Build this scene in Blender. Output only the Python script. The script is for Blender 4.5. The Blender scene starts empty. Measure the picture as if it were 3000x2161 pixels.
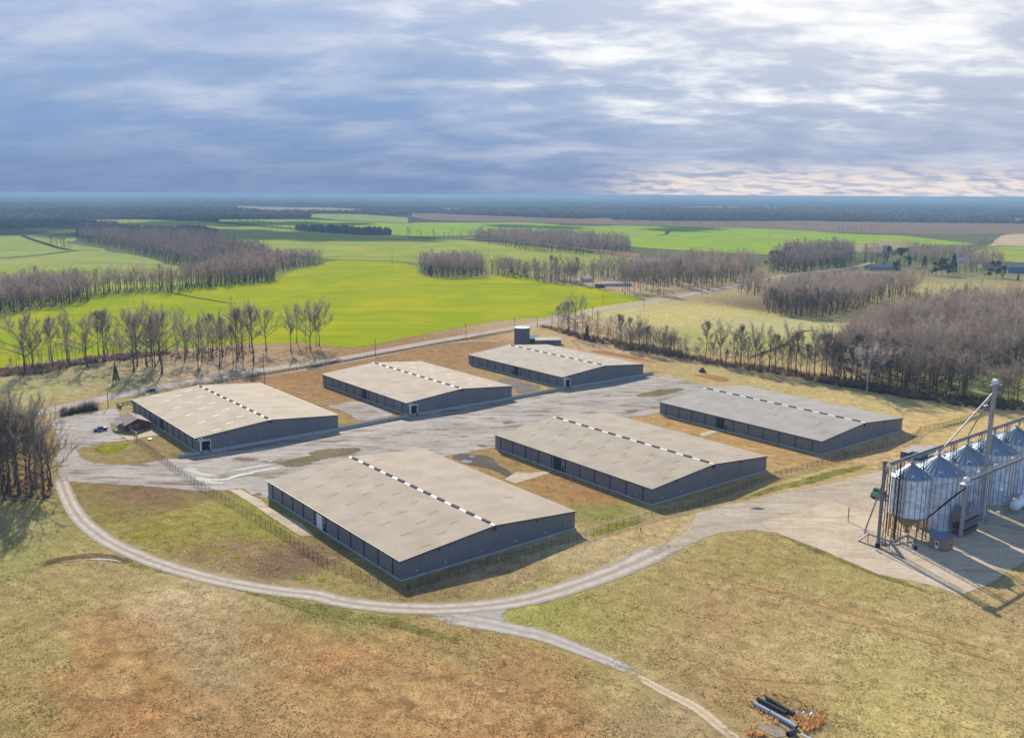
import bpy, bmesh, math, random
import numpy as np
from mathutils import Vector, Matrix
from mathutils.geometry import delaunay_2d_cdt
R = math.radians
rng = np.random.default_rng(7)
random.seed(7)
scene = bpy.context.scene
COL = scene.collection
PI = math.pi

# ------------------------------------------------------------------ camera model (surveyed from the six identical sheds)
CAMZ = 98.6
FPX, PITCH, ROLL = 2617.391, 0.19259898, 0.00502166
_c, _s = math.cos(PITCH), math.sin(PITCH)
_f = np.array([0, _c, -_s]); _u0 = np.array([0, _s, _c]); _r0 = np.array([1., 0, 0])
_r = _r0*math.cos(ROLL)+_u0*math.sin(ROLL); _u = -_r0*math.sin(ROLL)+_u0*math.cos(ROLL)
def G(x, y, z=0.0):
    d = _f+_r*(x-1500)/FPX+_u*(1080.5-y)/FPX
    t = (z-CAMZ)/d[2]
    return np.array([d[0]*t, d[1]*t])
def PR(P):
    d = np.asarray(P, float)-np.array([0, 0, CAMZ])
    w = d@_f
    return 1500+FPX*(d@_r)/w, 1080.5-FPX*(d@_u)/w
def HT(xy, py):
    lo, hi = -5., 120.
    for _ in range(40):
        m = (lo+hi)/2
        if PR((xy[0], xy[1], m))[1] > py: lo = m
        else: hi = m
    return lo
def zm(ox, oy, k): return lambda x, y: (ox+x/k, oy+y/k)
R1 = zm(0, 1050, 2.268); R2 = zm(900, 900, 2.268); R3 = zm(1800, 900, 2.52); R4 = zm(2400, 1050, 2.335)
R5 = zm(0, 550, 2.268); R6 = zm(1000, 550, 2.268); R7 = zm(2000, 550, 2.268); R8 = zm(2000, 1500, 2.268)
BL = zm(0, 1500, 2.268); BM = zm(1000, 1500, 2.268); SS = zm(0, 0, 1)
Z1 = zm(0, 560, 3.78); Z2 = zm(600, 560, 3.78); Z3 = zm(1200, 560, 3.78); Z4 = zm(1800, 560, 3.78); Z5 = zm(2400, 560, 3.78)
Z6 = zm(1600, 740, 3.78); Z7 = zm(0, 860, 4.536); Z8 = zm(500, 860, 4.536); ZH = zm(230, 1150, 6.873); ZC = zm(1440, 900, 4.93)
ZY = zm(500, 1240, 4.536); ZP = zm(2180, 2020, 8.4); ZS = zm(2500, 1500, 8.723); ZD = zm(2680, 1400, 6.81)
def gp(fn, *pts): return [G(*fn(*p)) for p in pts]

TH = 0.67100212
A_ = np.array([math.cos(TH), math.sin(TH)]); B_ = np.array([-math.sin(TH), math.cos(TH)])
WID, LEN, HE, HR = 60.97, 83.4, 5.6, 8.25
FE = dict(A=np.array([-122.3, 334.2]), B=np.array([-47.8, 395.4]), C=np.array([26.1, 455.5]),
          E=np.array([-28.6, 217.2]), F=np.array([45.4, 276.0]), G=np.array([119.9, 334.2]))
DK0 = FE['A']; DK1 = FE['C']+A_*WID
DA = (DK1-DK0)/np.linalg.norm(DK1-DK0); DB = np.array([-DA[1], DA[0]]); DLEN = float(np.linalg.norm(DK1-DK0))
def sstep(a, b, x):
    t = np.clip((x-a)/(b-a), 0, 1); return t*t*(3-2*t)
def HZ(x, y):
    """ground height: the truck yard falls away towards the dock wall"""
    x = np.asarray(x, float); y = np.asarray(y, float)
    s = -((x-DK0[0])*DB[0]+(y-DK0[1])*DB[1]); t = (x-DK0[0])*DA[0]+(y-DK0[1])*DA[1]
    d = np.where(s > 0, 1-sstep(0, 18, s), sstep(-1.2, -0.2, s))
    e = sstep(-14, -5, t)*(1-sstep(DLEN+6, DLEN+18, t))
    return -1.25*d*e

# ------------------------------------------------------------------ colours and materials
def lin(r, g, b, k=1.0):
    f = lambda v: (v/255/12.92 if v/255 <= .04045 else ((v/255+.055)/1.055)**2.4)*k
    return (f(r), f(g), f(b), 1)
KA = 0.62
def al(r, g, b, k=KA): return lin(r, g, b, k)

class NT:
    def __init__(s, name):
        s.m = bpy.data.materials.new(name); s.m.use_nodes = True
        s.t = s.m.node_tree; s.n = s.t.nodes; s.n.clear()
        s.out = s.n.new('ShaderNodeOutputMaterial'); s.b = s.n.new('ShaderNodeBsdfPrincipled')
        s.t.links.new(s.b.outputs[0], s.out.inputs[0])
    def L(s, a, b): s.t.links.new(a, b)
    def inp(s, node, key, v):
        if v is None: return
        if hasattr(v, 'is_linked') or isinstance(v, bpy.types.NodeSocket): s.L(v, node.inputs[key])
        else: node.inputs[key].default_value = v
    def coord(s, kind='Object', scale=(1, 1, 1), rot=0):
        c = s.n.new('ShaderNodeTexCoord'); m = s.n.new('ShaderNodeMapping')
        s.L(c.outputs[kind], m.inputs[0]); m.inputs['Scale'].default_value = scale; m.inputs['Rotation'].default_value = (0, 0, rot)
        return m.outputs[0]
    def noise(s, vec, scale, detail=4, rough=.55, dist=0):
        n = s.n.new('ShaderNodeTexNoise'); s.L(vec, n.inputs['Vector'])
        n.inputs['Scale'].default_value = scale; n.inputs['Detail'].default_value = detail
        n.inputs['Roughness'].default_value = rough; n.inputs['Distortion'].default_value = dist
        return n.outputs['Fac']
    def ramp(s, v, a, b, lo=0., hi=1.):
        m = s.n.new('ShaderNodeMapRange'); s.L(v, m.inputs[0])
        m.inputs[1].default_value = a; m.inputs[2].default_value = b; m.inputs[3].default_value = lo; m.inputs[4].default_value = hi
        m.interpolation_type = 'SMOOTHSTEP'
        return m.outputs[0]
    def math(s, op, a, b=None, clamp=False):
        m = s.n.new('ShaderNodeMath'); m.operation = op; m.use_clamp = clamp
        s.inp(m, 0, a)
        if b is not None: s.inp(m, 1, b)
        return m.outputs[0]
    def mix(s, f, a, b, mode='MIX'):
        m = s.n.new('ShaderNodeMix'); m.data_type = 'RGBA'; m.blend_type = mode
        s.inp(m, 0, f); s.inp(m, 6, a); s.inp(m, 7, b)
        return m.outputs[2]
    def attr(s, name):
        a = s.n.new('ShaderNodeAttribute'); a.attribute_name = name; return a
    def bump(s, h, strength=.5, dist=.1):
        b = s.n.new('ShaderNodeBump'); s.L(h, b.inputs['Height']); b.inputs['Strength'].default_value = strength; b.inputs['Distance'].default_value = dist
        s.L(b.outputs[0], s.b.inputs['Normal'])
    def fin(s, col, rough=.8, metal=0., spec=.3):
        s.inp(s.b, 'Base Color', col); s.inp(s.b, 'Roughness', rough); s.inp(s.b, 'Metallic', metal); s.inp(s.b, 'Specular IOR Level', spec)
        return s.m
    def thin(s, col, fr=.4):
        a = s.n.new('ShaderNodeBsdfDiffuse'); b = s.n.new('ShaderNodeBsdfTranslucent'); m = s.n.new('ShaderNodeMixShader'); m.inputs[0].default_value = fr
        s.inp(a, 'Color', col); s.inp(b, 'Color', col); s.L(a.outputs[0], m.inputs[1]); s.L(b.outputs[0], m.inputs[2]); s.n.remove(s.b); s.L(m.outputs[0], s.out.inputs[0]); return s.m
    def edge(s, vec, scale=.6, lo=.25, hi=.75, amp=.6):
        """ragged border: the sheet breaks up where its own 'edge' distance is small"""
        e = s.attr('edge').outputs['Fac']
        n = s.noise(vec, scale, 4, .6)
        v = s.math('ADD', e, s.math('MULTIPLY', s.math('SUBTRACT', n, .5), amp*2))
        v = s.ramp(v, lo, hi)
        tr = s.n.new('ShaderNodeBsdfTransparent'); mx = s.n.new('ShaderNodeMixShader')
        s.L(v, mx.inputs[0]); s.L(tr.outputs[0], mx.inputs[1]); s.L(s.b.outputs[0], mx.inputs[2]); s.L(mx.outputs[0], s.out.inputs[0])

def simple(name, col, rough=.7, metal=0., var=.15, scale=1.5, spec=.3, kind='Object'):
    t = NT(name); v = t.coord(kind)
    n = t.noise(v, scale, 4, .6)
    c2 = tuple(min(1, x*(1-var*1.6)) for x in col[:3])+(1,); c1 = tuple(min(1, x*(1+var)) for x in col[:3])+(1,)
    return t.fin(t.mix(n, c2, c1), rough, metal, spec)

def grass_mat(name, attr=True, col=None, edge=None, contrast=1.0, streak=True, fine=2.2, green=.16, mow=0):
    t = NT(name); v = t.coord('Object')
    base = t.attr('tone').outputs['Color'] if attr else col
    n1 = t.noise(v, .035, 5, .6, .4); n2 = t.noise(v, .28, 5, .65, .6); n3 = t.noise(v, fine, 4, .75, .8)
    sv = t.coord('Object', (.9, .25, 1), .5); n4 = t.noise(sv, .8, 4, .7, 1.0)
    c = t.mix(t.ramp(n1, .35, .68, 0, green), base, t.mix(1.0, base, (.72, 1.12, .55, 1), 'MULTIPLY'))
    c = t.mix(t.ramp(n2, .5, .66, 0, .85*contrast), c, t.mix(1.0, c, (1.3, 1.3, 1.28, 1), 'MULTIPLY'))
    c = t.mix(t.ramp(n2, .48, .34, 0, .85*contrast), c, t.mix(1.0, c, (.68, .66, .6, 1), 'MULTIPLY'))
    if streak: c = t.mix(t.ramp(n4, .5, .68, 0, .8*contrast), c, t.mix(1.0, c, (1.28, 1.25, 1.2, 1), 'MULTIPLY'))
    n5 = t.noise(v, .085, 4, .6, 1.2); c = t.mix(t.ramp(n5, .5, .66, 0, .6*contrast), c, t.mix(1.0, c, (1.3, 1.25, 1.3, 1), 'MULTIPLY')); c = t.mix(t.ramp(n5, .47, .34, 0, .5*contrast), c, t.mix(1.0, c, (.8, .76, .68, 1), 'MULTIPLY'))
    c = t.mix(t.ramp(n3, .58, .34, 0, .8*contrast), c, t.mix(1.0, c, (.5, .48, .42, 1), 'MULTIPLY'))
    t.bump(t.math('ADD', n3, t.math('MULTIPLY', n2, 1.2)), .6*contrast, .35)
    if mow:
        sx = t.n.new('ShaderNodeSeparateXYZ'); t.L(t.coord('Object', (1, 1, 1), mow), sx.inputs[0])
        u = t.math('ABSOLUTE', t.math('SUBTRACT', t.math('FRACT', t.math('DIVIDE', t.math('ADD', sx.outputs[1], t.math('MULTIPLY', n2, 3.)), 5.5)), .5))
        c = t.mix(t.math('MULTIPLY', t.ramp(u, .3, .48), t.ramp(n5, .4, .6, .0, .55)), c, t.mix(1., c, (.74, .7, .6, 1), 'MULTIPLY'))
    m = t.fin(c, 1., 0, 0.)
    if edge: t.edge(v, *edge)
    return m

def gravel_mat(name, c1, c2, c3, edge=(.5, .25, .75, .6), streak_rot=0., dirt=.5, green=0.):
    t = NT(name); v = t.coord('Object')
    n1 = t.noise(v, .05, 5, .6, .5); n2 = t.noise(v, .5, 5, .7, .5); n3 = t.noise(v, 4, 3, .7)
    sv = t.coord('Object', (.055, .24, 1), streak_rot); n4 = t.noise(sv, 1., 7, .7, .6)
    c = t.mix(t.ramp(n1, .3, .7), c1, c2)
    c = t.mix(t.ramp(n4, .5, .62, 0, dirt), c, c3)
    c = t.mix(t.ramp(n4, .47, .34, 0, .4), c, t.mix(1., c, (1.35, 1.33, 1.3, 1), 'MULTIPLY'))
    if green: c = t.mix(t.math('MULTIPLY', t.ramp(n4, .53, .64, 0, green), t.ramp(n1, .42, .58)), c, al(125, 115, 65))
    c = t.mix(t.ramp(n2, .62, .36, 0, .5), c, t.mix(1., c, (.7, .69, .68, 1), 'MULTIPLY'))
    c = t.mix(t.ramp(n3, .6, .35, 0, .4), c, t.mix(1., c, (.75, .75, .75, 1), 'MULTIPLY'))
    t.bump(t.math('ADD', n3, n2), .3, .1)
    m = t.fin(c, .95, 0, .05)
    if edge: t.edge(v, *edge)
    return m

def track_mat(name, c1, c2, tracks=True, edge=True):
    """gravel lane with pale wheel tracks: 'across' runs -1..1 over the width"""
    t = NT(name); v = t.coord('Object')
    n2 = t.noise(v, .35, 5, .7, .5); n3 = t.noise(v, 4, 3, .7)
    a = t.math('ABSOLUTE', t.math('ADD', t.attr('across').outputs['Fac'], t.math('MULTIPLY', t.math('SUBTRACT', t.noise(v, .12, 3), .5), .3)))
    tr = t.math('MULTIPLY', t.ramp(a, .12, .3), t.ramp(a, .72, .5))
    c = t.mix(t.math('MULTIPLY', tr, t.ramp(n2, .2, .65, .35, 1)) if tracks else t.ramp(n2, .3, .7), c2, c1)
    c = t.mix(t.ramp(n3, .6, .35, 0, .45), c, t.mix(1., c, (.72, .71, .7, 1), 'MULTIPLY'))
    c = t.mix(t.ramp(n2, .6, .35, 0, .4), c, t.mix(1., c, (.78, .76, .74, 1), 'MULTIPLY'))
    t.bump(n3, .3, .08)
    m = t.fin(c, .95, 0, .05)
    if edge: t.edge(v, .7, .2, .8, .9)
    return m

def rib_mat(name, col, axis, pitch, depth=.25, rough=.5, metal=0., var=.1, spec=.4, stain=None, rowlen=0, line=.25):
    """ribbed sheet metal; thin rib lines every PITCH metres along AXIS, faint sheet-to-sheet differences"""
    t = NT(name); c = t.n.new('ShaderNodeTexCoord'); sp = t.n.new('ShaderNodeSeparateXYZ'); t.L(c.outputs['Object'], sp.inputs[0])
    x = sp.outputs[axis]
    f = t.math('FRACT', t.math('DIVIDE', x, pitch))
    tri = t.math('ABSOLUTE', t.math('SUBTRACT', f, .5))
    ln = t.ramp(tri, .5-line, .5)
    idx = t.math('FLOOR', t.math('DIVIDE', x, pitch*1.0))
    wn = t.n.new('ShaderNodeTexWhiteNoise'); wn.noise_dimensions = '1D'; t.L(idx, wn.inputs['W'])
    n = t.noise(c.outputs['Object'], .12, 5, .6); n2 = t.noise(c.outputs['Object'], 1.3, 4, .6)
    cc = t.mix(t.ramp(n, .3, .7), tuple(v*(1-var) for v in col[:3])+(1,), tuple(min(1, v*(1+var)) for v in col[:3])+(1,))
    cc = t.mix(t.math('MULTIPLY', wn.outputs['Value'], .12), cc, t.mix(1., cc, (.7, .7, .7, 1), 'MULTIPLY'))
    cc = t.mix(t.math('MULTIPLY', ln, depth), cc, t.mix(1., cc, (.45, .45, .45, 1), 'MULTIPLY'))
    if stain:
        sv = t.n.new('ShaderNodeMapping'); t.L(c.outputs['Object'], sv.inputs[0]); sv.inputs['Scale'].default_value = stain
        s_ = t.noise(sv.outputs[0], 1., 5, .65)
        cc = t.mix(t.ramp(s_, .55, .75, 0, .35), cc, t.mix(1., cc, (.7, .64, .56, 1), 'MULTIPLY'))
    cc = t.mix(t.ramp(n2, .6, .35, 0, .18), cc, t.mix(1., cc, (.7, .7, .72, 1), 'MULTIPLY'))
    b = t.n.new('ShaderNodeBump'); t.L(tri, b.inputs['Height']); b.inputs['Strength'].default_value = .12; b.inputs['Distance'].default_value = .05
    t.L(b.outputs[0], t.b.inputs['Normal'])
    return t.fin(cc, rough, metal, spec)

M = {}
_d = G(2926, 1914)-G(2044, 1672); M['ground'] = grass_mat('dry grass ground', True, mow=-math.atan2(_d[1], _d[0]), contrast=.9)
M['wheat'] = grass_mat('winter wheat', False, al(150, 190, 22), (.05, .25, .75, .6), .5, True, .8, .25)
# ------------------------------------------------------------------ mesh helpers
def tag(o, label=None, cat=None, group=None, kind=None):
    if label: o['label'] = label
    if cat: o['category'] = cat
    if group: o['group'] = group
    if kind: o['kind'] = kind
    return o
def thing(name, label, cat, loc=(0, 0, 0), rz=0., group=None):
    o = bpy.data.objects.new(name, None); COL.objects.link(o); o.location = loc; o.rotation_euler = (0, 0, rz)
    o.empty_display_size = .5
    return tag(o, label, cat, group)
def link(name, me, parent=None, mat=None):
    o = bpy.data.objects.new(name, me); COL.objects.link(o)
    if parent is not None: o.parent = parent
    if mat is not None:
        me.materials.clear(); me.materials.append(mat)
    return o
class MB:
    """collects boxes, tubes and prisms, then becomes ONE mesh object"""
    def __init__(s): s.v = []; s.f = []
    def add(s, vs, fs):
        k = len(s.v); s.v += [tuple(map(float, p)) for p in vs]; s.f += [tuple(i+k for i in f) for f in fs]; return s
    def box(s, x0, x1, y0, y1, z0, z1):
        return s.add([(x0, y0, z0), (x1, y0, z0), (x1, y1, z0), (x0, y1, z0), (x0, y0, z1), (x1, y0, z1), (x1, y1, z1), (x0, y1, z1)],
                     [(0, 3, 2, 1), (4, 5, 6, 7), (0, 1, 5, 4), (1, 2, 6, 5), (2, 3, 7, 6), (3, 0, 4, 7)])
    def prism(s, prof, axis, a, b):
        """extrude a closed 2-D profile; axis 'y': profile is (x,z); 'x': (y,z); 'z': (x,y)"""
        n = len(prof)
        put = {'y': lambda p, t: (p[0], t, p[1]), 'x': lambda p, t: (t, p[0], p[1]), 'z': lambda p, t: (p[0], p[1], t)}[axis]
        vs = [put(p, a) for p in prof]+[put(p, b) for p in prof]
        return s.add(vs, [tuple(range(n)), tuple(range(2*n-1, n-1, -1))]+[(i, i+n, (i+1) % n+n, (i+1) % n) for i in range(n)])
    def tube(s, p0, p1, r0, r1=None, n=8, cap=True):
        r1 = r0 if r1 is None else r1
        p0 = Vector(p0); p1 = Vector(p1); d = (p1-p0)
        if d.length < 1e-6: return s
        d.normalize(); a = d.orthogonal().normalized(); b = d.cross(a)
        k = len(s.v)
        for p, r in ((p0, r0), (p1, r1)):
            for i in range(n):
                q = p+(a*math.cos(2*PI*i/n)+b*math.sin(2*PI*i/n))*r; s.v.append(tuple(q))
        s.f += [(k+i, k+(i+1) % n, k+n+(i+1) % n, k+n+i) for i in range(n)]
        if cap: s.f += [tuple(k+n-1-i for i in range(n)), tuple(k+n+i for i in range(n))]
        return s
    def bar(s, p0, p1, w, h=None):
        h = h or w
        p0 = Vector(p0); p1 = Vector(p1); d = (p1-p0).normalized(); up = Vector((0, 0, 1)) if abs(d.z) < .95 else Vector((0, 1, 0))
        a = d.cross(up).normalized()*w/2; b = a.normalized().cross(d).normalized()*h/2
        vs = [p+sa*a+sb*b for p in (p0, p1) for sa, sb in ((-1, -1), (1, -1), (1, 1), (-1, 1))]
        return s.add(vs, [(3, 2, 1, 0), (4, 5, 6, 7)]+[(i, (i+1) % 4, (i+1) % 4+4, i+4) for i in range(4)])
    def lathe(s, prof, n=32, c=(0, 0), a0=0., a1=2*PI):
        full = abs(a1-a0-2*PI) < 1e-6; m = n if full else n+1; k = len(s.v)
        for r, z in prof:
            for i in range(m):
                a = a0+(a1-a0)*i/n; s.v.append((c[0]+r*math.cos(a), c[1]+r*math.sin(a), z))
        for j in range(len(prof)-1):
            for i in range(n):
                i2 = (i+1) % m
                s.f.append((k+j*m+i, k+j*m+i2, k+(j+1)*m+i2, k+(j+1)*m+i))
        return s
    def xf(s, mat):
        s.v = [tuple(mat @ Vector(p)) for p in s.v]; return s
    def build(s, name, mat, parent=None, smooth=False, bevel=0):
        me = bpy.data.meshes.new(name); me.from_pydata(s.v, [], s.f)
        bm = bmesh.new(); bm.from_mesh(me); bmesh.ops.recalc_face_normals(bm, faces=bm.faces[:])
        if bevel: bmesh.ops.bevel(bm, geom=bm.edges[:], offset=bevel, segments=2, affect='EDGES', clamp_overlap=True)
        bm.to_mesh(me); bm.free()
        if smooth:
            me.polygons.foreach_set('use_smooth', [True]*len(me.polygons))
            try: me.set_sharp_from_angle(angle=R(40))
            except Exception: pass
        return link(name, me, parent, mat)

def raw_mesh(name, V, F, mat=None, attrs=None, colors=None):
    """numpy triangles -> mesh"""
    V = np.asarray(V, np.float32); F = np.asarray(F, np.int32)
    me = bpy.data.meshes.new(name)
    n = F.shape[1]
    me.vertices.add(len(V)); me.vertices.foreach_set('co', V.ravel())
    me.loops.add(F.size); me.loops.foreach_set('vertex_index', F.ravel())
    me.polygons.add(len(F)); me.polygons.foreach_set('loop_start', np.arange(0, F.size, n, dtype=np.int32))
    me.polygons.foreach_set('loop_total', np.full(len(F), n, np.int32))
    for k, a in (attrs or {}).items():
        at = me.attributes.new(k, 'FLOAT', 'POINT'); at.data.foreach_set('value', np.asarray(a, np.float32))
    for k, a in (colors or {}).items():
        at = me.attributes.new(k, 'FLOAT_COLOR', 'POINT'); at.data.foreach_set('color', np.asarray(a, np.float32).ravel())
    me.update(calc_edges=True); me.validate()
    if mat: me.materials.append(mat)
    return me

# ------------------------------------------------------------------ ground tone (what colour the turf itself has, place by place)
TONE = []
def tone(fn, x, y, r, g, b):
    if y > 1700 and r-b > 78 and r-g > 38: g += 11; b += 6
    if y > 950: m = (r+g+b)/3; r, g, b = (q+(m-q)*.13 for q in (r, g, b))
    TONE.append((*G(*fn(x, y)), *lin(r, g, b, .86)[:3]))
for x, y, c in [(50, 2100, (165, 140, 85)), (300, 1900, (182, 125, 78)), (400, 2050, (178, 122, 76)), (330, 2000, (182, 122, 75)), (100, 1750, (165, 145, 90)), (140, 1920, (165, 145, 88)),
    (550, 1750, (188, 162, 118)), (650, 1950, (175, 145, 102)), (600, 1850, (180, 150, 108)), (800, 2100, (178, 132, 88)), (1000, 1950, (186, 128, 82)), (1300, 2000, (186, 133, 84)),
    (1500, 2100, (185, 128, 80)), (1150, 2080, (184, 130, 85)), (850, 1750, (172, 148, 100)), (830, 1870, (178, 130, 85)), (1200, 1850, (172, 140, 88)), (1400, 1930, (165, 138, 88)), (1500, 1950, (170, 132, 85)), (1100, 1800, (150, 140, 72)),
    (960, 1790, (140, 128, 70)), (1700, 1800, (165, 150, 85)), (1600, 1790, (160, 155, 78)), (1900, 1750, (168, 148, 88)), (2100, 1800, (176, 146, 96)), (2300, 1900, (182, 156, 102)),
    (2600, 1900, (182, 162, 102)), (2900, 1950, (182, 156, 102)), (2200, 2050, (172, 142, 92)), (2700, 2100, (186, 166, 102)), (2000, 2120, (172, 146, 102)), (2500, 1700, (172, 152, 92)),
    (2900, 1800, (178, 152, 102)), (2250, 1640, (165, 145, 85)), (2420, 1780, (178, 150, 100)), (1850, 1950, (172, 148, 95)), (300, 1500, (140, 124, 66)), (500, 1550, (150, 138, 66)), (450, 1450, (135, 106, 76)),
    (700, 1600, (150, 122, 82)), (850, 1650, (130, 102, 78)), (1000, 1700, (160, 140, 82)), (640, 1520, (152, 142, 66)), (760, 1560, (150, 140, 62)), (100, 1550, (165, 150, 95)), (60, 1650, (160, 150, 86)),
    (200, 1650, (172, 147, 97)), (100, 1320, (150, 130, 80)), (1700, 1600, (186, 160, 116)), (1450, 1680, (170, 140, 100)), (1250, 1720, (150, 125, 80)), (1900, 1530, (190, 160, 112)),
    (1600, 1430, (165, 125, 78)), (1500, 1390, (162, 130, 80)), (1750, 1450, (165, 122, 76)), (1800, 1500, (140, 135, 70)), (1950, 1350, (182, 142, 88)), (2150, 1300, (182, 140, 86)), (2300, 1350, (176, 140, 88)),
    (850, 1130, (165, 125, 82)), (900, 1100, (160, 120, 76)), (1250, 1020, (166, 126, 86)), (1350, 1010, (160, 120, 80)), (1150, 1040, (162, 124, 82)), (1600, 990, (188, 156, 112)),
    (1700, 960, (182, 156, 116)), (1800, 1020, (186, 156, 112)), (2000, 1080, (182, 156, 106)), (1950, 1060, (180, 150, 100)), (2300, 1110, (186, 162, 106)), (2600, 1180, (190, 166, 106)), (2800, 1250, (202, 168, 108)),
    (2700, 1320, (195, 160, 110)), (2400, 1400, (182, 156, 100)), (2880, 1230, (200, 168, 110)), (100, 1150, (172, 162, 102)), (300, 1120, (165, 150, 106)), (600, 1080, (176, 152, 120)), (800, 1060, (170, 140, 106)),
    (200, 1180, (172, 150, 98)), (1900, 930, (190, 176, 116)), (2100, 910, (190, 176, 116)), (2300, 960, (186, 176, 116)), (2050, 1000, (172, 166, 92)), (2200, 1000, (175, 170, 95)), (2600, 850, (195, 176, 120)),
    (2800, 860, (195, 176, 116)), (2900, 800, (186, 172, 130)), (1800, 830, (178, 152, 128)), (1950, 840, (172, 150, 118)), (2400, 800, (180, 160, 120)), (2700, 780, (200, 178, 140)),
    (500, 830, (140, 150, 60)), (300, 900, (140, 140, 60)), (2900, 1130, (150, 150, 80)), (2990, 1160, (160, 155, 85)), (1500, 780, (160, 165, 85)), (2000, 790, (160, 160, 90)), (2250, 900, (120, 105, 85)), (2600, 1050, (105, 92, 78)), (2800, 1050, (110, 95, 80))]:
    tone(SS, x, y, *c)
TONE = np.array(TONE)
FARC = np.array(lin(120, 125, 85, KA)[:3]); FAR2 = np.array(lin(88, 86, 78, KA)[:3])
def tone_at(P):
    P = np.asarray(P, float); out = np.zeros((len(P), 3))
    for i in range(0, len(P), 20000):
        q = P[i:i+20000]; d = (q[:, None, 0]-TONE[None, :, 0])**2+(q[:, None, 1]-TONE[None, :, 1])**2
        dist = np.hypot(q[:, 0], q[:, 1])[:, None]
        w = 1/(d/(dist*.05)**2+.15)**2.0
        c = (w@TONE[:, 2:])/w.sum(1)[:, None]
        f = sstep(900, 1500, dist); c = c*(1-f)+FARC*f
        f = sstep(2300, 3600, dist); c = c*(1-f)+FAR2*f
        out[i:i+20000] = c
    return out
def rgba(c): return np.concatenate([c, np.ones((len(c), 1))], 1)

# ------------------------------------------------------------------ ground
def geo(a0, step, g, n):
    o = [a0]
    for i in range(n): step *= g; o.append(o[-1]+step)
    return o
xs = np.arange(-330, 331, 2.2); up = np.array(geo(330, 2.2, 1.085, 87)[1:]); xs = np.concatenate([-up[::-1], xs, up])
ys = np.concatenate([np.arange(40, 620, 2.2), np.array(geo(620, 2.2, 1.045, 150))])
XX, YY = np.meshgrid(xs, ys); P2 = np.stack([XX.ravel(), YY.ravel()], 1)
ZZ = HZ(P2[:, 0], P2[:, 1])
wob = sum(np.sin(P2[:, 0]*k1+P2[:, 1]*k2+p)*a for k1, k2, p, a in [(.11, .05, 1, .05), (-.07, .13, 2, .05), (.31, -.21, .5, .03), (.23, .37, 3, .03)])
ZZ = ZZ+np.where(np.abs(ZZ) < 1e-6, 0, 0)
nx, ny = len(xs), len(ys); ii = np.arange(nx*ny).reshape(ny, nx)
FF = np.stack([ii[:-1, :-1].ravel(), ii[:-1, 1:].ravel(), ii[1:, 1:].ravel(), ii[1:, :-1].ravel()], 1)
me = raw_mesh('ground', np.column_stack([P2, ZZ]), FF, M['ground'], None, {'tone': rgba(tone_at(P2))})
o = link('ground', me); tag(o, 'straw coloured winter grassland around the warehouses', kind='structure')

# ------------------------------------------------------------------ flat sheets lying on the ground
def resample(P, step):
    P = np.asarray(P, float); out = []
    for i in range(len(P)):
        a, b = P[i], P[(i+1) % len(P)]; n = max(1, int(np.linalg.norm(b-a)/step))
        out += [a+(b-a)*j/n for j in range(n)]
    return np.array(out)
def smooth_closed(P, it=2):
    for _ in range(it):
        Q = np.empty((2*len(P), 2)); N = np.roll(P, -1, 0); Q[0::2] = .75*P+.25*N; Q[1::2] = .25*P+.75*N; P = Q
    return P
def inside(P, poly):
    x, y = P[:, 0], P[:, 1]; r = np.zeros(len(P), bool); n = len(poly); j = n-1
    for i in range(n):
        xi, yi = poly[i]; xj, yj = poly[j]
        c = ((yi > y) != (yj > y)); r ^= c & (x < (xj-xi)*(y-yi)/((yj-yi) if yj != yi else 1e-9)+xi); j = i
    return r
def dist_poly(P, poly):
    d = np.full(len(P), 1e18)
    for i in range(len(poly)):
        a = poly[i]; b = poly[(i+1) % len(poly)]; ab = b-a; t = np.clip(((P-a)@ab)/(ab@ab+1e-12), 0, 1)
        q = P-(a+t[:, None]*ab); d = np.minimum(d, (q**2).sum(1))
    return np.sqrt(d)
LAY = [0]
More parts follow.
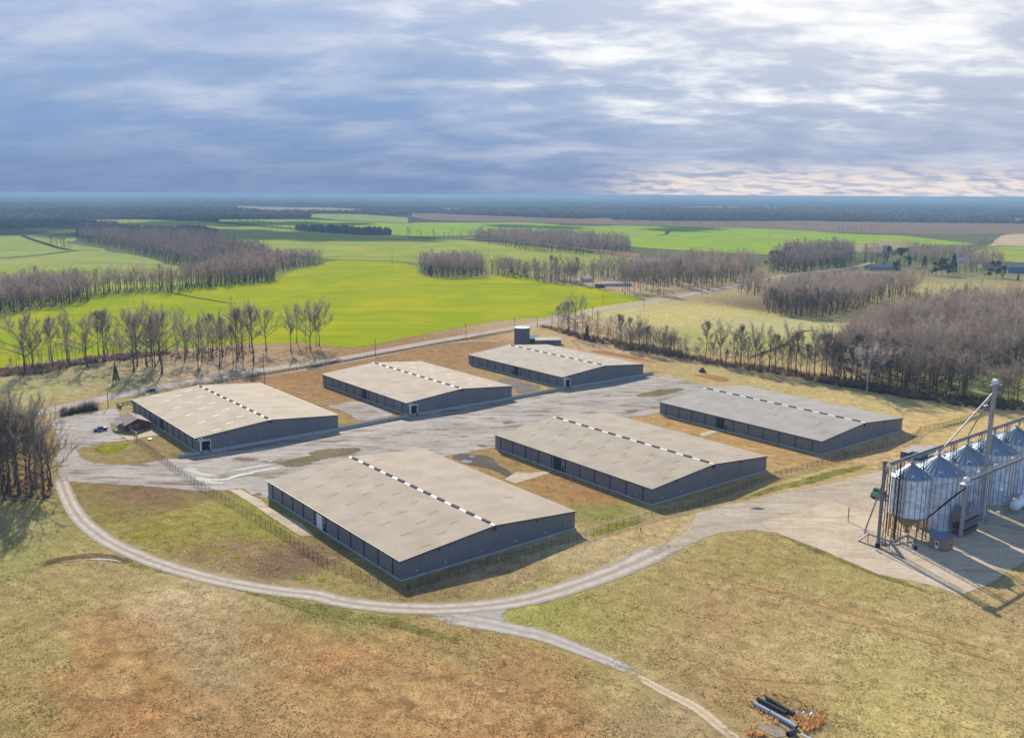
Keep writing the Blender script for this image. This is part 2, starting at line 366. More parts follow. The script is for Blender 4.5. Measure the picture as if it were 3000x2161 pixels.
def sheet(name, P, z, mat, ew=1.5, step=3., grid=None, sm=1, jit=.0, label=None, kind='structure', use_tone=False, cat=None):
    P = np.array(P, float); LAY[0] += 1; z += LAY[0]*.0006
    if sm: P = smooth_closed(P, sm)
    P = resample(P, step)
    if jit: P = P+rng.normal(0, jit, P.shape)
    N = np.roll(P, -1, 0)-np.roll(P, 1, 0); N = np.stack([-N[:, 1], N[:, 0]], 1); N /= np.linalg.norm(N, axis=1)[:, None]+1e-9
    area = .5*np.sum(P[:, 0]*np.roll(P[:, 1], -1)-np.roll(P[:, 0], -1)*P[:, 1])
    if area < 0: N = -N
    ring = P+N*ew; pts = [ring]
    if grid:
        gx, gy = np.meshgrid(np.arange(P[:, 0].min(), P[:, 0].max(), grid), np.arange(P[:, 1].min(), P[:, 1].max(), grid))
        pts.append(np.stack([gx.ravel(), gy.ravel()], 1)+rng.uniform(-.2, .2, (gx.size, 2))*grid)
    Q = np.concatenate(pts); Q = Q[inside(Q, P)]; Q = Q[dist_poly(Q, P) > ew*.6]
    allp = [Vector(p) for p in P]+[Vector(p) for p in Q]
    n = len(P)
    r = delaunay_2d_cdt(allp, [(i, (i+1) % n) for i in range(n)], [], 1, 1e-5)
    V = np.array([(v.x, v.y) for v in r[0]]); F = [f for f in r[2]]
    F = np.array([f for f in F if len(f) == 3], np.int32)
    zz = HZ(V[:, 0], V[:, 1])+z
    e = np.clip(dist_poly(V, P)/ew, 0, 1)
    # make faces look up
    a, b, c = V[F[:, 0]], V[F[:, 1]], V[F[:, 2]]
    fl = ((b-a)[:, 0]*(c-a)[:, 1]-(b-a)[:, 1]*(c-a)[:, 0]) < 0; F[fl] = F[fl][:, ::-1]
    me = raw_mesh(name, np.column_stack([V, zz]), F, mat, {'edge': e}, {'tone': rgba(tone_at(V))} if use_tone else None)
    return tag(link(name, me), label, cat, None, kind)
def spline(P, step=2.5):
    P = np.array(P, float); out = []
    for i in range(len(P)-1):
        p0 = P[max(i-1, 0)]; p1 = P[i]; p2 = P[i+1]; p3 = P[min(i+2, len(P)-1)]
        n = max(2, int(np.linalg.norm(p2-p1)/step))
        for j in range(n):
            t = j/n
            out.append(.5*((2*p1)+(-p0+p2)*t+(2*p0-5*p1+4*p2-p3)*t*t+(-p0+3*p1-3*p2+p3)*t**3))
    out.append(P[-1]); return np.array(out)
def strip(name, P, width, z, mat, step=2.5, label=None, kind='structure', ef=.2, cat=None, fade=True):
    LAY[0] += 1; z += LAY[0]*.0006; C = spline(P, step); T = np.gradient(C, axis=0); T /= np.linalg.norm(T, axis=1)[:, None]; N = np.stack([-T[:, 1], T[:, 0]], 1)
    w = np.interp(np.linspace(0, 1, len(C)), np.linspace(0, 1, len(width)), width)/2 if hasattr(width, '__len__') else np.full(len(C), width/2)
    us = [-1, -1+ef, -.33, .33, 1-ef, 1]; es = [0, 1, 1, 1, 1, 0]
    V = []; E = []; U = []
    for k, u in enumerate(us):
        q = C+N*(w*u)[:, None]; V.append(q); E.append(np.full(len(C), es[k])); U.append(np.full(len(C), u))
    V = np.stack(V, 1).reshape(-1, 2); E = np.stack(E, 1).ravel(); U = np.stack(U, 1).ravel()
    fd = np.clip(np.minimum(np.arange(len(C)), np.arange(len(C))[::-1])/max(2, min(6, len(C)/4)), 0, 1); E = E*np.repeat(fd, len(us)) if fade else E
    m = len(us); F = []
    for i in range(len(C)-1):
        for k in range(m-1): F.append((i*m+k+1, i*m+k, (i+1)*m+k, (i+1)*m+k+1))
    me = raw_mesh(name, np.column_stack([V, HZ(V[:, 0], V[:, 1])+z]), np.array(F)[:, ::-1] if False else np.array(F), mat, {'edge': E, 'across': U})
    return tag(link(name, me), label, cat, None, kind)
# ------------------------------------------------------------------ setting: fields, yard, roads
def wheat(name, col, fine=.5, rot=.5, sc=.02, tram=0):
    t = NT(name); v = t.coord('Object'); n1 = t.noise(v, .012, 5, .6, .6)
    sv = t.coord('Object', (sc*.5, sc*3, 1), rot); n2 = t.noise(sv, 1., 5, .6, 1.2); n3 = t.noise(v, fine, 4, .7, .5)
    b = col
    c = t.mix(t.ramp(n1, .35, .7), t.mix(1., b, (.8, .9, .8, 1), 'MULTIPLY'), t.mix(1., b, (1.22, 1.05, 1.1, 1), 'MULTIPLY'))
    c = t.mix(t.ramp(n2, .48, .64, 0, .7), c, t.mix(1., b, (.66, .82, .5, 1), 'MULTIPLY'))
    c = t.mix(t.ramp(n3, .6, .35, 0, .35), c, t.mix(1., c, (.65, .75, .6, 1), 'MULTIPLY'))
    if tram:
        sx = t.n.new('ShaderNodeSeparateXYZ'); t.L(t.coord('Object', (1, 1, 1), tram), sx.inputs[0])
        u = t.math('ABSOLUTE', t.math('SUBTRACT', t.math('FRACT', t.math('DIVIDE', t.math('ADD', sx.outputs[0], t.math('MULTIPLY', n1, 90.)), 16.)), .5))
        c = t.mix(t.math('MULTIPLY', t.ramp(u, .06, .02), t.ramp(n2, .3, .6, .1, .5)), c, t.mix(1., b, (.6, .72, .5, 1), 'MULTIPLY'))
    t.bump(n3, .3, .2)
    m = t.fin(c, 1., 0, 0.); t.edge(v, .08, .25, .75, .5); return m
W_BR = wheat('bright young wheat', al(178, 183, 26), tram=.9); W_YG = wheat('yellow green wheat', al(176, 182, 84)); W_MID = wheat('mid green wheat', al(172, 180, 100))
W_FAR = wheat('far green wheat', al(166, 190, 62)); S_TAN = wheat('tan stubble', al(185, 165, 128)); S_BR = wheat('brown stubble', al(150, 126, 108)); S_SAND = wheat('sandy slope', al(222, 192, 158))
RED = wheat('red bare earth', al(176, 136, 104))
zf = [.03]
FIELDS = []
def field(name, pts, mat, ew=6, step=12, label=None):
    FIELDS.append(np.array(pts))
    zf[0] += .004
    return sheet(name, pts, zf[0], mat, ew, step, None, 1, .6, label)
field('wheat_field', gp(R5, (-420, 1270), (0, 1195), (300, 1150), (560, 1130), (900, 1078), (1100, 1075), (1500, 1045), (1700, 1035), (2000, 1030), (2268, 1062))+gp(R6, (140, 1062), (400, 1005), (700, 945), (1000, 890), (1150, 875), (1380, 860), (1650, 798), (1900, 760), (2060, 741), (1900, 712), (1760, 672), (1500, 640), (1350, 620), (1220, 585), (1100, 577), (960, 585), (820, 605), (640, 600), (520, 585), (505, 500), (0, 478))
      + gp(R5, (2160, 492), (2130, 508), (1900, 562), (1840, 620), (1250, 668), (1140, 695), (620, 712), (620, 742), (300, 798), (0, 850), (-420, 905)), W_BR, 3, 8, 'bright green wheat field beyond the highway')
field('meadow', gp(R5, (-420, 495), (0, 492), (900, 480), (1180, 515), (1450, 560), (1480, 620), (1000, 660), (600, 690), (0, 660), (-420, 660)), W_YG, 4, 14)
field('pasture', gp(Z1, (960, 322), (1500, 312), (2268, 337))+gp(Z2, (0, 340), (600, 395), (1400, 465), (2268, 510))+gp(Z3, (0, 517), (600, 542), (1200, 580), (1900, 675), (2268, 712))+gp(Z4, (500, 760), (500, 850))+gp(Z3, (2268, 850), (1000, 850))+gp(R6, (500, 495), (0, 476))+gp(Z2, (1300, 755), (600, 640), (300, 560), (0, 450))+gp(Z1, (2268, 440), (1560, 450), (960, 335)), W_YG, 8, 30)
field('green_field', gp(Z2, (70, 315), (1000, 312), (1600, 330), (2268, 360))+gp(Z3, (0, 347), (900, 347), (1400, 347), (1850, 392), (2268, 382))+gp(Z4, (0, 380), (1000, 402), (1600, 412), (2268, 442))+gp(Z5, (0, 452), (500, 482), (960, 492), (1400, 547), (1750, 577), (1700, 600), (900, 600), (300, 640), (0, 700))+gp(Z4, (1500, 700), (500, 640), (0, 600))+gp(Z3, (2268, 560), (1300, 500), (600, 490), (0, 500))+gp(Z2, (2268, 495), (1500, 445), (700, 385), (70, 325)), W_FAR, 10, 40)
field('ploughed_field', gp(Z3, (0, 237), (900, 272), (1800, 307), (2268, 297))+gp(Z4, (0, 317), (1000, 337), (2268, 327))+gp(Z5, (0, 337), (1500, 352), (2600, 365), (2600, 470), (2000, 472), (1400, 482), (960, 472), (0, 451))+gp(Z4, (2268, 436), (1000, 396), (0, 374))+gp(Z3, (2268, 372), (1400, 346), (600, 336), (0, 302)), S_BR, 12, 60)
field('stubble_field', gp(Z2, (180, 157), (800, 177), (1400, 182), (2050, 217), (1500, 242), (700, 232), (480, 217)), S_TAN, 20, 90)
field('fallow_field', gp(Z2, (1060, 252), (1700, 252), (2268, 292))+gp(Z3, (0, 307), (0, 346))+gp(Z2, (2268, 357), (1200, 305)), W_MID, 12, 60)
field('bean_field', gp(Z1, (-500, 492), (860, 486), (855, 555), (700, 572), (1220, 640), (1160, 662), (1500, 702), (1760, 757), (1900, 835), (-500, 835)), W_MID, 6, 25)
field('sandy_hill', gp(Z5, (2700, 470), (2268, 470), (2030, 478), (1930, 540), (1900, 590), (1690, 650), (1980, 600), (2268, 612), (2700, 640)), S_SAND, 5, 25)
field('grass_slope', gp(Z5, (1700, 655), (1980, 605), (2268, 618), (2700, 650), (2700, 800), (2000, 780), (1750, 720)), W_YG, 5, 25)
field('red_clay_patch', gp(Z4, (-250, 660), (0, 660), (280, 690), (300, 730), (0, 705), (-250, 690)), RED, 3, 12)
for nm, pts in [('stubble_field', gp(Z1, (60, 180), (290, 158), (900, 172), (600, 188))), ('stubble_field', gp(Z4, (360, 184), (900, 170), (1600, 178), (1300, 200), (700, 198))), ('stubble_field', gp(Z3, (0, 180), (400, 190), (950, 186), (600, 212), (250, 232), (400, 208), (0, 200))), ('stubble_field', gp(Z5, (1560, 150), (1800, 152), (1800, 166), (1560, 164))),
                ('stubble_field', gp(Z1, (840, 200), (1040, 203), (1040, 216), (850, 214))), ('stubble_field', gp(Z5, (2120, 300), (2500, 302), (2500, 355), (2130, 350)))]:
    field(nm, pts, S_TAN, 25, 120)
def tan(fn, pts, w): strip('farm_track', gp(fn, *pts), w, .25, S_TAN, 20, 'pale track across the far fields', ef=.5)
tan(Z4, [(700, 498), (1200, 502), (1600, 514), (2000, 540), (2400, 575)], 22); tan(Z4, [(1690, 468), (1900, 462), (2268, 470), (2500, 476)], 26); tan(Z4, [(150, 470), (440, 492), (800, 497)], 14); tan(Z2, [(600, 612), (1000, 600), (1600, 570)], 7); tan(Z3, [(1050, 436), (820, 470), (740, 480)], 14); tan(Z3, [(0, 716), (250, 712), (500, 690), (800, 665)], 5)
field('fallow_field', gp(Z5, (180, 600), (450, 585), (680, 545), (1000, 560), (1250, 595), (900, 640), (600, 690), (300, 660)), S_TAN, 8, 30)
DITCH = grass_mat('ditch growth', False, al(88, 72, 58), (.3, .25, .75, .6), 1.2, False, 1.2)
DITCH2 = grass_mat('trampled ditch grass', False, al(134, 116, 80), (.5, .15, .85, 1.3), 1.3, False, 1.4); DGRN = grass_mat('lush ditch grass', False, al(150, 146, 84), (.5, .15, .85, 1.3), 1.2, True, 1.6)
def ditch(fn, pts, w, mat=None, z=.02): return strip('ditch', gp(fn, *pts), w, z, mat or DITCH, 4, 'dark overgrown drainage ditch', ef=.45)
ditch(R5, [(1130, 695), (1250, 720), (1350, 738), (1500, 762), (1620, 768)], 5, z=.09)
ditch(R3, [(960, 385), (1080, 345), (1200, 300), (1290, 260), (1330, 220), (1390, 178), (1500, 172), (1660, 182)], 5)
ditch(Z1, [(-300, 745), (0, 742), (400, 712), (740, 672), (900, 655), (1180, 658)], 14, z=.2); ditch(Z1, [(250, 492), (340, 530), (480, 575), (620, 620), (780, 655)], 16, z=.2)
ditch(Z3, [(820, 470), (1050, 436), (1300, 426), (1700, 394)], 14, z=.2); ditch(Z4, [(440, 490), (570, 478), (590, 450), (640, 436)], 14, z=.2)
ditch(R6, [(-600, 465), (-200, 462), (300, 462), (700, 452), (1000, 440)], 6, z=.15)
ditch(BL, [(190, 380), (320, 335), (440, 305), (600, 288), (740, 305), (950, 350)], 4.5, DITCH2)
strip('ditch', gp(BL, (740, 318), (950, 362), (1200, 400), (1400, 445), (1700, 525), (1900, 590), (2268, 680))+gp(BM, (150, 700), (330, 730), (560, 800), (800, 870), (1000, 900)), [3, 4, 4, 4.5, 5, 5.5, 4, 3], .02, DGRN, 2.5, 'dark green grass in the shallow ditch beside the gravel lane', ef=.5)
strip('ditch', gp(R8, (560, 135), (700, 165), (850, 235), (1000, 290), (1200, 370), (1400, 450), (1700, 550)), [2, 4, 4.5, 4, 3, 2.5], .02, DGRN, 2.5, 'green grass strip along the concrete pad', ef=.5)
strip('ditch', gp(R3, (900, 1430), (1200, 1335), (1420, 1285), (1620, 1225), (1900, 1160)), [2, 4, 6, 6, 3], .02, DGRN, 2.5, 'green verge above the gravel apron', ef=.5)
strip('ditch', gp(R2, (1835, 1530), (1960, 1490), (2100, 1448), (2268, 1402)), 4, .02, grass_mat('fence line green', False, al(158, 166, 62), (.5, .2, .8, .8)), 2.5, 'bright green grass along the fence', ef=.5)
strip('ditch', gp(R4, (780, 480), (860, 468), (1000, 430), (1150, 375)), 3, .02, DGRN, 2.5, ef=.5)
RUST = grass_mat('rust coloured broomsedge', False, al(190, 154, 106, .76), (.22, .15, .85, 1.), 1.0, True, 2.2, .1)
for pts in ([(560, 690), (680, 560), (830, 560), (960, 700), (1100, 900), (1090, 1100), (1000, 1280), (700, 1360), (300, 1320), (120, 1250), (400, 1120), (600, 980), (620, 820)], [(1500, 690), (1700, 730), (1900, 700), (2100, 780), (2300, 860), (2268, 960), (2000, 930), (1780, 900), (1600, 800)], [(1900, 1100), (2100, 1040), (2400, 960), (2700, 1000), (3000, 1050), (3400, 1150), (3900, 1250), (4300, 1400), (4500, 1500), (2900, 1500), (2500, 1300), (2200, 1220), (2000, 1200)]):
    sheet('broomsedge', gp(BL, *pts), .012, RUST, 7, 2, None, 2, .5, 'patch of rust coloured broomsedge')
RUST2 = grass_mat('dark rusty streak', False, al(184, 150, 100, .72), (.5, .15, .85, 1.3), 1.2, True, 1.4, 0); PALE = grass_mat('pale mown straw', False, al(214, 192, 148, .8), (.6, .15, .85, 1.3), .8, True, 2., 0); LAWN = grass_mat('thin lawn green', False, al(150, 152, 40), (.35, .15, .85, 1.), .8, True, 2.)
sheet('lawn_patch', gp(ZH, (260, 1120), (420, 1060), (900, 1010), (1100, 1000), (1080, 1100), (800, 1210), (420, 1230), (260, 1180)), .02, LAWN, 3, 1.5, None, 2, .2, 'greener patch on the lawn island')
for x, y in [(895, 170), (1095, 110), (1290, 212), (1455, 255), (1570, 296), (1645, 355), (690, 40), (760, 62), (1410, 77), (950, 155), (2010, 440), (2140, 450)]:
    c = G(*BL(x, y)); sheet('lawn_patch', [c+np.array([math.cos(a)*rng.uniform(1.0, 2.2), math.sin(a)*rng.uniform(1., 2.2)]) for a in np.linspace(0, 2*PI, 9)[:-1]], .02, LAWN, .8, .6, None, 1, .1)

GRAV = gravel_mat('grey yard gravel', al(204, 194, 180), al(178, 169, 158), al(136, 116, 90), (.5, .25, .75, .5), -TH, .7, .75)
GRAV2 = gravel_mat('pale apron gravel', al(214, 198, 172), al(198, 182, 158), al(172, 150, 116), (.4, .25, .75, .5), -.2, .5)
CONC = gravel_mat('stained concrete', al(228, 209, 180), al(214, 196, 166), al(190, 162, 120), None, .9, .45)
ROADM = gravel_mat('worn asphalt', al(204, 189, 174), al(190, 177, 164), al(150, 138, 128), (.6, .25, .75, .4), .6, .4)
LANE = track_mat('gravel lane', al(224, 210, 192), al(188, 174, 154)); LANE2 = track_mat('grey spur track', al(214, 203, 188), al(192, 182, 168))
dk = lambda t, s=.3: DK0+DA*t-DB*s
def W(n, u, v): return FE[n]+A_*u+B_*v
yard = gp(R1, (255, 375), (330, 398), (520, 384), (650, 348), (775, 322), (800, 345), (850, 420), (745, 430), (760, 480), (835, 520), (885, 537), (700, 563), (600, 585), (548, 600), (530, 618), (545, 645), (570, 665), (640, 690), (740, 699), (880, 699), (1000, 685), (1090, 665), (1180, 648))
yard += [dk(-7), dk(0), dk(60), dk(120), dk(DLEN), dk(DLEN+8)]
yard += gp(R3, (300, 492), (480, 528), (640, 570), (765, 578))+[W('G', 34, LEN-1), W('G', 1, LEN-1)]+gp(R3, (325, 782), (230, 800), (140, 812))+[W('F', 58, LEN-1), W('F', 1, LEN-1)]+gp(R2, (1255, 932), (1150, 950), (1030, 975), (930, 992))+[W('E', 59, LEN-1), W('E', 1, LEN-1)]
yard += gp(R1, (1785, 935), (1735, 930), (1665, 912), (1600, 868), (1520, 878), (1350, 886), (1160, 870), (900, 848), (640, 835), (455, 822), (410, 830), (372, 770), (350, 690), (380, 600), (350, 470), (300, 400))
sheet('gravel_yard', yard, .012, GRAV, 1.6, 2.0, 3.0, 0, .12, 'grey gravel truck yard between the two rows of warehouses')
strip('highway', [G(*p) for p in [(-330, 1301), (-150, 1263), (0, 1232), (128, 1205), (423, 1143), (700, 1094.5), (1000, 1050), (1250, 1004), (1504, 961.5), (1605, 942), (1719, 918.5), (1886, 889), (1970, 873), (2050, 856), (2103, 846.5), (2169, 834), (2229, 820), (2317, 804), (2476, 786), (2560, 768)]], [11, 11, 11, 11, 11, 11, 11, 11, 11, 11, 12], .03, ROADM, 4, 'two lane highway running behind the warehouses', ef=.12)
strip('lane', gp(R1, (395, 770), (412, 830), (440, 905), (478, 985), (540, 1072), (630, 1152), (745, 1228), (880, 1292), (1050, 1360), (1300, 1437), (1500, 1484), (1800, 1536), (2100, 1572))+gp(BM, (0, 592), (300, 630), (600, 640), (900, 626), (1200, 585), (1500, 505), (1800, 398), (2000, 310), (2200, 210)), [5.2, 5.4, 5.6, 6, 6, 6, 6.2, 6.5, 7, 8, 9, 11], .028, LANE, 2, 'pale gravel lane curving round the nearest warehouse', ef=.22)
strip('spur_track', gp(BM, (560, 655), (760, 705), (1000, 748), (1200, 790), (1350, 825), (1500, 880), (1700, 958), (1900, 1040), (2080, 1110)), [7.5, 7.5, 7, 6, 5.2, 4.6, 4.2, 4.], .02, LANE2, 2, 'grey gravel spur track', ef=.3)
strip('spur_track', gp(BM, (1850, 1040), (1950, 1080), (2100, 1165), (2268, 1250))+gp(R8, (100, 1305), (220, 1400), (340, 1499), (420, 1580)), [2.4, 3.2, 3.6, 3.6, 3.6, 3.8], .024, track_mat('sandy track', al(226, 206, 172, .66), al(206, 184, 148, .66)), 2, 'sandy end of the spur track', ef=.5)
sheet('gravel_junction', gp(BM, (420, 660), (700, 650), (960, 645), (1240, 598), (1120, 655), (1090, 700), (1180, 765), (1000, 760), (700, 720)), .016, LANE2, 2., 1.5, None, 1, .12)
apron = gp(BM, (1700, 470), (2000, 305), (2268, 120))+gp(R3, (600, 1512), (800, 1455), (1000, 1415), (1250, 1355), (1560, 1300), (1760, 1250), (1940, 1205), (2070, 1180))+gp(R4, (600, 680), (800, 610), (1000, 700), (1300, 800), (1900, 900), (1900, 1500))+gp(R8, (2600, 180), (2268, 338), (2160, 398), (2000, 500), (1840, 552), (1650, 490), (1300, 418), (950, 268), (640, 148), (480, 122), (270, 140), (100, 200), (0, 250))
sheet('gravel_apron', apron, .012, GRAV2, 1.5, 2, None, 0, .15, 'pale gravel apron in front of the grain bins')
sheet('concrete_pad', gp(R8, (520, 72), (600, 66), (660, 35), (760, 8))+gp(R4, (60, 975), (200, 1008), (400, 1060), (700, 1100), (1130, 1120), (1500, 1215), (1800, 1350))+gp(R8, (2268, 330), (2160, 395), (2000, 496), (1840, 547), (1650, 484), (1300, 412), (950, 260), (640, 143)), .02, CONC, .5, 3, None, 0, 0, 'stained concrete drive pad under the grain bins')
sheet('concrete_drive', gp(R1, (1520, 872), (1600, 868), (1685, 915), (1730, 935), (1790, 990), (2000, 1092), (2090, 1178), (1995, 1176), (1850, 1085), (1640, 942)), .02, CONC, .4, 2, None, 0, 0, 'pale concrete drive beside the nearest warehouse')
sheet('concrete_drive', gp(ZH, (1480, 745), (1640, 850), (1290, 900), (1180, 935), (1000, 948), (860, 860), (1130, 880)), .02, CONC, .3, 2, None, 0, 0, 'concrete walk beside the brick office')
sheet('worn_patch', gp(R2, (100, 655), (200, 640), (320, 618), (430, 640), (560, 700), (600, 718), (330, 768), (260, 700)), .02, GRAV, 1.5, 1.5, None, 1, .2); sheet('worn_patch', gp(R2, (1240, 485), (1330, 462), (1440, 490), (1600, 535), (1400, 585), (1370, 540)), .02, gravel_mat('dark worn patch', al(150, 135, 122), al(130, 116, 105), al(110, 95, 80)), 1.5, 1.5, None, 1, .2)
sheet('worn_patch', gp(R2, (930, 985), (1040, 965), (1240, 990), (1275, 1050), (1380, 1095), (1330, 1150), (1300, 1110), (1180, 1065), (1060, 1050)), .02, gravel_mat('damp dark patch', al(120, 108, 98), al(100, 90, 82), al(85, 75, 66)), 1.2, 1.5, None, 1, .2)
sheet('worn_patch', gp(R2, (1310, 1140), (1390, 1095), (1490, 1100), (1640, 1080), (1600, 1105), (1380, 1170)), .022, CONC, .8, 1.5, None, 0, .1); sheet('worn_patch', gp(R3, (620, 935), (730, 905), (800, 905), (660, 955)), .022, CONC, .8, 1.5, None, 0, .1)
sheet('worn_patch', gp(R3, (100, 660), (280, 610), (480, 590), (580, 600), (420, 640), (330, 665), (180, 665)), .024, gravel_mat('weedy gravel', al(150, 130, 92), al(120, 110, 70), al(105, 95, 62)), 3, 2, None, 1, .3)
WEED = gravel_mat('weedy gravel band', al(142, 122, 90), al(122, 112, 76), al(104, 92, 62), (.35, .2, .8, 1.))
for fn, pts in ((ZY, [(1150, 615), (1400, 560), (1560, 592), (1700, 600), (2000, 500), (2268, 430), (2600, 350), (2500, 310), (2268, 335), (1900, 400), (1500, 490)]), (R2, [(0, 1010), (150, 1012), (330, 972), (400, 942), (250, 930), (0, 952)]), (R2, [(1260, 760), (1330, 750), (1420, 765), (1320, 785)]), (R2, [(1095, 880), (1140, 870), (1150, 890), (1110, 900)]), (R2, [(1100, 930), (1130, 905), (1230, 910), (1200, 935)]), (R2, [(2080, 690), (2180, 675), (2230, 690), (2150, 705)]), (ZY, [(650, 460), (1000, 440), (1300, 470), (1000, 520)]), (ZY, [(1040, 950), (1120, 905), (1260, 930), (1250, 985), (1150, 985)])): sheet('worn_patch', gp(fn, *pts), .024, WEED, 2.5, 2, None, 1, .3)
strip('track', gp(R2, (-900, 560), (0, 412), (300, 360), (600, 302), (900, 245), (1120, 222), (1250, 225), (1370, 240)), [3, 3, 3, 3, 3, 4, 4], .022, LANE2, 3, 'grey gravel track along the board fence', ef=.3)
strip('track', gp(Z6, (560, 760), (800, 695), (1080, 640), (1500, 565), (1640, 545)), 4, .02, track_mat('field track', al(215, 195, 160), al(190, 175, 135), False), 3, ef=.5)
sheet('bare_earth', gp(ZC, (1370, 640), (1500, 625), (1650, 620), (1850, 670), (2100, 720), (2400, 790), (2400, 805), (2000, 745), (1700, 690), (1480, 655)), .02, wheat('reddish bare soil', al(186, 132, 100)), 1.5, 2, None, 1, .3); sheet('bare_earth', gp(R3, (560, 490), (700, 490), (880, 530), (820, 560), (640, 520)), .02, wheat('reddish soil', al(196, 142, 105)), 2, 2, None, 1, .3)
sheet('bare_earth', gp(BM, (860, 1115), (960, 1130), (950, 1165), (880, 1150)), .02, wheat('pale soil', al(215, 175, 135)), .6, .6, None, 1, .15); sheet('bare_earth', gp(BM, (1010, 1170), (1110, 1180), (1090, 1205), (1030, 1205)), .02, S_SAND, .6, .6, None, 1, .15); sheet('bare_earth', gp(BM, (1140, 1305), (1240, 1345), (1210, 1365), (1170, 1345)), .02, S_SAND, .6, .6, None, 1, .15)
for pts, w_ in (([(60, 375), (300, 440), (600, 520), (1100, 660), (1500, 765), (1900, 880), (2120, 940)], [1, 2.5, 3, 3, 2.5, 2.5, 1]), ([(900, 700), (1300, 770), (1700, 880), (2268, 1040)], [1, 2, 2, 1]), ([(180, 940), (220, 1020), (330, 1080), (700, 1120), (1000, 1145)], [1, 2, 1.5, 1])): strip('broomsedge', gp(R8, *pts), w_, .012, RUST2, 2, 'rusty streak of taller grass in the meadow', ef=.5)
# open water lying in ruts
t = NT('puddle water'); v = t.coord(); t.bump(t.noise(v, 3, 3), .05, .05); PUD = t.fin(lin(60, 62, 66, .5), .06, 0, .8); t.edge(v, .8, .2, .55, .6)
def puddle(fn, pts, w, ef=.6): return strip('puddle', gp(fn, *pts), w, .045, PUD, 1.2, 'shallow rain puddle', ef=ef)
puddle(ZY, [(120, 565), (230, 600), (330, 650), (480, 690), (700, 700)], [2, 6, 3, 3, 1]); puddle(ZY, [(300, 690), (420, 745), (560, 755), (750, 740), (900, 690), (1200, 640)], [2, 5, 3, 3, 4, 2]); puddle(ZY, [(750, 645), (950, 610), (1200, 565), (1390, 540)], [1.5, 2.5, 3, 2]); puddle(ZY, [(1000, 660), (1250, 620), (1500, 578)], [2, 3, 1.5]); puddle(ZY, [(1260, 515), (1390, 495)], [1.5, 2]); puddle(ZY, [(430, 775), (600, 790), (740, 790)], [1.5, 3, 1.5])
puddle(R2, [(1065, 985), (1095, 990), (1130, 987)], [3, 5, 2]); puddle(R2, [(1005, 1030), (1060, 1025), (1120, 1025)], [4, 6, 2]); puddle(R2, [(90, 655), (150, 645), (210, 637)], [1, 2, 1]); puddle(BL, [(380, 340), (440, 328), (520, 322)], [.6, 1, .5]); puddle(BL, [(540, 318), (630, 312), (740, 318), (830, 335)], [.6, 1.6, 1, .4]); puddle(R2, [(1280, 1075), (1305, 1077)], [.8, .8]); puddle(ZH, [(840, 915), (900, 912), (950, 918)], [1, 2.2, 1]); puddle(R8, [(440, -20), (500, -25), (560, -18)], [1, 3, 1])
puddle(Z8, [(1440, 200), (1480, 208)], [1, 2]); puddle(Z8, [(2010, 398), (2060, 400)], [1, 2])

# ------------------------------------------------------------------ warehouses
WALL = rib_mat('grey ribbed wall sheet', al(148, 144, 142), 0, .9, .45, .55, .1, .06, .4, (.25, .25, .04))
WALLY = rib_mat('grey ribbed side sheet', al(148, 144, 142), 1, .9, .45, .55, .1, .06, .4, (.25, .25, .04))
ROOF = {n: rib_mat('galvanised ribbed roof '+d, c, 1, .76, .9, .85, .0, .09, .05, (.03, .35, .3), line=.24) for n, d, c in
        [('A', 'warm', al(214, 196, 170, .66)), ('B', 'warm', al(214, 196, 170, .66)), ('C', 'pale', al(208, 194, 172, .66)), ('E', 'cream', al(205, 188, 164, .66)), ('F', 'dull', al(202, 188, 164, .66)), ('G', 'dull', al(196, 188, 176, .64))]}
TRIM = simple('dark eave trim', al(70, 68, 68), .5, .3); PIPE = simple('dark downspout', al(62, 66, 70), .5, .3); FND = simple('pale concrete plinth', al(206, 206, 206), .85, 0, .2, .6)
WHITE = simple('white painted metal', al(236, 234, 230, .85), .4, 0, .05); DARK = simple('dark rolled door', lin(30, 32, 36), .6, 0, .2); BLACK = simple('black rubber', lin(18, 18, 20), .7, 0, .2)
YEL = simple('yellow painted steel', al(206, 170, 40), .5, 0, .15); CAPM = simple('cream ridge flashing', al(238, 230, 216, .8), .6, 0, .15, .8, .1); VENT = rib_mat('dark ridge louvre', al(136, 130, 124), 1, .35, .5, .95, 0, spec=.02); SKY1 = simple('yellowed skylight sheet', al(178, 160, 124), .85, 0, .12, spec=.05); SKY2 = simple('white skylight sheet', al(244, 236, 218, .78), .8, 0, .08, spec=.05)
LETTER = simple('dark lettering', lin(40, 42, 50), .6)
def text_mesh(txt, size, name, mat, parent, loc, rot):
    cu = bpy.data.curves.new(name, 'FONT'); cu.body = txt; cu.size = size; cu.extrude = .01; cu.align_x = 'CENTER'; cu.align_y = 'CENTER'; cu.offset = size*.03
    o = bpy.data.objects.new('tmp_text', cu); COL.objects.link(o)
    dg = bpy.context.evaluated_depsgraph_get(); me = bpy.data.meshes.new_from_object(o.evaluated_get(dg)); bpy.data.objects.remove(o)
    q = link(name, me, parent, mat); q.location = loc; q.rotation_euler = rot; return q
def box(name, mat, parent, *b, bevel=0): return MB().box(*b).build(name, mat, parent, bevel=bevel)
def gz(u): return HR-(HR-HE)*abs(u-WID/2)/(WID/2)      # roof underside over the gable
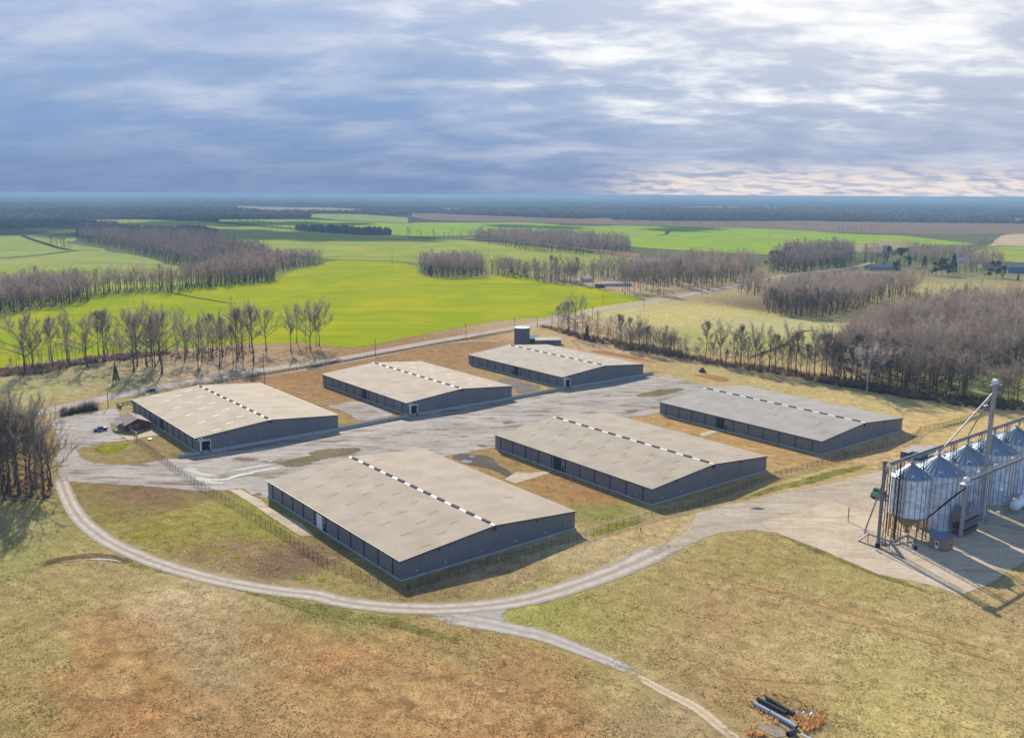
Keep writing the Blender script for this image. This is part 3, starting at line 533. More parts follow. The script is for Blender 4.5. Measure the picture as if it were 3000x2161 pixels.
def warehouse(key, label, dockno=None, door=None, doorside=1, doormat=None, sky_near=0, sky_far=0, vents=11):
    o = FE[key]; W_ = thing('warehouse', label, 'warehouse', (o[0], o[1], 0), TH, 'long grey metal warehouses in two rows of three')
    # body in local axes: x along the gable, y along the length
    prof = [(0, .0), (WID, .0), (WID, HE-.1), (WID/2, HR-.1), (0, HE-.1)]
    b = MB(); b.prism(prof, 'y', 0, LEN); b.build('wall', WALL, W_)
    # long side sheeting stands a hand's breadth proud so that its ribs run true
    box('side_wall', WALLY, W_, -.06, -.004, .02, LEN-.02, .3, HE-.12)
    r = MB(); ov = .35
    for s in (0, 1):
        x0, x1 = (-.25, WID/2) if s == 0 else (WID/2, WID+.25)
        z0, z1 = (HE-.02, HR) if s == 0 else (HR, HE-.02)
        r.add([(x0, -ov, z0), (x1, -ov, z1), (x1, LEN+ov, z1), (x0, LEN+ov, z0), (x0, -ov, z0-.07), (x1, -ov, z1-.07), (x1, LEN+ov, z1-.07), (x0, LEN+ov, z0-.07)], [(0, 1, 2, 3), (7, 6, 5, 4), (0, 4, 5, 1), (3, 2, 6, 7), (0, 3, 7, 4), (1, 5, 6, 2)])
    r.build('roof', ROOF[key], W_)
    tr = MB()
    for y in (-ov-.03, LEN+ov-.09):
        for s in (0, 1):
            x0, x1 = (-.27, WID/2) if s == 0 else (WID/2, WID+.27); z0, z1 = (HE-.06, HR-.03) if s == 0 else (HR-.03, HE-.06)
            tr.add([(x0, y, z0), (x1, y, z1), (x1, y+.12, z1), (x0, y+.12, z0), (x0, y, z0-.3), (x1, y, z1-.3), (x1, y+.12, z1-.3), (x0, y+.12, z0-.3)], [(0, 1, 2, 3), (7, 6, 5, 4), (0, 4, 5, 1), (3, 2, 6, 7), (0, 3, 7, 4), (1, 5, 6, 2)])
    for x in (-.4, WID+.26): tr.box(x, x+.14, -ov, LEN+ov, HE-.34, HE-.05)
    tr.build('eave_trim', TRIM, W_)
    f = MB(); zb = -1.6 if dockno else -.3
    f.box(-.28, -.05, -.1, LEN+.1, -.3, .42); f.box(WID+.005, WID+.28, -.1, LEN+.1, -.3, .42); f.box(-.28, WID+.28, LEN+.11, LEN+.35, -.6, .4)
    f.box(-.3, WID+.3, -.34, -.11, zb, .05 if dockno else .4); f.build('plinth', FND, W_)
    pitch = LEN/vents
    MB().prism([(WID/2-.48, HR-.02), (WID/2, HR+.09), (WID/2+.48, HR-.02), (WID/2, HR-.02)], 'y', -ov, LEN+ov).build('ridge_cap', CAPM, W_)
    for i in range(vents):
        y0 = (i+.5)*pitch-1.7
        MB().prism([(WID/2-.52, HR-.0), (WID/2-.42, HR+.34), (WID/2, HR+.44), (WID/2+.42, HR+.34), (WID/2+.52, HR-.0)], 'y', y0, y0+3.4).build('ridge_vent', VENT, W_)
    for side, n, m in ((0, sky_near, SKY2 if key == 'A' else SKY1), (1, sky_far, SKY2 if key in 'BC' else SKY1)):
        for i in range(n):
            row = i % 3; y0 = (i+.7)*LEN/n; a = (8, 15.5, 22)[row]
            x0 = a if side == 0 else WID-a; dx = 3.2 if side == 0 else -3.2
            z = lambda x: HR-(HR-HE+.02)*abs(x-WID/2)/(WID/2+.25)+.022
            xx = sorted((x0, x0+dx))
            MB().add([(xx[0], y0, z(xx[0])), (xx[1], y0, z(xx[1])), (xx[1], y0+.8, z(xx[1])), (xx[0], y0+.8, z(xx[0])), (xx[0], y0, z(xx[0])-.03), (xx[1], y0, z(xx[1])-.03), (xx[1], y0+.8, z(xx[1])-.03), (xx[0], y0+.8, z(xx[0])-.03)], [(0, 1, 2, 3), (7, 6, 5, 4), (0, 4, 5, 1), (3, 2, 6, 7), (0, 3, 7, 4), (1, 5, 6, 2)]).build('skylight', m, W_)
    # long near side: downspouts every bay, rolling door, personnel door, lamps
    dv = None
    if door:
        q = G(*door)-o; dv = float(q@B_)
    for i in range(11):
        y = (i+.5)*LEN/11
        if dv and abs(y-dv) < 2.6: y = dv+2.7*(1 if y > dv else -1)
        MB().box(-.26, -.062, y-.11, y+.11, .43, HE-.36).build('downspout', PIPE, W_)
    if dv:
        dm = doormat or DARK
        D = box('rolling_door', dm, W_, -.13, -.063, dv-1.9, dv+1.9, .35, 4.75)
        fr = MB().box(-.16, -.064, dv-2.08, dv-1.92, .35, 4.9).box(-.16, -.064, dv+1.92, dv+2.08, .35, 4.9).box(-.16, -.064, dv-1.915, dv+1.915, 4.76, 4.92); fr.build('door_frame', TRIM, D)
        pv = dv-3.1*doorside
        P = box('personnel_door', simple('black steel door', lin(28, 28, 32), .5), W_, -.13, -.063, pv-.5, pv+.5, .43, 2.6)
        box('sign_plate', WHITE, P, -.15, -.132, pv-.15, pv+.15, 1.7, 2.0)
        box('wall_lamp', WHITE, W_, -.22, -.064, pv-.15, pv+.15, 2.9, 3.2)
    for y in (LEN*.08, LEN*.28, LEN*.5, LEN*.72, LEN*.93):
        box('junction_box', WHITE, W_, -.14, -.063, y-.12, y+.12, 1.5, 1.8); box('floor_vent', PIPE, W_, -.2, -.064, y+1.2, y+1.9, .55, .9)
    # gable end
    box('gable_light', TRIM, W_, WID/2-.5, WID/2+.5, -.45, -.005, HR-1.35, HR-.75)
    for u in (5, 14, 26, 38, 49, 57): box('junction_box', WHITE, W_, u-.13, u+.13, -.12, -.005, 1.5, 1.85)
    for u in (12, 46): box('floodlight', TRIM, W_, u-.3, u+.3, -.25, -.005, gz(u)-1.1, gz(u)-.75)
    if dockno:
        D = MB().box(1.95, 5.35, -.1, -.004, .05, 3.9).build('dock_door', simple('black dock opening', lin(14, 16, 20), .8), W_)
        MB().box(1.35, 1.93, -.62, -.006, .05, 4.25).box(1.93, 5.6, -.62, -.006, 3.92, 4.25).box(5.37, 5.6, -.55, -.006, .05, 3.9).build('dock_frame', WHITE, D)
        box('dock_lip', YEL, D, 2.4, 4.4, -.62, -.12, .06, .28)
        MB().box(1.6, 2.1, -.62, -.35, -.8, .04).box(4.9, 5.4, -.62, -.35, -.8, .04).build('dock_bumper', BLACK, D)
        S = MB().box(.5, 2.75, -.08, -.005, 4.05, 5.3).build('sign_board', WHITE, W_)
        text_mesh('B%d' % dockno, .95, 'lettering', LETTER, S, (1.98, -.095, 4.66), (PI/2, 0, 0))
        MB().box(.62, 1.12, -.1, -.082, 4.65, 5.15).box(.62, .8, -.1, -.082, 4.15, 4.6).box(.88, .95, -.1, -.082, 4.15, 4.6).box(1.03, 1.12, -.1, -.082, 4.15, 4.6).build('symbol', LETTER, S)
        box('wall_lamp', WHITE, W_, 3.3, 3.65, -.3, -.005, 4.5, 4.85)
    return W_
warehouse('A', 'grey warehouse numbered B1 beside the brick office, cream roof with white skylights', 1, R1(1097, 470), 1, None, 16, 6)
warehouse('B', 'grey warehouse numbered B2, between B1 and B3 by the highway fence', 2, R2(390, 612), -1, None, 4, 14)
warehouse('C', 'grey warehouse numbered B3 in front of the round water tank', 3, R2(1397, 455), -1, None, 2, 12)
warehouse('E', 'nearest grey warehouse with one white rolling door, enclosed by the bend of the lane', None, R2(88, 1475), 1, WHITE, 24, 3)
warehouse('F', 'grey warehouse in the middle of the front row, dark rolling door', None, R2(1668, 1085), 1, None, 22, 12)
warehouse('G', 'grey warehouse of the front row nearest the bare wood and the trailers', None, R3(812, 893), 1, None, 12, 4)
# dock retaining walls between the warehouses
def dockwall(p, q, label, stain):
    d = q-p; L = float(np.linalg.norm(d)); a = math.atan2(d[1], d[0])
    T = thing('retaining_wall', label, 'retaining wall', (p[0], p[1], 0), a, 'low concrete dock walls'); L -= .1
    box('wall', FND, T, .05, L, -.25, .2, -1.7, .22)
    MB().box(.03, L+.02, -.3, .25, .223, .34).build('coping', simple('weathered concrete '+stain, al(188, 170, 120) if stain == 'yellowed' else al(170, 166, 158), .9, 0, .35, .4), T)
dockwall(W('A', WID+.4, -.1), W('B', -.4, -.1), 'yellow stained dock wall between warehouses B1 and B2', 'yellowed'); dockwall(W('B', WID+.4, -.1), W('C', -.4, -.1), 'yellow stained dock wall between warehouses B2 and B3', 'yellowed')
dockwall(W('A', -7.0, -.1), W('A', -.4, -.1), 'short grey dock wall at the fence end of warehouse B1', 'grey'); dockwall(W('C', WID+.4, -.1), W('C', WID+8, -.1), 'short grey dock wall at the far end of warehouse B3', 'grey')
# ------------------------------------------------------------------ grain handling
GALV = NT('galvanised corrugated bin wall'); v = GALV.coord(); sp = GALV.n.new('ShaderNodeSeparateXYZ'); GALV.L(v, sp.inputs[0])
f = GALV.math('FRACT', GALV.math('DIVIDE', sp.outputs[2], .82)); idx = GALV.math('FLOOR', GALV.math('DIVIDE', sp.outputs[2], .82))
ang = GALV.math('FLOOR', GALV.math('MULTIPLY', GALV.math('ARCTAN2', sp.outputs[1], sp.outputs[0]), 18/PI/2))
wn = GALV.n.new('ShaderNodeTexWhiteNoise'); wn.noise_dimensions = '2D'; cb = GALV.n.new('ShaderNodeCombineXYZ'); GALV.L(idx, cb.inputs[0]); GALV.L(ang, cb.inputs[1]); GALV.L(cb.outputs[0], wn.inputs['Vector'])
c = GALV.mix(wn.outputs['Value'], al(214, 220, 226, .9), al(232, 236, 240, .95)); c = GALV.mix(GALV.ramp(f, .9, 1., 0, .4), c, al(90, 92, 95)); n = GALV.noise(v, .5, 4)
c = GALV.mix(GALV.ramp(n, .6, .3, 0, .35), c, al(120, 116, 112)); wv = GALV.math('SINE', GALV.math('MULTIPLY', sp.outputs[2], 2*PI/.137)); GALV.bump(wv, .15, .02); GALV.fin(c, .45, .12, .5)
GALVR = NT('galvanised bin roof'); v = GALVR.coord(); c = GALVR.mix(GALVR.noise(v, .8, 4), al(130, 160, 185), al(170, 188, 200)); GALVR.fin(c, .42, .55, .5)
STEEL = simple('galvanised steel', al(206, 210, 214), .45, .6, .12); STEELB = simple('blackened steel', lin(38, 38, 40), .6, .4); OCHRE = simple('ochre steel legs', al(196, 140, 52), .6, .1, .2); GREYS = simple('dull grey steel', al(158, 156, 154), .55, .4); RIB = simple('roof seam', al(206, 214, 220), .35, .7)
STIF = simple('bin stiffener', al(140, 136, 134), .6, .2); GALV = GALV.m; GALVR = GALVR.m
def bin_(c, Rb, z0, ze, zp, label, hopper=False):
    T = thing('grain_bin', label, 'grain bin', (c[0], c[1], 0), 0., 'galvanised grain bins in a row')
    MB().lathe([(Rb, z0), (Rb, ze)], 56).build('wall', GALV, T, True)
    rt = .55; sl = (zp-ze)/(Rb+.12)
    MB().lathe([(Rb+.14, ze-.06), (rt, zp-sl*rt), (rt, zp+.12)], 56).build('roof', GALVR, T)
    rb = MB()
    for i in range(32):
        a = 2*PI*i/32; p0 = ((Rb+.14)*math.cos(a), (Rb+.14)*math.sin(a), ze+.02); p1 = (rt*math.cos(a), rt*math.sin(a), zp-sl*rt+.08); rb.bar(p0, p1, .13, .14)
    rb.build('roof_seams', RIB, T)
    MB().lathe([(rt+.05, zp+.122), (rt+.05, zp+.45), (0, zp+.5)], 16).build('roof_collar', STEEL, T, True)
    nst = 22 if Rb < 6 else 30
    for i in range(nst):
        a = 2*PI*i/nst+.05; r0 = Rb+.012; st = MB().box(r0, r0+.1, -.05, .05, z0+.02, ze-.08).xf(Matrix.Rotation(a, 4, 'Z')).build('stiffener', STIF, T)
    for i in range(9):
        a = 2*PI*i/9+.2; r = Rb*.86; z = ze+sl*(Rb-r)
        MB().box(r-.28, r+.3, -.3, .3, z+.02, z+.62).xf(Matrix.Rotation(a, 4, 'Z')).build('roof_vent', STEEL, T)
    lad = MB(); a = -2.2; ca, sa = math.cos(a), math.sin(a)
    for s in (-.25, .25): lad.bar((ca*(Rb+.25)-sa*s, sa*(Rb+.25)+ca*s, z0+.3), (ca*(Rb+.25)-sa*s, sa*(Rb+.25)+ca*s, ze+.5), .06)
    for k in range(int((ze-z0)/.6)): z = z0+.6+k*.6; lad.bar((ca*(Rb+.25)-sa*.25, sa*(Rb+.25)+ca*.25, z), (ca*(Rb+.25)+sa*.25, sa*(Rb+.25)-ca*.25, z), .04)
    lad.build('ladder', GREYS, T)
    if hopper:
        MB().lathe([(Rb-.03, z0-.02), (.5, z0-4.6), (.4, z0-5.0), (.001, z0-5.0)], 40).build('hopper', simple('dull hopper cone', al(172, 160, 140), .5, .4), T, True)
        MB().lathe([(Rb+.16, z0-.28), (Rb+.16, z0-.01), (Rb-.1, z0-.01), (Rb-.1, z0-.28), (Rb+.16, z0-.28)], 48).build('ring_beam', OCHRE, T)
        for i in range(16):
            a = 2*PI*i/16+.1; MB().box(Rb-.16, Rb+.12, -.15, .15, 0, z0-.285).xf(Matrix.Rotation(a, 4, 'Z')).build('leg', OCHRE, T)
        MB().box(-.5, .5, -.5, .5, z0-6.1, z0-5.02).build('discharge_gate', GREYS, T)
    else: MB().lathe([(Rb+.25, 0), (Rb+.25, .3), (Rb+.02, .3)], 56).build('footing', FND, T)
    return T
B1 = np.array([117.2, 251.3]); B2 = np.array([129.8, 261.3]); SPV = np.array([14.35, 11.65])
bin_(B1, 5.55, 6.95, 18.5, 22.2, 'smaller grain bin on ochre legs with a hopper bottom', True)
for k, lb in enumerate(['large grain bin standing next to the hopper bin on legs', 'large grain bin directly behind the tall twin pipe elevator', 'large grain bin between the tall elevator and the last bin', 'last large grain bin at the right edge, beside the white propane tank']):
    bin_(B2+SPV*k, 7.6, .02, 17.0, 21.6, lb)
def lattice(mb, x0, x1, y0, y1, z0, z1, w, step):
    for x in (x0, x1):
        for y in (y0, y1): mb.bar((x, y, z0), (x, y, z1), w)
    z = z0; k = 0
    while z < z1-.1:
        z2 = min(z+step, z1)
        for (a, b) in (((x0, y0), (x1, y0)), ((x1, y0), (x1, y1)), ((x1, y1), (x0, y1)), ((x0, y1), (x0, y0))):
            if k % 2: a, b = b, a
            mb.bar((*a, z), (*b, z2), w*.45); mb.bar((*a, z2), (*b, z2), w*.45)
        z = z2; k += 1
    return mb
ZT = 24.2
# left elevator leg with its support tower
L1 = np.array([105., 241.6])
T = thing('bucket_elevator', 'grey bucket elevator with lattice tower left of the bins', 'grain elevator', (L1[0], L1[1], 0), TH)
MB().box(-.28, .28, -.28, .28, 0, ZT+.4).build('casing', GREYS, T); lattice(MB(), .75, 2.4, -.8, .8, 0, ZT-.6, .13, 2.2).build('support_tower', STEELB, T)
MB().box(-1., 2.7, -1.5, 1.4, ZT-.6, ZT-.48).build('platform', GREYS, T); hr = MB()
for x, y in ((-1, -1.5), (2.7, -1.5), (2.7, 1.4), (-1, 1.4), (.85, -1.5), (-1, 0)): hr.bar((x, y, ZT-.47), (x, y, ZT+.7), .06)
for z in (ZT+.2, ZT+.7):
    for a, b in (((-1, -1.5), (2.7, -1.5)), ((2.7, 1.4), (-1, 1.4)), ((-1, 1.4), (-1, -1.5))): hr.bar((*a, z), (*b, z), .05)
hr.build('handrail', STEELB, T)
MB().box(-.55, .75, -.45, .45, ZT+.41, ZT+1.5).build('head', GREYS, T, bevel=.15); MB().box(-.6, .6, -.5, .5, .0, 1.2).xf(Matrix.Translation((0, 0, 0))).build('boot', STEELB, T)
fr = MB(); fr.bar((-.2, -1.2, ZT+.7), (-.2, -1.2, ZT+3), .07).bar((1.6, -1.2, ZT+.7), (1.6, -1.2, ZT+2.2), .07).bar((-.2, -1.2, ZT+3), (1.6, -1.2, ZT+2.2), .07); fr.build('hoist_frame', simple('pale hoist', al(205, 190, 165)), T)
SE = G(*R4(315, 1185), 3.6); e0 = Vector((1.6, -.3, ZT-1)); 
loc = lambda p, z: Vector(((p-L1)@A_, (p-L1)@B_, z))
MB().tube(e0, loc(SE, 4.4), .2, n=10).build('spout', GREYS, T, True); MB().tube(loc(SE, 4.4), loc(SE, 3.0), .42, .25, 10).build('spout_boot', STEEL, T, True)
# lattice tower under the conveyor
L2 = G(*ZS(1040, 738)); T = thing('lattice_tower', 'black lattice tower standing in front of the hopper bin', 'tower', (L2[0], L2[1], 0), TH)
lattice(MB(), -.85, .85, -.55, .55, 0, ZT-.3, .15, 1.9).build('frame', STEELB, T); MB().box(-1.1, 1.1, -.8, .8, 0, .12).build('base_plate', STEELB, T)
# top conveyor over all bins
T = thing('top_conveyor', 'long grey conveyor tube running over the bin peaks', 'conveyor', (L1[0], L1[1], 0), TH)
MB().box(2.8, 96, -.22, .22, ZT+.0, ZT+.5).build('trough', GREYS, T); MB().box(2.8, 96, -.95, -.3, ZT-.12, ZT-.03).build('walkway', STEEL, T)
hr = MB(); hr.bar((2.8, -.95, ZT+.95), (96, -.95, ZT+.95), .05)
for k in range(48): hr.bar((2.8+k*1.95, -.95, ZT-.03), (2.8+k*1.95, -.95, ZT+.95), .05)
hr.build('handrail', GREYS, T)
for k, c in enumerate([B1]+[B2+SPV*i for i in range(4)]):
    u = float((c-L1)@A_); zp = 22.2 if k == 0 else 21.6
    MB().tube((u, 0, ZT-.02), (u, 0, zp+.52), .5, .28, 10).build('drop_spout', STEEL, T, True)
    un = u+(7.0 if k == 0 else 9.2); zr = 17.2
    if k < 4: lattice(MB(), un-.8, un+.8, -.5, .5, zr, ZT-.14, .12, 2.0).build('support_frame', STEELB, T)
# tall twin elevator
L3 = np.array([145.2, 262.8]); ZL = HT(L3, R4(0, 140)[1]); T = thing('bucket_elevator', 'tall twin pipe bucket elevator with two long spouts', 'grain elevator', (L3[0], L3[1], 0), TH)
MB().box(-1.05, -.45, -.3, .3, 0, ZL-1.6).build('casing', STEEL, T); MB().box(.45, 1.05, -.3, .3, 0, ZL-1.6).build('casing', STEEL, T)
lad = MB()
for k in range(int(ZL/1.0)): lad.bar((-.42, -.2, .8+k*1.0), (.42, -.2, .8+k*1.0), .06)
for k in range(int(ZL/4)): lad.box(-1.3, 1.3, -.45, -.37, 2+k*4, 2.12+k*4).box(-1.3, 1.3, .37, .45, 2+k*4, 2.12+k*4)
lad.build('ladder', GREYS, T)
hd = MB().prism([(-1.35, ZL-1.6)]+[(1.35*math.cos(a), ZL-.95+1.0*math.sin(a)) for a in np.linspace(PI, 0, 12)]+[(1.35, ZL-1.6)], 'y', -.55, .55); hd.build('head', WHITE, T)
MB().box(-1.6, 2.6, -1.2, 1.1, ZL-2.0, ZL-1.86).build('platform', STEEL, T); MB().box(1.1, 2.3, -.35, .35, ZL-1.85, ZL-1.2).build('motor', simple('rusty motor', al(150, 110, 80)), T, bevel=.08)
hr = MB()
for x, y in ((-1.6, -1.2), (2.6, -1.2), (2.6, 1.1), (-1.6, 1.1)): hr.bar((x, y, ZL-1.85), (x, y, ZL-.9), .05)
for a, b in (((-1.6, -1.2), (2.6, -1.2)), ((2.6, 1.1), (-1.6, 1.1)), ((2.6, -1.2), (2.6, 1.1))): hr.bar((*a, ZL-.9), (*b, ZL-.9), .05)
hr.build('handrail', STEEL, T)
l3 = lambda p, z: Vector(((p-L3)@A_, (p-L3)@B_, z))
pb = l3(B2, 22.6); pc = l3(B2+SPV, 24.9); ps = Vector((-.9, 0, ZL-4.2))
MB().tube(ps, pb, .21, n=10).build('spout', STEEL, T, True); MB().tube(ps, pc, .2, n=10).build('spout', STEEL, T, True)
for f in (.45, .66):
    q = ps.lerp(pb, f); MB().bar(q+Vector((-.9, .0, .5)), q+Vector((.9, 0, -.5)), .1).bar(q+Vector((0, -.8, .5)), q+Vector((0, .8, -.5)), .1).build('spout_clamp', WHITE, T)
q = ps.lerp(pc, .28); MB().box(q.x-.9, q.x+.9, q.y-.5, q.y+.5, q.z-.1, q.z).build('service_platform', WHITE, T)
# shorter elevator beside the dryer with high walkway
L4 = np.array([132.4, 249.0]); T = thing('bucket_elevator', 'shorter pale bucket elevator beside the dryer, white cap', 'grain elevator', (L4[0], L4[1], 0), TH)
MB().box(-.45, .45, -.4, .4, 0, 17.6).build('casing', STEEL, T); MB().box(-1.9, 1.4, -1.1, 1.2, 16.7, 16.85).build('platform', WHITE, T)
MB().lathe([(.001, 18.9), (.75, 18.5), (.95, 17.9), (.9, 17.62), (.001, 17.62)], 20).build('cap', WHITE, T, True)
hr = MB(); 
for x in (-1.9, 1.4): hr.bar((x, -1.1, 16.86), (x, -1.1, 17.8), .05).bar((x, 1.2, 16.86), (x, 1.2, 17.8), .05)
hr.bar((-1.9, -1.1, 17.8), (1.4, -1.1, 17.8), .05).bar((-3.6, .9, 18.6), (-1.2, .6, 17.2), .08); hr.build('handrail', STEEL, T)
l4 = lambda p, z: Vector(((p-L4)@A_, (p-L4)@B_, z))
MB().tube((-.6, 0, 15.6), l4(G(*R4(735, 1092), 5.6), 5.6), .28, n=10).build('spout', STEELB, T, True)
T = thing('high_walkway', 'steel catwalk with handrails from the shorter elevator along the bin eaves', 'catwalk', (L4[0], L4[1], 0), TH)
MB().box(1.5, 62, -.1, .9, 17.15, 17.3).build('deck', GREYS, T); hr = MB()
for y in (-.1, .9):
    for z in (17.8, 18.35): hr.bar((1.5, y, z), (62, y, z), .07)
    for k in range(31): hr.bar((1.5+k*2.0, y, 17.3), (1.5+k*2.0, y, 18.35), .05)
hr.build('handrail', STEEL, T); MB().box(1.5, 62, .15, .6, 16.75, 17.14).build('conveyor_trough', GREYS, T)
for k in range(5):
    u = 8+k*11.5; MB().tube((u, .4, 18.4), (u, .4, 19.0), .45, .4, 12).build('motor_cap', WHITE, T, True)
for k in range(4):
    u = 3.2+k*14.0; b_ = MB().bar((u, .0, 0.1), (u, .0, 16.74), .16).bar((u, .8, 0.1), (u, .8, 16.74), .16); b_.build('support_post', GREYS, T)
# dryer
D0 = G(*ZD(960, 1185)); T = thing('grain_dryer', 'grey grain dryer of ribbed columns with dark red frame', 'grain dryer', (D0[0], D0[1], 0), TH)
DR = simple('dark red steel', al(110, 48, 44), .6, .2); PAN = simple('dryer panel', al(150, 156, 160), .5, .4, .15)
Ld = 9.2
MB().box(0, Ld, .5, 3.8, 1.5, 7.2).build('body', GREYS, T)
for k in range(9): x = .2+k*Ld/9; MB().box(x, x+.62, .05, .48, 2.4, 4.6).build('column', PAN, T); MB().box(x+.1, x+.5, .1, .49, .0, 1.5).build('leg', GREYS, T)
for z in (1.55, 4.75): MB().box(-.05, Ld+.05, -.02, .45, z, z+.4).build('frame_band', DR, T)
MB().prism([(.0, 5.3), (.5, 7.3), (2.2, 8.6), (3.8, 7.3), (3.8, 7.22), (.5, 7.22), (.3, 5.3)], 'x', 0, Ld).build('hood', PAN, T); MB().prism([(.3, 7.25), (2.15, 8.75), (2.2, 8.68), (.5, 7.31)], 'x', 3.2, Ld+.1).build('roof_panel', simple('blue grey roof panel', al(140, 158, 180), .4, .4), T)
for k in range(4): MB().tube((1.2+k*2.2, 1.2, 8.0), (1.2+k*2.2, 1.2, 9.6+.6*(k % 2)), .35, .35, 10).build('exhaust_stack', STEEL, T, True)
MB().tube((-.6, 2, 3.2), (.0, 2, 3.2), 1.1, 1.1, 18).build('fan', DR, T, True); MB().tube((-.5, 1.6, 9.3), (1.5, 2, 10.8), .25, .25, 8).build('feed_pipe', STEEL, T, True)
# timber coloured control shed
S0, S1, S2 = G(*R4(858, 1323)), G(*R4(748, 1285)), G(*R4(917, 1283)); ang = math.atan2(*(S0-S1)[::-1]); 
T = thing('control_shed', 'small salmon coloured shed with blue grey metal roof and white door', 'shed', (S1[0], S1[1], 0), ang)
w = float(np.linalg.norm(S0-S1)); dp = 4.2; SAL = rib_mat('salmon siding', al(206, 158, 122), 0, .35, .5, .7, 0., .05)
h0 = HT(S0, R4(858, 1247)[1])
MB().prism([(0, .25), (0, h0), (dp*.6, h0+.75), (dp, h0+.35), (dp, .25)], 'x', 0, w).build('wall', SAL, T); MB().box(.05, w-.05, .05, dp-.05, 0, .24).build('skid_base', TRIM, T)
rf = MB(); 
for y0, z0, y1, z1 in ((-.25, h0-.05, dp*.6, h0+.79), (dp*.6, h0+.79, dp+.25, h0+.3)): rf.add([(-.2, y0, z0), (w+.2, y0, z0), (w+.2, y1, z1), (-.2, y1, z1), (-.2, y0, z0+.1), (w+.2, y0, z0+.1), (w+.2, y1, z1+.1), (-.2, y1, z1+.1)], [(0, 3, 2, 1), (4, 5, 6, 7), (0, 1, 5, 4), (1, 2, 6, 5), (2, 3, 7, 6), (3, 0, 4, 7)])
rf.build('roof', rib_mat('blue grey shed roof', al(138, 156, 182), 0, .4, .3, .4, .4), T)
D = box('door', WHITE, T, w*.38, w*.38+1., -.08, -.003, .26, 2.35); box('glass', simple('dark glass', lin(25, 32, 38), .1, 0, .05, spec=.8), D, w*.38+.15, w*.38+.85, -.1, -.083, 1.3, 2.1)
Wn = box('window', WHITE, T, w+.003, w+.08, 1.3, 2.4, 1.0, 2.2); box('glass', simple('dark window glass', lin(25, 32, 38), .1, 0, .05, spec=.8), Wn, w+.083, w+.1, 1.4, 2.3, 1.1, 2.1); box('wall_lamp', TRIM, T, .5, .9, -.2, -.003, 2.3, 2.5)
# stair bridge over the ground conveyor
q = [G(*ZS(120, 735)), G(*ZS(385, 545), 2.7), G(*ZS(935, 735), 2.7), G(*ZS(1270, 1185))]; zz = [0.1, 2.7, 2.7, .1]
T = thing('stair_bridge', 'grey steel stair bridge with handrails straddling the pit below the elevator', 'steel bridge', (q[1][0], q[1][1], 0))
P = [Vector((p[0]-q[1][0], p[1]-q[1][1], z)) for p, z in zip(q, zz)]
for nm, i in (('stair', 0), ('deck', 1), ('stair', 2)): MB().bar(P[i], P[i+1], .95, .3).build(nm, GREYS, T)
hr = MB()
for i in range(3):
    for k in range(6): p = P[i].lerp(P[i+1], k/5); hr.bar(p, p+Vector((0, 0, 1.15)), .06)
    hr.bar(P[i]+Vector((0, 0, 1.15)), P[i+1]+Vector((0, 0, 1.15)), .06)
hr.build('handrail', simple('faded rail', al(190, 160, 130)), T)
for i in (1, 2): MB().bar(P[i]-Vector((0, 0, .15)), Vector((P[i].x, P[i].y, 0)), .2).build('support_leg', GREYS, T)
p = G(*ZS(770, 800)); T = thing('steel_tank', 'short white horizontal tank at the foot of the left elevator', 'tank', (p[0], p[1], 0), TH); MB().tube((-1.2, 0, .75), (1.2, 0, .75), .5, .5, 18).build('shell', WHITE, T, True); MB().box(-.9, -.7, -.4, .4, 0, .4).box(.7, .9, -.4, .4, 0, .4).build('saddle', GREYS, T)
p0, p1 = G(*ZS(1000, 735), .9), G(*ZS(1380, 590), 1.2); T = thing('ground_conveyor', 'inclined conveyor from the stair bridge to the hopper gate', 'conveyor', (p0[0], p0[1], 0)); dv = p1-p0; MB().bar((0, 0, .7), (dv[0], dv[1], 1.3), .5, .4).build('trough', GREYS, T); MB().bar((0, 0, 0), (0, 0, .5), .15).bar((dv[0], dv[1], 0), (dv[0], dv[1], 1.1), .15).build('leg', GREYS, T)
p0, p1 = G(*R4(730, 1190)), G(*R4(945, 1160)); T = thing('auger_tube', 'pale unloading auger tube along the foot of the large bins', 'auger', (p0[0], p0[1], 0)); dv = p1-p0; MB().tube((0, 0, .6), (dv[0], dv[1], .8), .22, .22, 10).build('tube', STEEL, T, True); MB().bar((.6, .4, 0), (.6, .4, .5), .1).bar((dv[0]-.5, dv[1]-.3, 0), (dv[0]-.5, dv[1]-.3, .6), .1).build('stand', GREYS, T)
# propane tank
p = G(*R4(1352, 1070)); T = thing('propane_tank', 'big white horizontal propane tank on concrete saddles', 'propane tank', (p[0], p[1], 0), TH+.12)
pr = [(.001, -1.1)]+[(1.55*math.sin(a), -1.1+1.1*(1-math.cos(a))) for a in np.linspace(.2, PI/2, 7)]+[(1.55, 10.5)]+[(1.55*math.cos(a), 10.5+1.1*math.sin(a)) for a in np.linspace(.2, PI/2-.02, 7)]
MB().lathe(pr, 28).xf(Matrix.Translation((0, .8, 2.9)) @ Matrix.Rotation(PI/2, 4, 'Y')).build('shell', WHITE, T, True)
for x in (1.6, 7.8): MB().box(x-.35, x+.35, -.5, 2.1, 0, 1.7).build('saddle', FND, T)
MB().tube((3, .8, 4.4), (3, .8, 4.9), .25, .25, 10).build('valve_dome', GREYS, T, True)
p0, p1 = G(*ZD(1520, 665)), G(*ZD(2300, 1000)); T = tag(MB().tube((p0[0], p0[1], .15), (p1[0], p1[1], .15), .08, .08, 6).build('gas_pipe', YEL), 'thin yellow gas pipe running over the ground beside the bins', 'pipe')
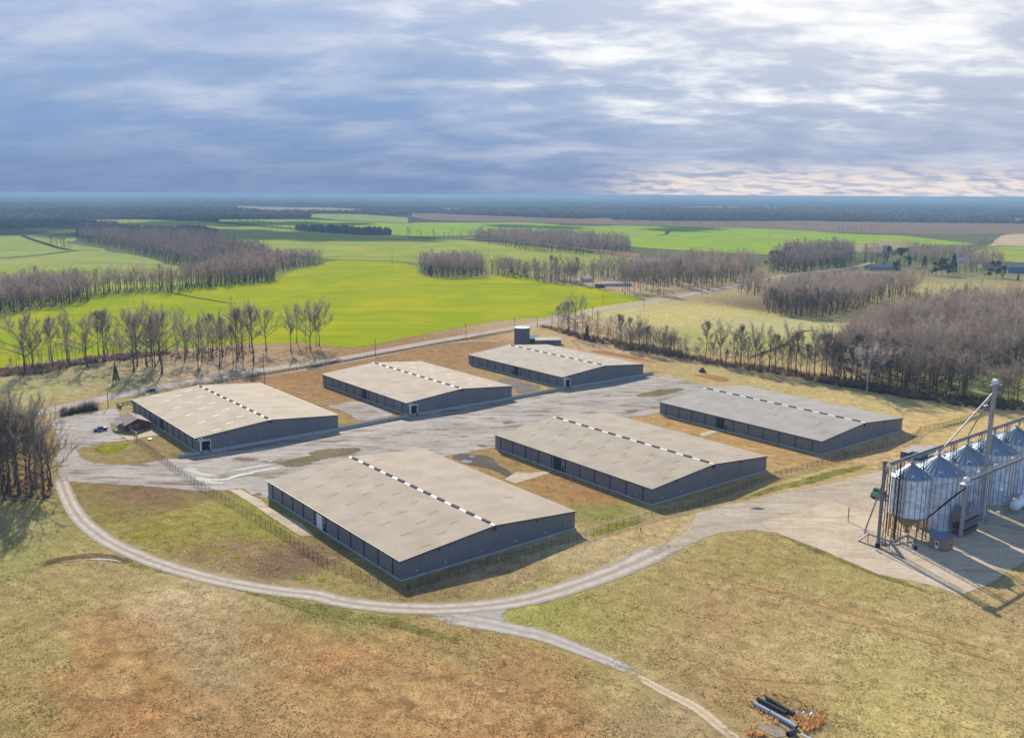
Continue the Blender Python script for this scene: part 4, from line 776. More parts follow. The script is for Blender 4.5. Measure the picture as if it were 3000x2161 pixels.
p = G(*ZD(1680, 725)); T = thing('light_pole', 'slim pole with a lamp in front of the large bins', 'light pole', (p[0], p[1], 0)); MB().tube((0, 0, 0), (0, 0, 8.2), .07, .05, 8).build('pole', STEEL, T); MB().box(-.3, .3, -.15, .15, 8.1, 8.35).build('lamp', WHITE, T); MB().box(-.7, .2, -.3, .3, .8, 1.0).build('meter_box', WHITE, T)
p = G(*R4(197, 1112)); T = thing('steel_post', 'lone thick post standing on the concrete pad left of the bins', 'post', (p[0], p[1], 0)); MB().tube((0, 0, 0), (0, 0, 4.7), .16, .16, 10).build('post', GREYS, T); MB().box(-.3, .3, -.3, .3, 0, .12).build('base', FND, T)
def cone(p, h, label):
    T = thing('traffic_cone', label, 'traffic cone', (p[0], p[1], 0)); O = simple('orange plastic', al(235, 92, 50), .5); MB().lathe([(.22*h, .05), (.04*h, h), (.001, h)], 14).build('cone', O, T, True); MB().box(-.27*h, .27*h, -.27*h, .27*h, 0, .05).build('base', O, T); MB().lathe([(.155*h, .45*h), (.1*h, .7*h), (.1*h, .705*h)], 14).build('stripe', WHITE, T)
cone(G(*R4(771, 1338)), 1.0, 'orange traffic cone in front of the salmon shed'); cone(G(*R4(689, 1312)), .75, 'pale traffic cone beside the black barrel')
p = G(*R4(657, 1306)); T = thing('barrel', 'black open barrel at the edge of the bin shade', 'barrel', (p[0], p[1], 0)); MB().lathe([(.001, .0), (.42, 0), (.44, .5), (.42, 1.05), (.36, 1.05), (.35, .6), (.001, .6)], 18).build('body', BLACK, T, True); MB().lathe([(.44, .34), (.46, .36), (.44, .38)], 18).build('hoop', STEELB, T)
p = G(*R4(594, 1268)); T = thing('bucket', 'white bucket under the hopper bin', 'bucket', (p[0], p[1], 0)); MB().lathe([(.001, 0), (.27, 0), (.34, .7), (.3, .7), (.25, .1), (.001, .1)], 16).build('body', WHITE, T, True); MB().bar((-.33, 0, .68), (0, 0, .95), .03).bar((.33, 0, .68), (0, 0, .95), .03).build('handle', STEEL, T)

# ------------------------------------------------------------------ vehicles
GLS = simple('car glass', lin(20, 26, 32), .08, 0, .05, spec=.9); TYRE = simple('tyre rubber', lin(22, 22, 23), .85); RIM = simple('wheel rim', al(170, 172, 176), .35, .7); LAMPW = simple('headlamp lens', al(235, 235, 230), .15, 0, .02, spec=.8); LAMPR = simple('tail lamp', al(170, 30, 30), .3)
def wheel(T, x, y, r, w=.24):
    s = 1 if y > 0 else -1; Wh = MB().lathe([(r*.62, -w/2), (r*.92, -w/2), (r, -w*.3), (r, w*.3), (r*.92, w/2), (r*.62, w/2), (r*.62, -w/2)], 20).xf(Matrix.Translation((x, y, r)) @ Matrix.Rotation(PI/2, 4, 'X')).build('wheel', TYRE, T, True)
    MB().lathe([(.001, -w*.35), (r*.61, -w*.42), (r*.61, w*.42), (.001, w*.35)], 16).xf(Matrix.Translation((x, y, r)) @ Matrix.Rotation(PI/2, 4, 'X')).build('rim', RIM, Wh, True)
def loft(secs, mat, name, T, bevel=.04):
    """secs: (x, halfwidth, z0, z1) rings"""
    b = MB(); n = len(secs)
    for x, w, z0, z1 in secs: b.v += [(x, -w, z0), (x, w, z0), (x, w*.94, z1), (x, -w*.94, z1)]
    for i in range(n-1):
        for k in range(4): b.f.append((i*4+k, i*4+(k+1) % 4, i*4+4+(k+1) % 4, i*4+4+k))
    b.f += [(3, 2, 1, 0), (n*4-4, n*4-3, n*4-2, n*4-1)]
    return b.build(name, mat, T, True, bevel)
def car(p, rz, paint, label, cat='car', pickup=False, z=.04, L=4.7):
    T = thing('pickup_truck' if pickup else 'car', label, cat, (p[0], p[1], z), rz); k = L/4.7
    if pickup:
        loft([(2.75, .8, .5, .95), (2.65, .92, .42, 1.05), (1.5, .97, .4, 1.18), (1.2, .97, .4, 1.2), (-2.6, .97, .45, 1.2), (-2.75, .95, .5, 1.15)], paint, 'body', T)
        C = loft([(1.25, .86, 1.2, 1.24), (.55, .8, 1.2, 1.86), (-.9, .8, 1.2, 1.88), (-1.15, .84, 1.2, 1.3)], paint, 'cab', T)
        loft([(1.2, .8, 1.24, 1.27), (.6, .75, 1.24, 1.8), (.57, .75, 1.24, 1.8)], GLS, 'windscreen', T, 0); 
        for s in (-1, 1): MB().prism([(.75, 1.28), (.45, 1.76), (-.85, 1.76), (-.95, 1.28)], 'y', s*.83, s*.86).build('side_window', GLS, T)
        MB().box(-2.62, -1.25, -.82, .82, 1.2, 1.26).build('bed_cover', simple('pale bed cover', al(225, 225, 235), .25, 0, .03), T); wx, r = (1.75, -1.75), .41; fx = 2.76
    else:
        loft([(x*k, w, a, b) for x, w, a, b in [(2.32, .7, .35, .62), (2.2, .84, .28, .74), (1.2, .9, .25, .88), (-1.6, .9, .25, .94), (-2.2, .86, .3, .9), (-2.34, .78, .4, .8)]], paint, 'body', T)
        loft([(x*k, w, a, b) for x, w, a, b in [(1.15, .8, .86, .9), (.35, .72, .86, 1.4), (-.9, .7, .86, 1.42), (-1.75, .78, .9, .96)]], GLS, 'cabin', T)
        MB().box(-.95*k, .3*k, -.66, .66, 1.41, 1.46).build('roof_panel', paint, T, bevel=.03); wx, r = (1.4*k, -1.4*k), .33; fx = 2.33*k
    for x in wx:
        for y in (-.82, .82): wheel(T, x, y, r)
    for y in (-.62, .62): MB().box(fx-.12, fx+.02, y-.2, y+.2, .62 if not pickup else .8, .74 if not pickup else .98).build('headlight', LAMPW, T); MB().box(-fx-.01, -fx+.08, y-.18, y+.18, .68, .84).build('tail_light', LAMPR, T)
    return T
car(G(*R1(668, 479)), TH+PI, simple('deep blue paint', lin(20, 28, 130), .2, .3, .05, spec=.6), 'blue pickup truck parked on the gravel lot by the brick office', 'pickup', True)
rd = G(980, 1053)-G(423, 1143); ra = math.atan2(rd[1], rd[0])
car(G(*R1(1003, 219)), ra+PI, simple('dark grey green paint', lin(62, 78, 84), .25, .4, .05), 'dark grey car driving on the highway behind warehouse B1', 'car', L=5.)
car(G(*Z6(1792, 418)), math.atan2(*(G(2103, 846.5)-G(2050, 856))[::-1]), simple('silver paint', lin(110, 116, 124), .25, .5), 'small grey car far along the highway near the wooded bend', 'car')
# green truck
p = (G(*R4(340, 952))+G(*R4(395, 962)))/2; hd = math.atan2(-.69, -.72); T = thing('flatbed_truck', 'green flatbed truck parked behind the left elevator', 'truck', (p[0]+math.cos(hd)*-4.2, p[1]+math.sin(hd)*-4.2, .03), hd)
GRN = simple('green truck paint', lin(24, 120, 84), .3, 0, .08)
loft([(4.1, 1.0, .6, 1.5), (3.9, 1.1, .55, 1.65), (2.4, 1.15, .6, 1.95)], GRN, 'bonnet', T); loft([(2.42, 1.2, .7, 1.95), (1.9, 1.12, .7, 2.85), (.6, 1.15, .7, 2.9), (.5, 1.2, .7, 2.5)], GRN, 'cab', T); loft([(2.4, 1.0, 2.0, 2.03), (2.02, .98, 2.0, 2.7), (1.98, .98, 2.0, 2.7)], GLS, 'windscreen', T, 0)
MB().box(4.06, 4.16, -.6, .6, .8, 1.4).build('grille', RIM, T); MB().box(4.0, 4.25, -1.15, 1.15, .45, .72).build('bumper', STEELB, T); MB().box(-4.2, .4, -1.2, 1.2, 1.05, 1.25).build('flatbed', GREYS, T); MB().box(.28, .45, -1.2, 1.2, 1.26, 2.7).build('headboard', WHITE, T); MB().box(-4.0, 3.6, -.45, .45, .6, .95).build('chassis', STEELB, T)
for x in (3.1, -2.2, -3.3):
    for y in (-1.02, 1.02): wheel(T, x, y, .5, .3)
for y in (-.85, .85): MB().box(3.98, 4.14, y-.17, y+.17, 1.0, 1.3).build('headlight', LAMPW, T)
# trailers
ZX = zm(2530, 1040, 4.826); a0, a1 = G(*ZX(640, 1385), 2.8), G(*ZX(850, 1305), 2.8); ta = math.atan2(*(a1-a0)[::-1]); td = np.array([math.cos(ta), math.sin(ta)]); tn = np.array([-td[1], td[0]])
def trailer(p, L, wd, h, m, label, z0=.2, nm='shipping_container', wheels=False):
    T = thing(nm, label, 'trailer' if wheels else 'container', (p[0], p[1], 0), ta); MB().box(0, L, 0, wd, z0, h).build('body', m, T, bevel=.04)
    MB().box(-.05, L+.05, -.03, wd+.03, h+.001, h+.08).build('roof', simple('dusty trailer roof '+label[:6], al(205, 196, 184), .5, .2), T)
    for k in (0, 1): D = MB().box(-.06, -.003, .08+k*wd/2, wd/2-.05+k*wd/2, z0+.15, h-.12).build('door', m, T); MB().bar((-.09, .35+k*wd/2, z0+.2), (-.09, .35+k*wd/2, h-.2), .05).build('lock_bar', STEEL, D)
    for x in ((1.2, 2.4) if wheels else ()):
        for y in (.3, wd-.3): wheel(T, x, y, .48, .3)
    if not wheels: MB().box(.1, .4, .1, wd-.1, 0, z0).box(L-.4, L-.1, .1, wd-.1, 0, z0).build('skid', STEELB, T)
trailer(a0+tn*.2, 12.2, 3.0, 2.8, rib_mat('dark blue container sheet', al(70, 84, 112), 0, .3, .5), 'dark blue shipping container behind the grain bins'); b0 = G(*ZX(760, 1415), 3.4); trailer(a0-tn*3.6+td*1.5, 13.5, 2.7, 3.5, simple('pale blue grey trailer skin', al(165, 180, 205), .4, .3), 'pale blue grey trailer beside the dark container', 1.1, 'box_trailer', True)

# ------------------------------------------------------------------ stored pipes in the foreground
def pipe(fn, p, q, r, mat, label, cor=False, nm='culvert_pipe', hollow=True):
    a, b = G(*fn(*p), r), G(*fn(*q), r); d = b-a; L = float(np.linalg.norm(d)); T = thing(nm, label, 'pipe', (a[0], a[1], 0), math.atan2(d[1], d[0]))
    pr = []
    if cor:
        n = int(L/.3)
        for i in range(n): x = i*L/n; pr += [(r*.88, x), (r*.88, x+.1), (r, x+.14), (r, x+L/n-.04)]
        pr.append((r*.88, L))
    else: pr = [(r, 0), (r, L)]
    MB().lathe(pr, 24).xf(Matrix.Translation((0, 0, r)) @ Matrix.Rotation(PI/2, 4, 'Y')).build('shell', mat, T, True)
    if hollow: MB().lathe([(r*.93, -.01), (r*.86, -.01), (r*.86, L+.01), (r*.93, L+.01)], 24).xf(Matrix.Translation((0, 0, r)) @ Matrix.Rotation(PI/2, 4, 'Y')).build('lining', BLACK, T, True)
    return T
t = NT('corrugated black plastic'); v = t.coord(); t.fin(t.mix(t.noise(v, 1, 4), lin(34, 38, 38), lin(70, 70, 58)), .35, 0, .5); CORR = t.m; BLUP = simple('blue grey plastic pipe', al(166, 182, 206), .5, 0, .1); 
pipe(ZP, (330, 210), (1045, 575), .41, CORR, 'black corrugated culvert pipe lying between the grey pipe and another culvert', True); pipe(ZP, (545, 180), (1235, 590), .41, CORR, 'black corrugated culvert pipe on the side away from the grey pipe', True)
pipe(ZP, (255, 335), (640, 545), .42, BLUP, 'shorter blue grey plastic pipe laid end to end with the longer one', False); pipe(ZP, (655, 553), (1290, 920), .42, BLUP, 'longer blue grey plastic pipe next to the pinkish pole', False)
pipe(ZP, (505, 632), (1130, 1015), .1, simple('pinkish grey pole', al(224, 196, 184), .5), 'thin pinkish pole lying beside the blue grey pipe', False, 'pole', False)
pipe(ZP, (1075, 1085), (1260, 1005), .48, CORR, 'short black plastic pipe stub at the end of the pole', False, 'pipe_stub')
p = G(*ZP(1500, 1130)); T = thing('sheet_offcut', 'pale folded metal sheet lying by the pipe stub', 'metal sheet', (p[0], p[1], .02), -.75); MB().prism([(-.3, .02), (0, .1), (.3, .04), (.3, .07), (0, .14), (-.3, .05)], 'x', -.9, 1.8).build('sheet', STEEL, T)
p = G(*ZP(1540, 640)); T = thing('scrap_wire', 'tangle of bent pale wires and pipes among rusty weeds', 'scrap heap', (p[0], p[1], 0))
for m_, nm in ((STEEL, 'wire_tangle'), (simple('teal hose', al(90, 140, 150)), 'hose')):
    b = MB()
    for k in range(26 if nm[0] == 'w' else 7):
        q = Vector((random.uniform(-1.3, 1.2), random.uniform(-.9, .9), random.uniform(.05, .2)))
        for j in range(4): q2 = q+Vector((random.uniform(-.7, .7), random.uniform(-.6, .6), random.uniform(-.3, .5))); q2.z = max(.04, q2.z); b.tube(q, q2, .03, n=5); q = q2
    b.build(nm, m_, T)
# ------------------------------------------------------------------ fences
t = NT('chain link mesh'); c = t.n.new('ShaderNodeTexCoord'); t.fin(lin(96, 92, 84), .5, .5)
tr = t.n.new('ShaderNodeBsdfTransparent'); mx = t.n.new('ShaderNodeMixShader'); mx.inputs[0].default_value = .27; t.L(tr.outputs[0], mx.inputs[1]); t.L(t.b.outputs[0], mx.inputs[2]); t.L(mx.outputs[0], t.out.inputs[0]); LINKM = t.m
FPOST = simple('dark fence post', lin(58, 52, 46), .7, .2); FRAIL = simple('dark brown fence board', lin(62, 46, 34), .8)
def chain_fence(pts, label, gates=(), h=2.1, step=3.05):
    P = spline(pts, step) if len(pts) > 2 else None
    P = resample_open(pts, step); T = thing('chain_link_fence', label, 'fence', (P[0][0], P[0][1], 0)); o = P[0]; m = MB(); rl = MB()
    for i, q in enumerate(P):
        x, y = q-o; z = float(HZ(*q)); thick = .09 if (i in gates or i == len(P)-1 or i == 0) else .06
        if i < 100: MB().tube((x, y, z-.05), (x, y, z+h+(.25 if thick > .05 else .1)), thick, n=6).build('post', FPOST, T)
        if i:
            x0, y0 = P[i-1]-o; z0 = float(HZ(*P[i-1])); m.add([(x0, y0, z0+.04), (x, y, z+.04), (x, y, z+h), (x0, y0, z0+h)], [(0, 1, 2, 3)]); rl.tube((x0, y0, z0+h+.03), (x, y, z+h+.03), .03, n=5)
    me = bpy.data.meshes.new('mesh_panel'); me.from_pydata(m.v, [], m.f); link('mesh_panel', me, T, LINKM); rl.build('top_rail', FPOST, T)
def resample_open(pts, step):
    P = np.array(pts, float); out = [P[0]]
    for a, b in zip(P[:-1], P[1:]):
        n = max(1, round(float(np.linalg.norm(b-a))/step)); out += [a+(b-a)*(j+1)/n for j in range(n)]
    return np.array(out)
chain_fence(gp(R1, (905, 545), (1080, 680), (1150, 735), (1245, 806), (1340, 866), (1500, 952), (1700, 1072), (1900, 1192), (2110, 1338), (2175, 1378))+gp(BM, (10, 388), (130, 440), (245, 482), (440, 520)), 'chain link fence from the brick office past the nearest warehouse', (14, 15, 22, 23))
chain_fence(gp(BM, (445, 520), (1030, 340), (1622, 172), (2110, 20))+[G(*R3(500, 1508)), G(*R3(1190, 1255)), G(*R3(1570, 1152)), G(*R3(1720, 1100))], 'chain link fence along the gables above the gravel lane')
chain_fence([G(*R3(1700, 1110)), G(*R3(2200, 985)), G(*R4(690, 500)), G(*R4(850, 470)), G(*R4(1010, 420)), G(*R4(1150, 372)), G(*R4(1300, 320))], 'far chain link fence between the last warehouse and the bare wood')
MB_ = MB
def board_fence(pts, label, step=3.0, h=1.45):
    P = resample_open(pts, step); T = thing('board_fence', label, 'fence', (P[0][0], P[0][1], 0)); o = P[0]; far = MB(); rails = MB(); order = np.argsort(np.hypot(P[:, 0], P[:, 1])); near = set(order[:100].tolist())
    for i, q in enumerate(P):
        x, y = q-o
        if i in near: MB().box(x-.09, x+.09, y-.09, y+.09, 0, h+.12).build('post', FRAIL, T)
        else: far.box(x-.09, x+.09, y-.09, y+.09, 0, h+.12)
        if i:
            x0, y0 = P[i-1]-o
            for z in (.3, .68, 1.05, 1.4): rails.bar((x0, y0, z), (x, y, z), .05, .16)
    if far.v: tag(far.build('far_posts', FRAIL, T), 'rest of the fence posts', kind='stuff')
    rails.build('boards', FRAIL, T)
board_fence(gp(ZH, (860, 335), (775, 275), (1085, 215))+gp(R1, (1310, 195), (1480, 165), (1700, 125), (1860, 95), (2268, 20))+gp(R2, (0, 412), (250, 364), (450, 325), (800, 262), (1055, 216), (1370, 160)), 'dark brown four board fence along the highway')

# ------------------------------------------------------------------ utility poles
WOOD = simple('weathered pole timber', lin(92, 74, 58), .85, 0, .2)
pole_tops = []
def pole(fn, b, t, label, transformer=False, arm=True, double=False):
    p = G(*fn(*b)); h = HT(p, fn(*t)[1]); T = thing('utility_pole', label, 'utility pole', (p[0], p[1], 0), ra+PI/2, 'wooden utility poles along the highway and the fields')
    MB().tube((0, 0, 0), (0, 0, h), .2, .13, 8).build('pole', WOOD, T)
    if arm:
        MB().bar((-1.1, .16, h-.5), (1.1, .16, h-.5), .12, .14).build('crossarm', WOOD, T); ins = MB()
        for x in (-1, -.35, .35, 1): ins.tube((x, .16, h-.42), (x, .16, h-.18), .06, n=6)
        ins.build('insulators', GREYS, T)
    if transformer: MB().tube((.45, 0, h-2.1), (.45, 0, h-1.1), .3, .3, 12).build('transformer', STEEL, T, True)
    return p, h
PO = [pole(R1, (720, 323), (703, 210), 'leaning utility pole with a transformer at the edge of the office lot', True), pole(R1, (1758, 165), (1741, -55), 'tall utility pole rising just behind the roof of warehouse B1', True), pole(R2, (453, 320), (450, 204), 'utility pole by the board fence behind warehouse B2'),
      pole(R2, (1055, 215), (1053, 112), 'utility pole with a transformer by the fence between B2 and B3', True), pole(R6, (1150, 938), (1148, 866), 'utility pole showing just above the round water tank'), pole(R6, (1302, 930), (1301, 858), 'utility pole at the road right of the water tank'),
      pole(R6, (1668, 872), (1667, 793), 'utility pole behind the big tree by the road'), pole(R6, (2008, 803), (2007, 726), 'utility pole at the road where the bright field ends'), pole(R7, (127, 727), (127, 652), 'utility pole on the grass verge near the small far car')]
pole(R6, (1739, 766), (1739, 698), 'short pole alone near the tip of the bright wheat', arm=False); pole(R6, (339, 520), (337, 403), 'tall pole alone in the open wheat field', arm=False); pole(R6, (976, 472), (976, 368), 'tall pole behind the round clump of trees', arm=False); pole(R6, (1540, 432), (1538, 368), 'pole with pale fittings by the irrigation boom', True)
pole(R5, (2155, 513), (2150, 398), 'pole with crossarm at the end of the small grove'); pole(R5, (1882, 552), (1880, 462), 'pole with pale fittings in front of the small grove', True); pole(Z4, (1115, 607), (1115, 513), 'far pole in the light green field, left one', True); pole(Z4, (1710, 602), (1708, 478), 'far pole in the light green field, right one', True); pole(R7, (917, 552), (917, 516), 'pole beside the far road before the village', arm=False)
for i in range(len(PO)-1):
    (p, h), (q, g) = PO[i], PO[i+1]; b = MB()
    for off in (0,):
        prev = None
        for k in range(13):
            u = k/12; c_ = p+(q-p)*u; z = (h-.3)*(1-u)+(g-.3)*u-4*u*(1-u)*1.3; cur = (c_[0], c_[1], z)
            if prev: b.tube(prev, cur, .022, n=4, cap=False)
            prev = cur
    tag(b.build('power_line', STEELB), 'thin wire between two roadside poles', 'wire', 'wires between the roadside poles')

# ------------------------------------------------------------------ buildings beyond
def rect_on(T, mat, name, x0, x1, y0, y1, z0, z1): return box(name, mat, T, x0, x1, y0, y1, z0, z1)
def gable_house(label, p, rz, w, d, h, rise, wall, roof, name='house', cat='house', win=3, door=True, group=None):
    T = thing(name, label, cat, (p[0], p[1], 0), rz, group)
    MB().prism([(0, 0), (d, 0), (d, h), (d/2, h+rise), (0, h)], 'x', 0, w).build('wall', wall, T)
    rf = MB(); ov = .4
    for s in (0, 1):
        y0, z0, y1, z1 = (-ov, h-rise*ov*2/d+.03, d/2, h+rise+.03) if s == 0 else (d/2, h+rise+.03, d+ov, h-rise*ov*2/d+.03)
        rf.add([(-ov, y0, z0), (w+ov, y0, z0), (w+ov, y1, z1), (-ov, y1, z1), (-ov, y0, z0+.14), (w+ov, y0, z0+.14), (w+ov, y1, z1+.14), (-ov, y1, z1+.14)], [(0, 3, 2, 1), (4, 5, 6, 7), (0, 1, 5, 4), (1, 2, 6, 5), (2, 3, 7, 6), (3, 0, 4, 7)])
    rf.build('roof', roof, T)
    for k in range(win):
        x = w*(k+.5)/win; 
        if door and k == win//2: D = box('door', TRIM, T, x-.5, x+.5, -.07, -.003, .05, 2.1); continue
        W2 = box('window', WHITE, T, x-.7, x+.7, -.07, -.003, .9, 2.1); box('pane', GLS, W2, x-.58, x+.58, -.09, -.073, 1.0, 2.0)
    return T
BRICK = simple('dark red brick', al(140, 74, 62), .85, 0, .25, 3.); SHIN = simple('brown shingle', al(150, 128, 112), .85, 0, .2, 2.); WSID = simple('white siding', al(226, 222, 212), .7, 0, .06); TEAL = simple('teal metal roof', al(104, 146, 158), .45, .4); TANR = simple('tan metal roof', al(214, 200, 180), .45, .4); GSID = simple('grey block wall', al(126, 122, 118), .8); DKROOF = simple('dark slate roof', al(88, 92, 104), .6)
# brick office with hipped porch
c0, c1, c2 = G(*ZH(968, 782)), G(*ZH(1492, 742)), G(*ZH(690, 596)); w = float(abs((c1-c0)@A_)); d = 14.0; h = 2.75; rise = 2.1
T = thing('brick_office', 'small red brick office with brown shingle roof and front porch', 'office', (c0[0], c0[1], 0), TH)
MB().prism([(0, 0), (w, 0), (w, h), (w/2, h+rise), (0, h)], 'y', 0, d).build('wall', BRICK, T); rf = MB(); ov = .5
for s in (0, 1):
    x0, z0, x1, z1 = (-ov, h-rise*ov*2/w+.04, w/2, h+rise+.04) if s == 0 else (w/2, h+rise+.04, w+ov, h-rise*ov*2/w+.04)
    rf.add([(x0, -ov, z0), (x1, -ov, z1), (x1, d+ov, z1), (x0, d+ov, z0), (x0, -ov, z0+.15), (x1, -ov, z1+.15), (x1, d+ov, z1+.15), (x0, d+ov, z0+.15)], [(0, 3, 2, 1), (4, 5, 6, 7), (0, 1, 5, 4), (1, 2, 6, 5), (2, 3, 7, 6), (3, 0, 4, 7)])
rf = rf.build('roof', SHIN, T); MB().tube((w*.62, d*.45, h+1.4), (w*.62, d*.45, h+rise+.5), .1, n=8).build('vent_pipe', TRIM, rf)
MB().box(-ov-.03, -ov+.02, -ov, d+ov, h-.32, h-.12).box(w+ov-.02, w+ov+.03, -ov, d+ov, h-.32, h-.12).build('gutter', WHITE, T)
for x in (1.7, 4.4):
    W2 = box('window', WHITE, T, x-.55, x+.55, -.08, -.003, .8, 2.2); box('pane', GLS, W2, x-.45, x+.45, -.1, -.083, .9, 2.1)
box('door', TRIM, T, w*.72-.5, w*.72+.5, -.08, -.003, .02, 2.1)
P_ = MB().prism([(-2.9, h-.25), (-.05, h+.55), (-.05, h+.7), (-3.1, h-.15)], 'y', 2.6, 8.6).build('porch_roof', SHIN, T)
for y in (3.0, 8.2): box('porch_post', WHITE, P_, -2.75, -2.55, y-.1, y+.1, 0, h-.24)
box('porch_floor', CONC, T, -3.0, -.02, 2.5, 8.7, .02, .16)
for y in (3.4, 6.4, 11.5):
    if y == 6.4: box('door', WHITE, T, -.08, -.003, y-.5, y+.5, .17, 2.2)
    else: W2 = box('window', WHITE, T, -.08, -.003, y-.6, y+.6, .9, 2.1); box('pane', GLS, W2, -.1, -.083, y-.5, y+.5, 1.0, 2.0)
# gate bits by the office
p0, p1 = G(*ZH(1040, 780)), G(*ZH(1190, 860)); T = thing('pipe_gate', 'pale pipe gate arm in front of the brick office', 'gate', (p0[0], p0[1], 0)); dv = p1-p0; MB().tube((0, 0, 1.2), (dv[0], dv[1], 1.2), .09, n=8).tube((0, 0, .6), (dv[0], dv[1], .6), .07, n=8).build('arm', WHITE, T); MB().tube((0, 0, 0), (0, 0, 1.6), .1, n=8).tube((dv[0], dv[1], 0), (dv[0], dv[1], 1.8), .1, n=8).build('post', TRIM, T)
p0, p1 = G(*ZH(1130, 945)), G(*ZH(1185, 975)); T = thing('gate_frame', 'tall dark gate posts where the chain link fence meets the office', 'gate', (p0[0], p0[1], 0)); dv = p1-p0
for k in (0, 1): MB().tube((dv[0]*k, dv[1]*k, 0), (dv[0]*k, dv[1]*k, 2.6), .1, n=8).build('post', FPOST, T)
MB().bar((0, 0, 2.5), (dv[0], dv[1], 2.5), .1).bar((0, 0, .3), (dv[0], dv[1], 2.3), .06).build('bracing', FPOST, T)
p = G(*ZH(1438, 940)); T = thing('well_cover', 'round pale well cover on the lawn behind the fence', 'well cover', (p[0], p[1], 0)); MB().lathe([(.001, .42), (.8, .4), (.9, .3), (.9, 0)], 20).build('lid', WHITE, T, True); MB().lathe([(.92, .0), (.95, .12), (.92, .2)], 20).build('rim', BLACK, T)
p = G(*ZH(850, 300)); T = thing('utility_box', 'pale green utility box by the start of the board fence', 'utility box', (p[0], p[1], 0)); MB().box(-.5, .5, -.4, .4, .1, 1.5).build('cabinet', simple('pale green cabinet', al(150, 176, 170), .5), T, bevel=.05); MB().box(-.6, .6, -.5, .5, 0, .1).build('base', FND, T)
p = G(*R2(1752, 1132)); T = thing('valve_cover', 'pale round valve cover beside the middle front warehouse', 'valve cover', (p[0], p[1], 0)); MB().lathe([(.001, .5), (.6, .48), (.7, .3), (.7, 0)], 16).build('lid', TANR, T, True); MB().lathe([(.72, 0), (.76, .1), (.72, .2)], 16).build('rim', BLACK, T)
p = G(*R3(648, 478)); T = thing('machine', 'small dark tracked machine standing in the grass near the yard end', 'machine', (p[0], p[1], 0), .6); DM = simple('dark machine paint', lin(48, 58, 66), .5); MB().box(-1.6, 1.6, -.9, .9, .7, 1.5).build('body', DM, T, bevel=.1); MB().box(-.6, .7, -.7, .7, 1.51, 2.5).build('cab', GLS, T, bevel=.08); MB().box(-1.7, 1.7, -1.1, -.75, 0, .69).box(-1.7, 1.7, .75, 1.1, 0, .69).build('track', BLACK, T, bevel=.15); MB().bar((1.6, 0, 1.2), (2.8, 0, .5), .25).build('arm', simple('teal arm', al(90, 130, 130)), T)
p = G(*BM(1988, 122)); T = thing('hydrant', 'small red hydrant in the grass by the fence', 'hydrant', (p[0], p[1], 0)); RD = simple('red hydrant paint', lin(170, 40, 24), .5); MB().lathe([(.2, 0), (.16, .1), (.16, .7), (.2, .75), (.12, .95), (.001, 1.0)], 12).build('body', RD, T, True); MB().tube((-.28, 0, .55), (.28, 0, .55), .08, n=8).build('outlet', RD, T)
# water tank and pump houses
p = G(*R6(1200, 1040)); Rt = 45.4/2*math.hypot(p[0], p[1])*1.0/FPX*1.01; zt = HT(p, R6(0, 926)[1]); T = thing('water_tank', 'round grey water tank with flat white top', 'water tank', (p[0], p[1], 0))
MB().lathe([(Rt, 0), (Rt, zt-.3)], 48).build('wall', rib_mat('grey tank panels', al(128, 124, 122), 2, 1.2, .4, .6, .1), T, True); MB().lathe([(Rt+.12, zt-.3), (Rt+.12, zt-.02), (0.001, zt+.35)], 48).build('roof', WHITE, T); MB().box(-.3, .3, -.3, .3, zt+.3, zt+.8).build('hatch', GREYS, T)
lad = MB(); 
for s in (-.3, .3): lad.bar((-Rt-.2, s, 0), (-Rt-.2, s, zt+1), .07)
for k in range(14): lad.bar((-Rt-.2, -.3, .5+k*.8), (-Rt-.2, .3, .5+k*.8), .05)
lad.build('ladder', GREYS, T)
p = G(*ZC(440, 535)); gable_house('small pump house with teal metal roof against the water tank', p, .35, 12.5, 9.5, 3.4, 1.4, GSID, TEAL, 'pump_house', 'pump house', 3); p = G(*ZC(600, 535)); gable_house('low pump house with tan roof beside the teal roofed one', G(*ZC(640, 545)), .1, 17, 9, 3.2, 1.2, GSID, TANR, 'pump_house', 'pump house', 3)
# homestead in the grove
hz = math.atan2(*(G(*Z6(790, 372))-G(*Z6(612, 372)))[::-1])
gable_house('white mobile home in the grove beyond the wheat', G(*Z6(612, 372)), hz, 34, 9, 3.0, 1.3, WSID, TANR, 'mobile_home', 'house', 7); gable_house('white shed behind the trees left of the mobile home', G(*Z6(420, 325)), .5, 13, 7, 3.6, 1.6, WSID, WSID, 'shed', 'shed', 2); gable_house('dark wooden box shed in front of the mobile home', G(*Z6(546, 388)), hz, 10, 5, 3.4, .4, simple('dark shed boards', al(84, 92, 88), .8), DKROOF, 'shed', 'shed', 2)
gable_house('pale barn roof showing behind the grove', G(*Z6(950, 130)), 0, 55, 16, 4.5, 3, WSID, simple('pale barn roof', al(205, 212, 222), .4, .3), 'barn', 'barn', 4)
for i, (x, y, cl) in enumerate([(352, 325, (200, 190, 170)), (405, 332, (150, 150, 155))]): car(G(*Z6(x, y)), .4+i, simple('old car paint %d' % i, al(*cl), .3), ['pale parked car left of the white shed in the grove', 'grey parked car right below the white shed in the grove'][i], L=5)
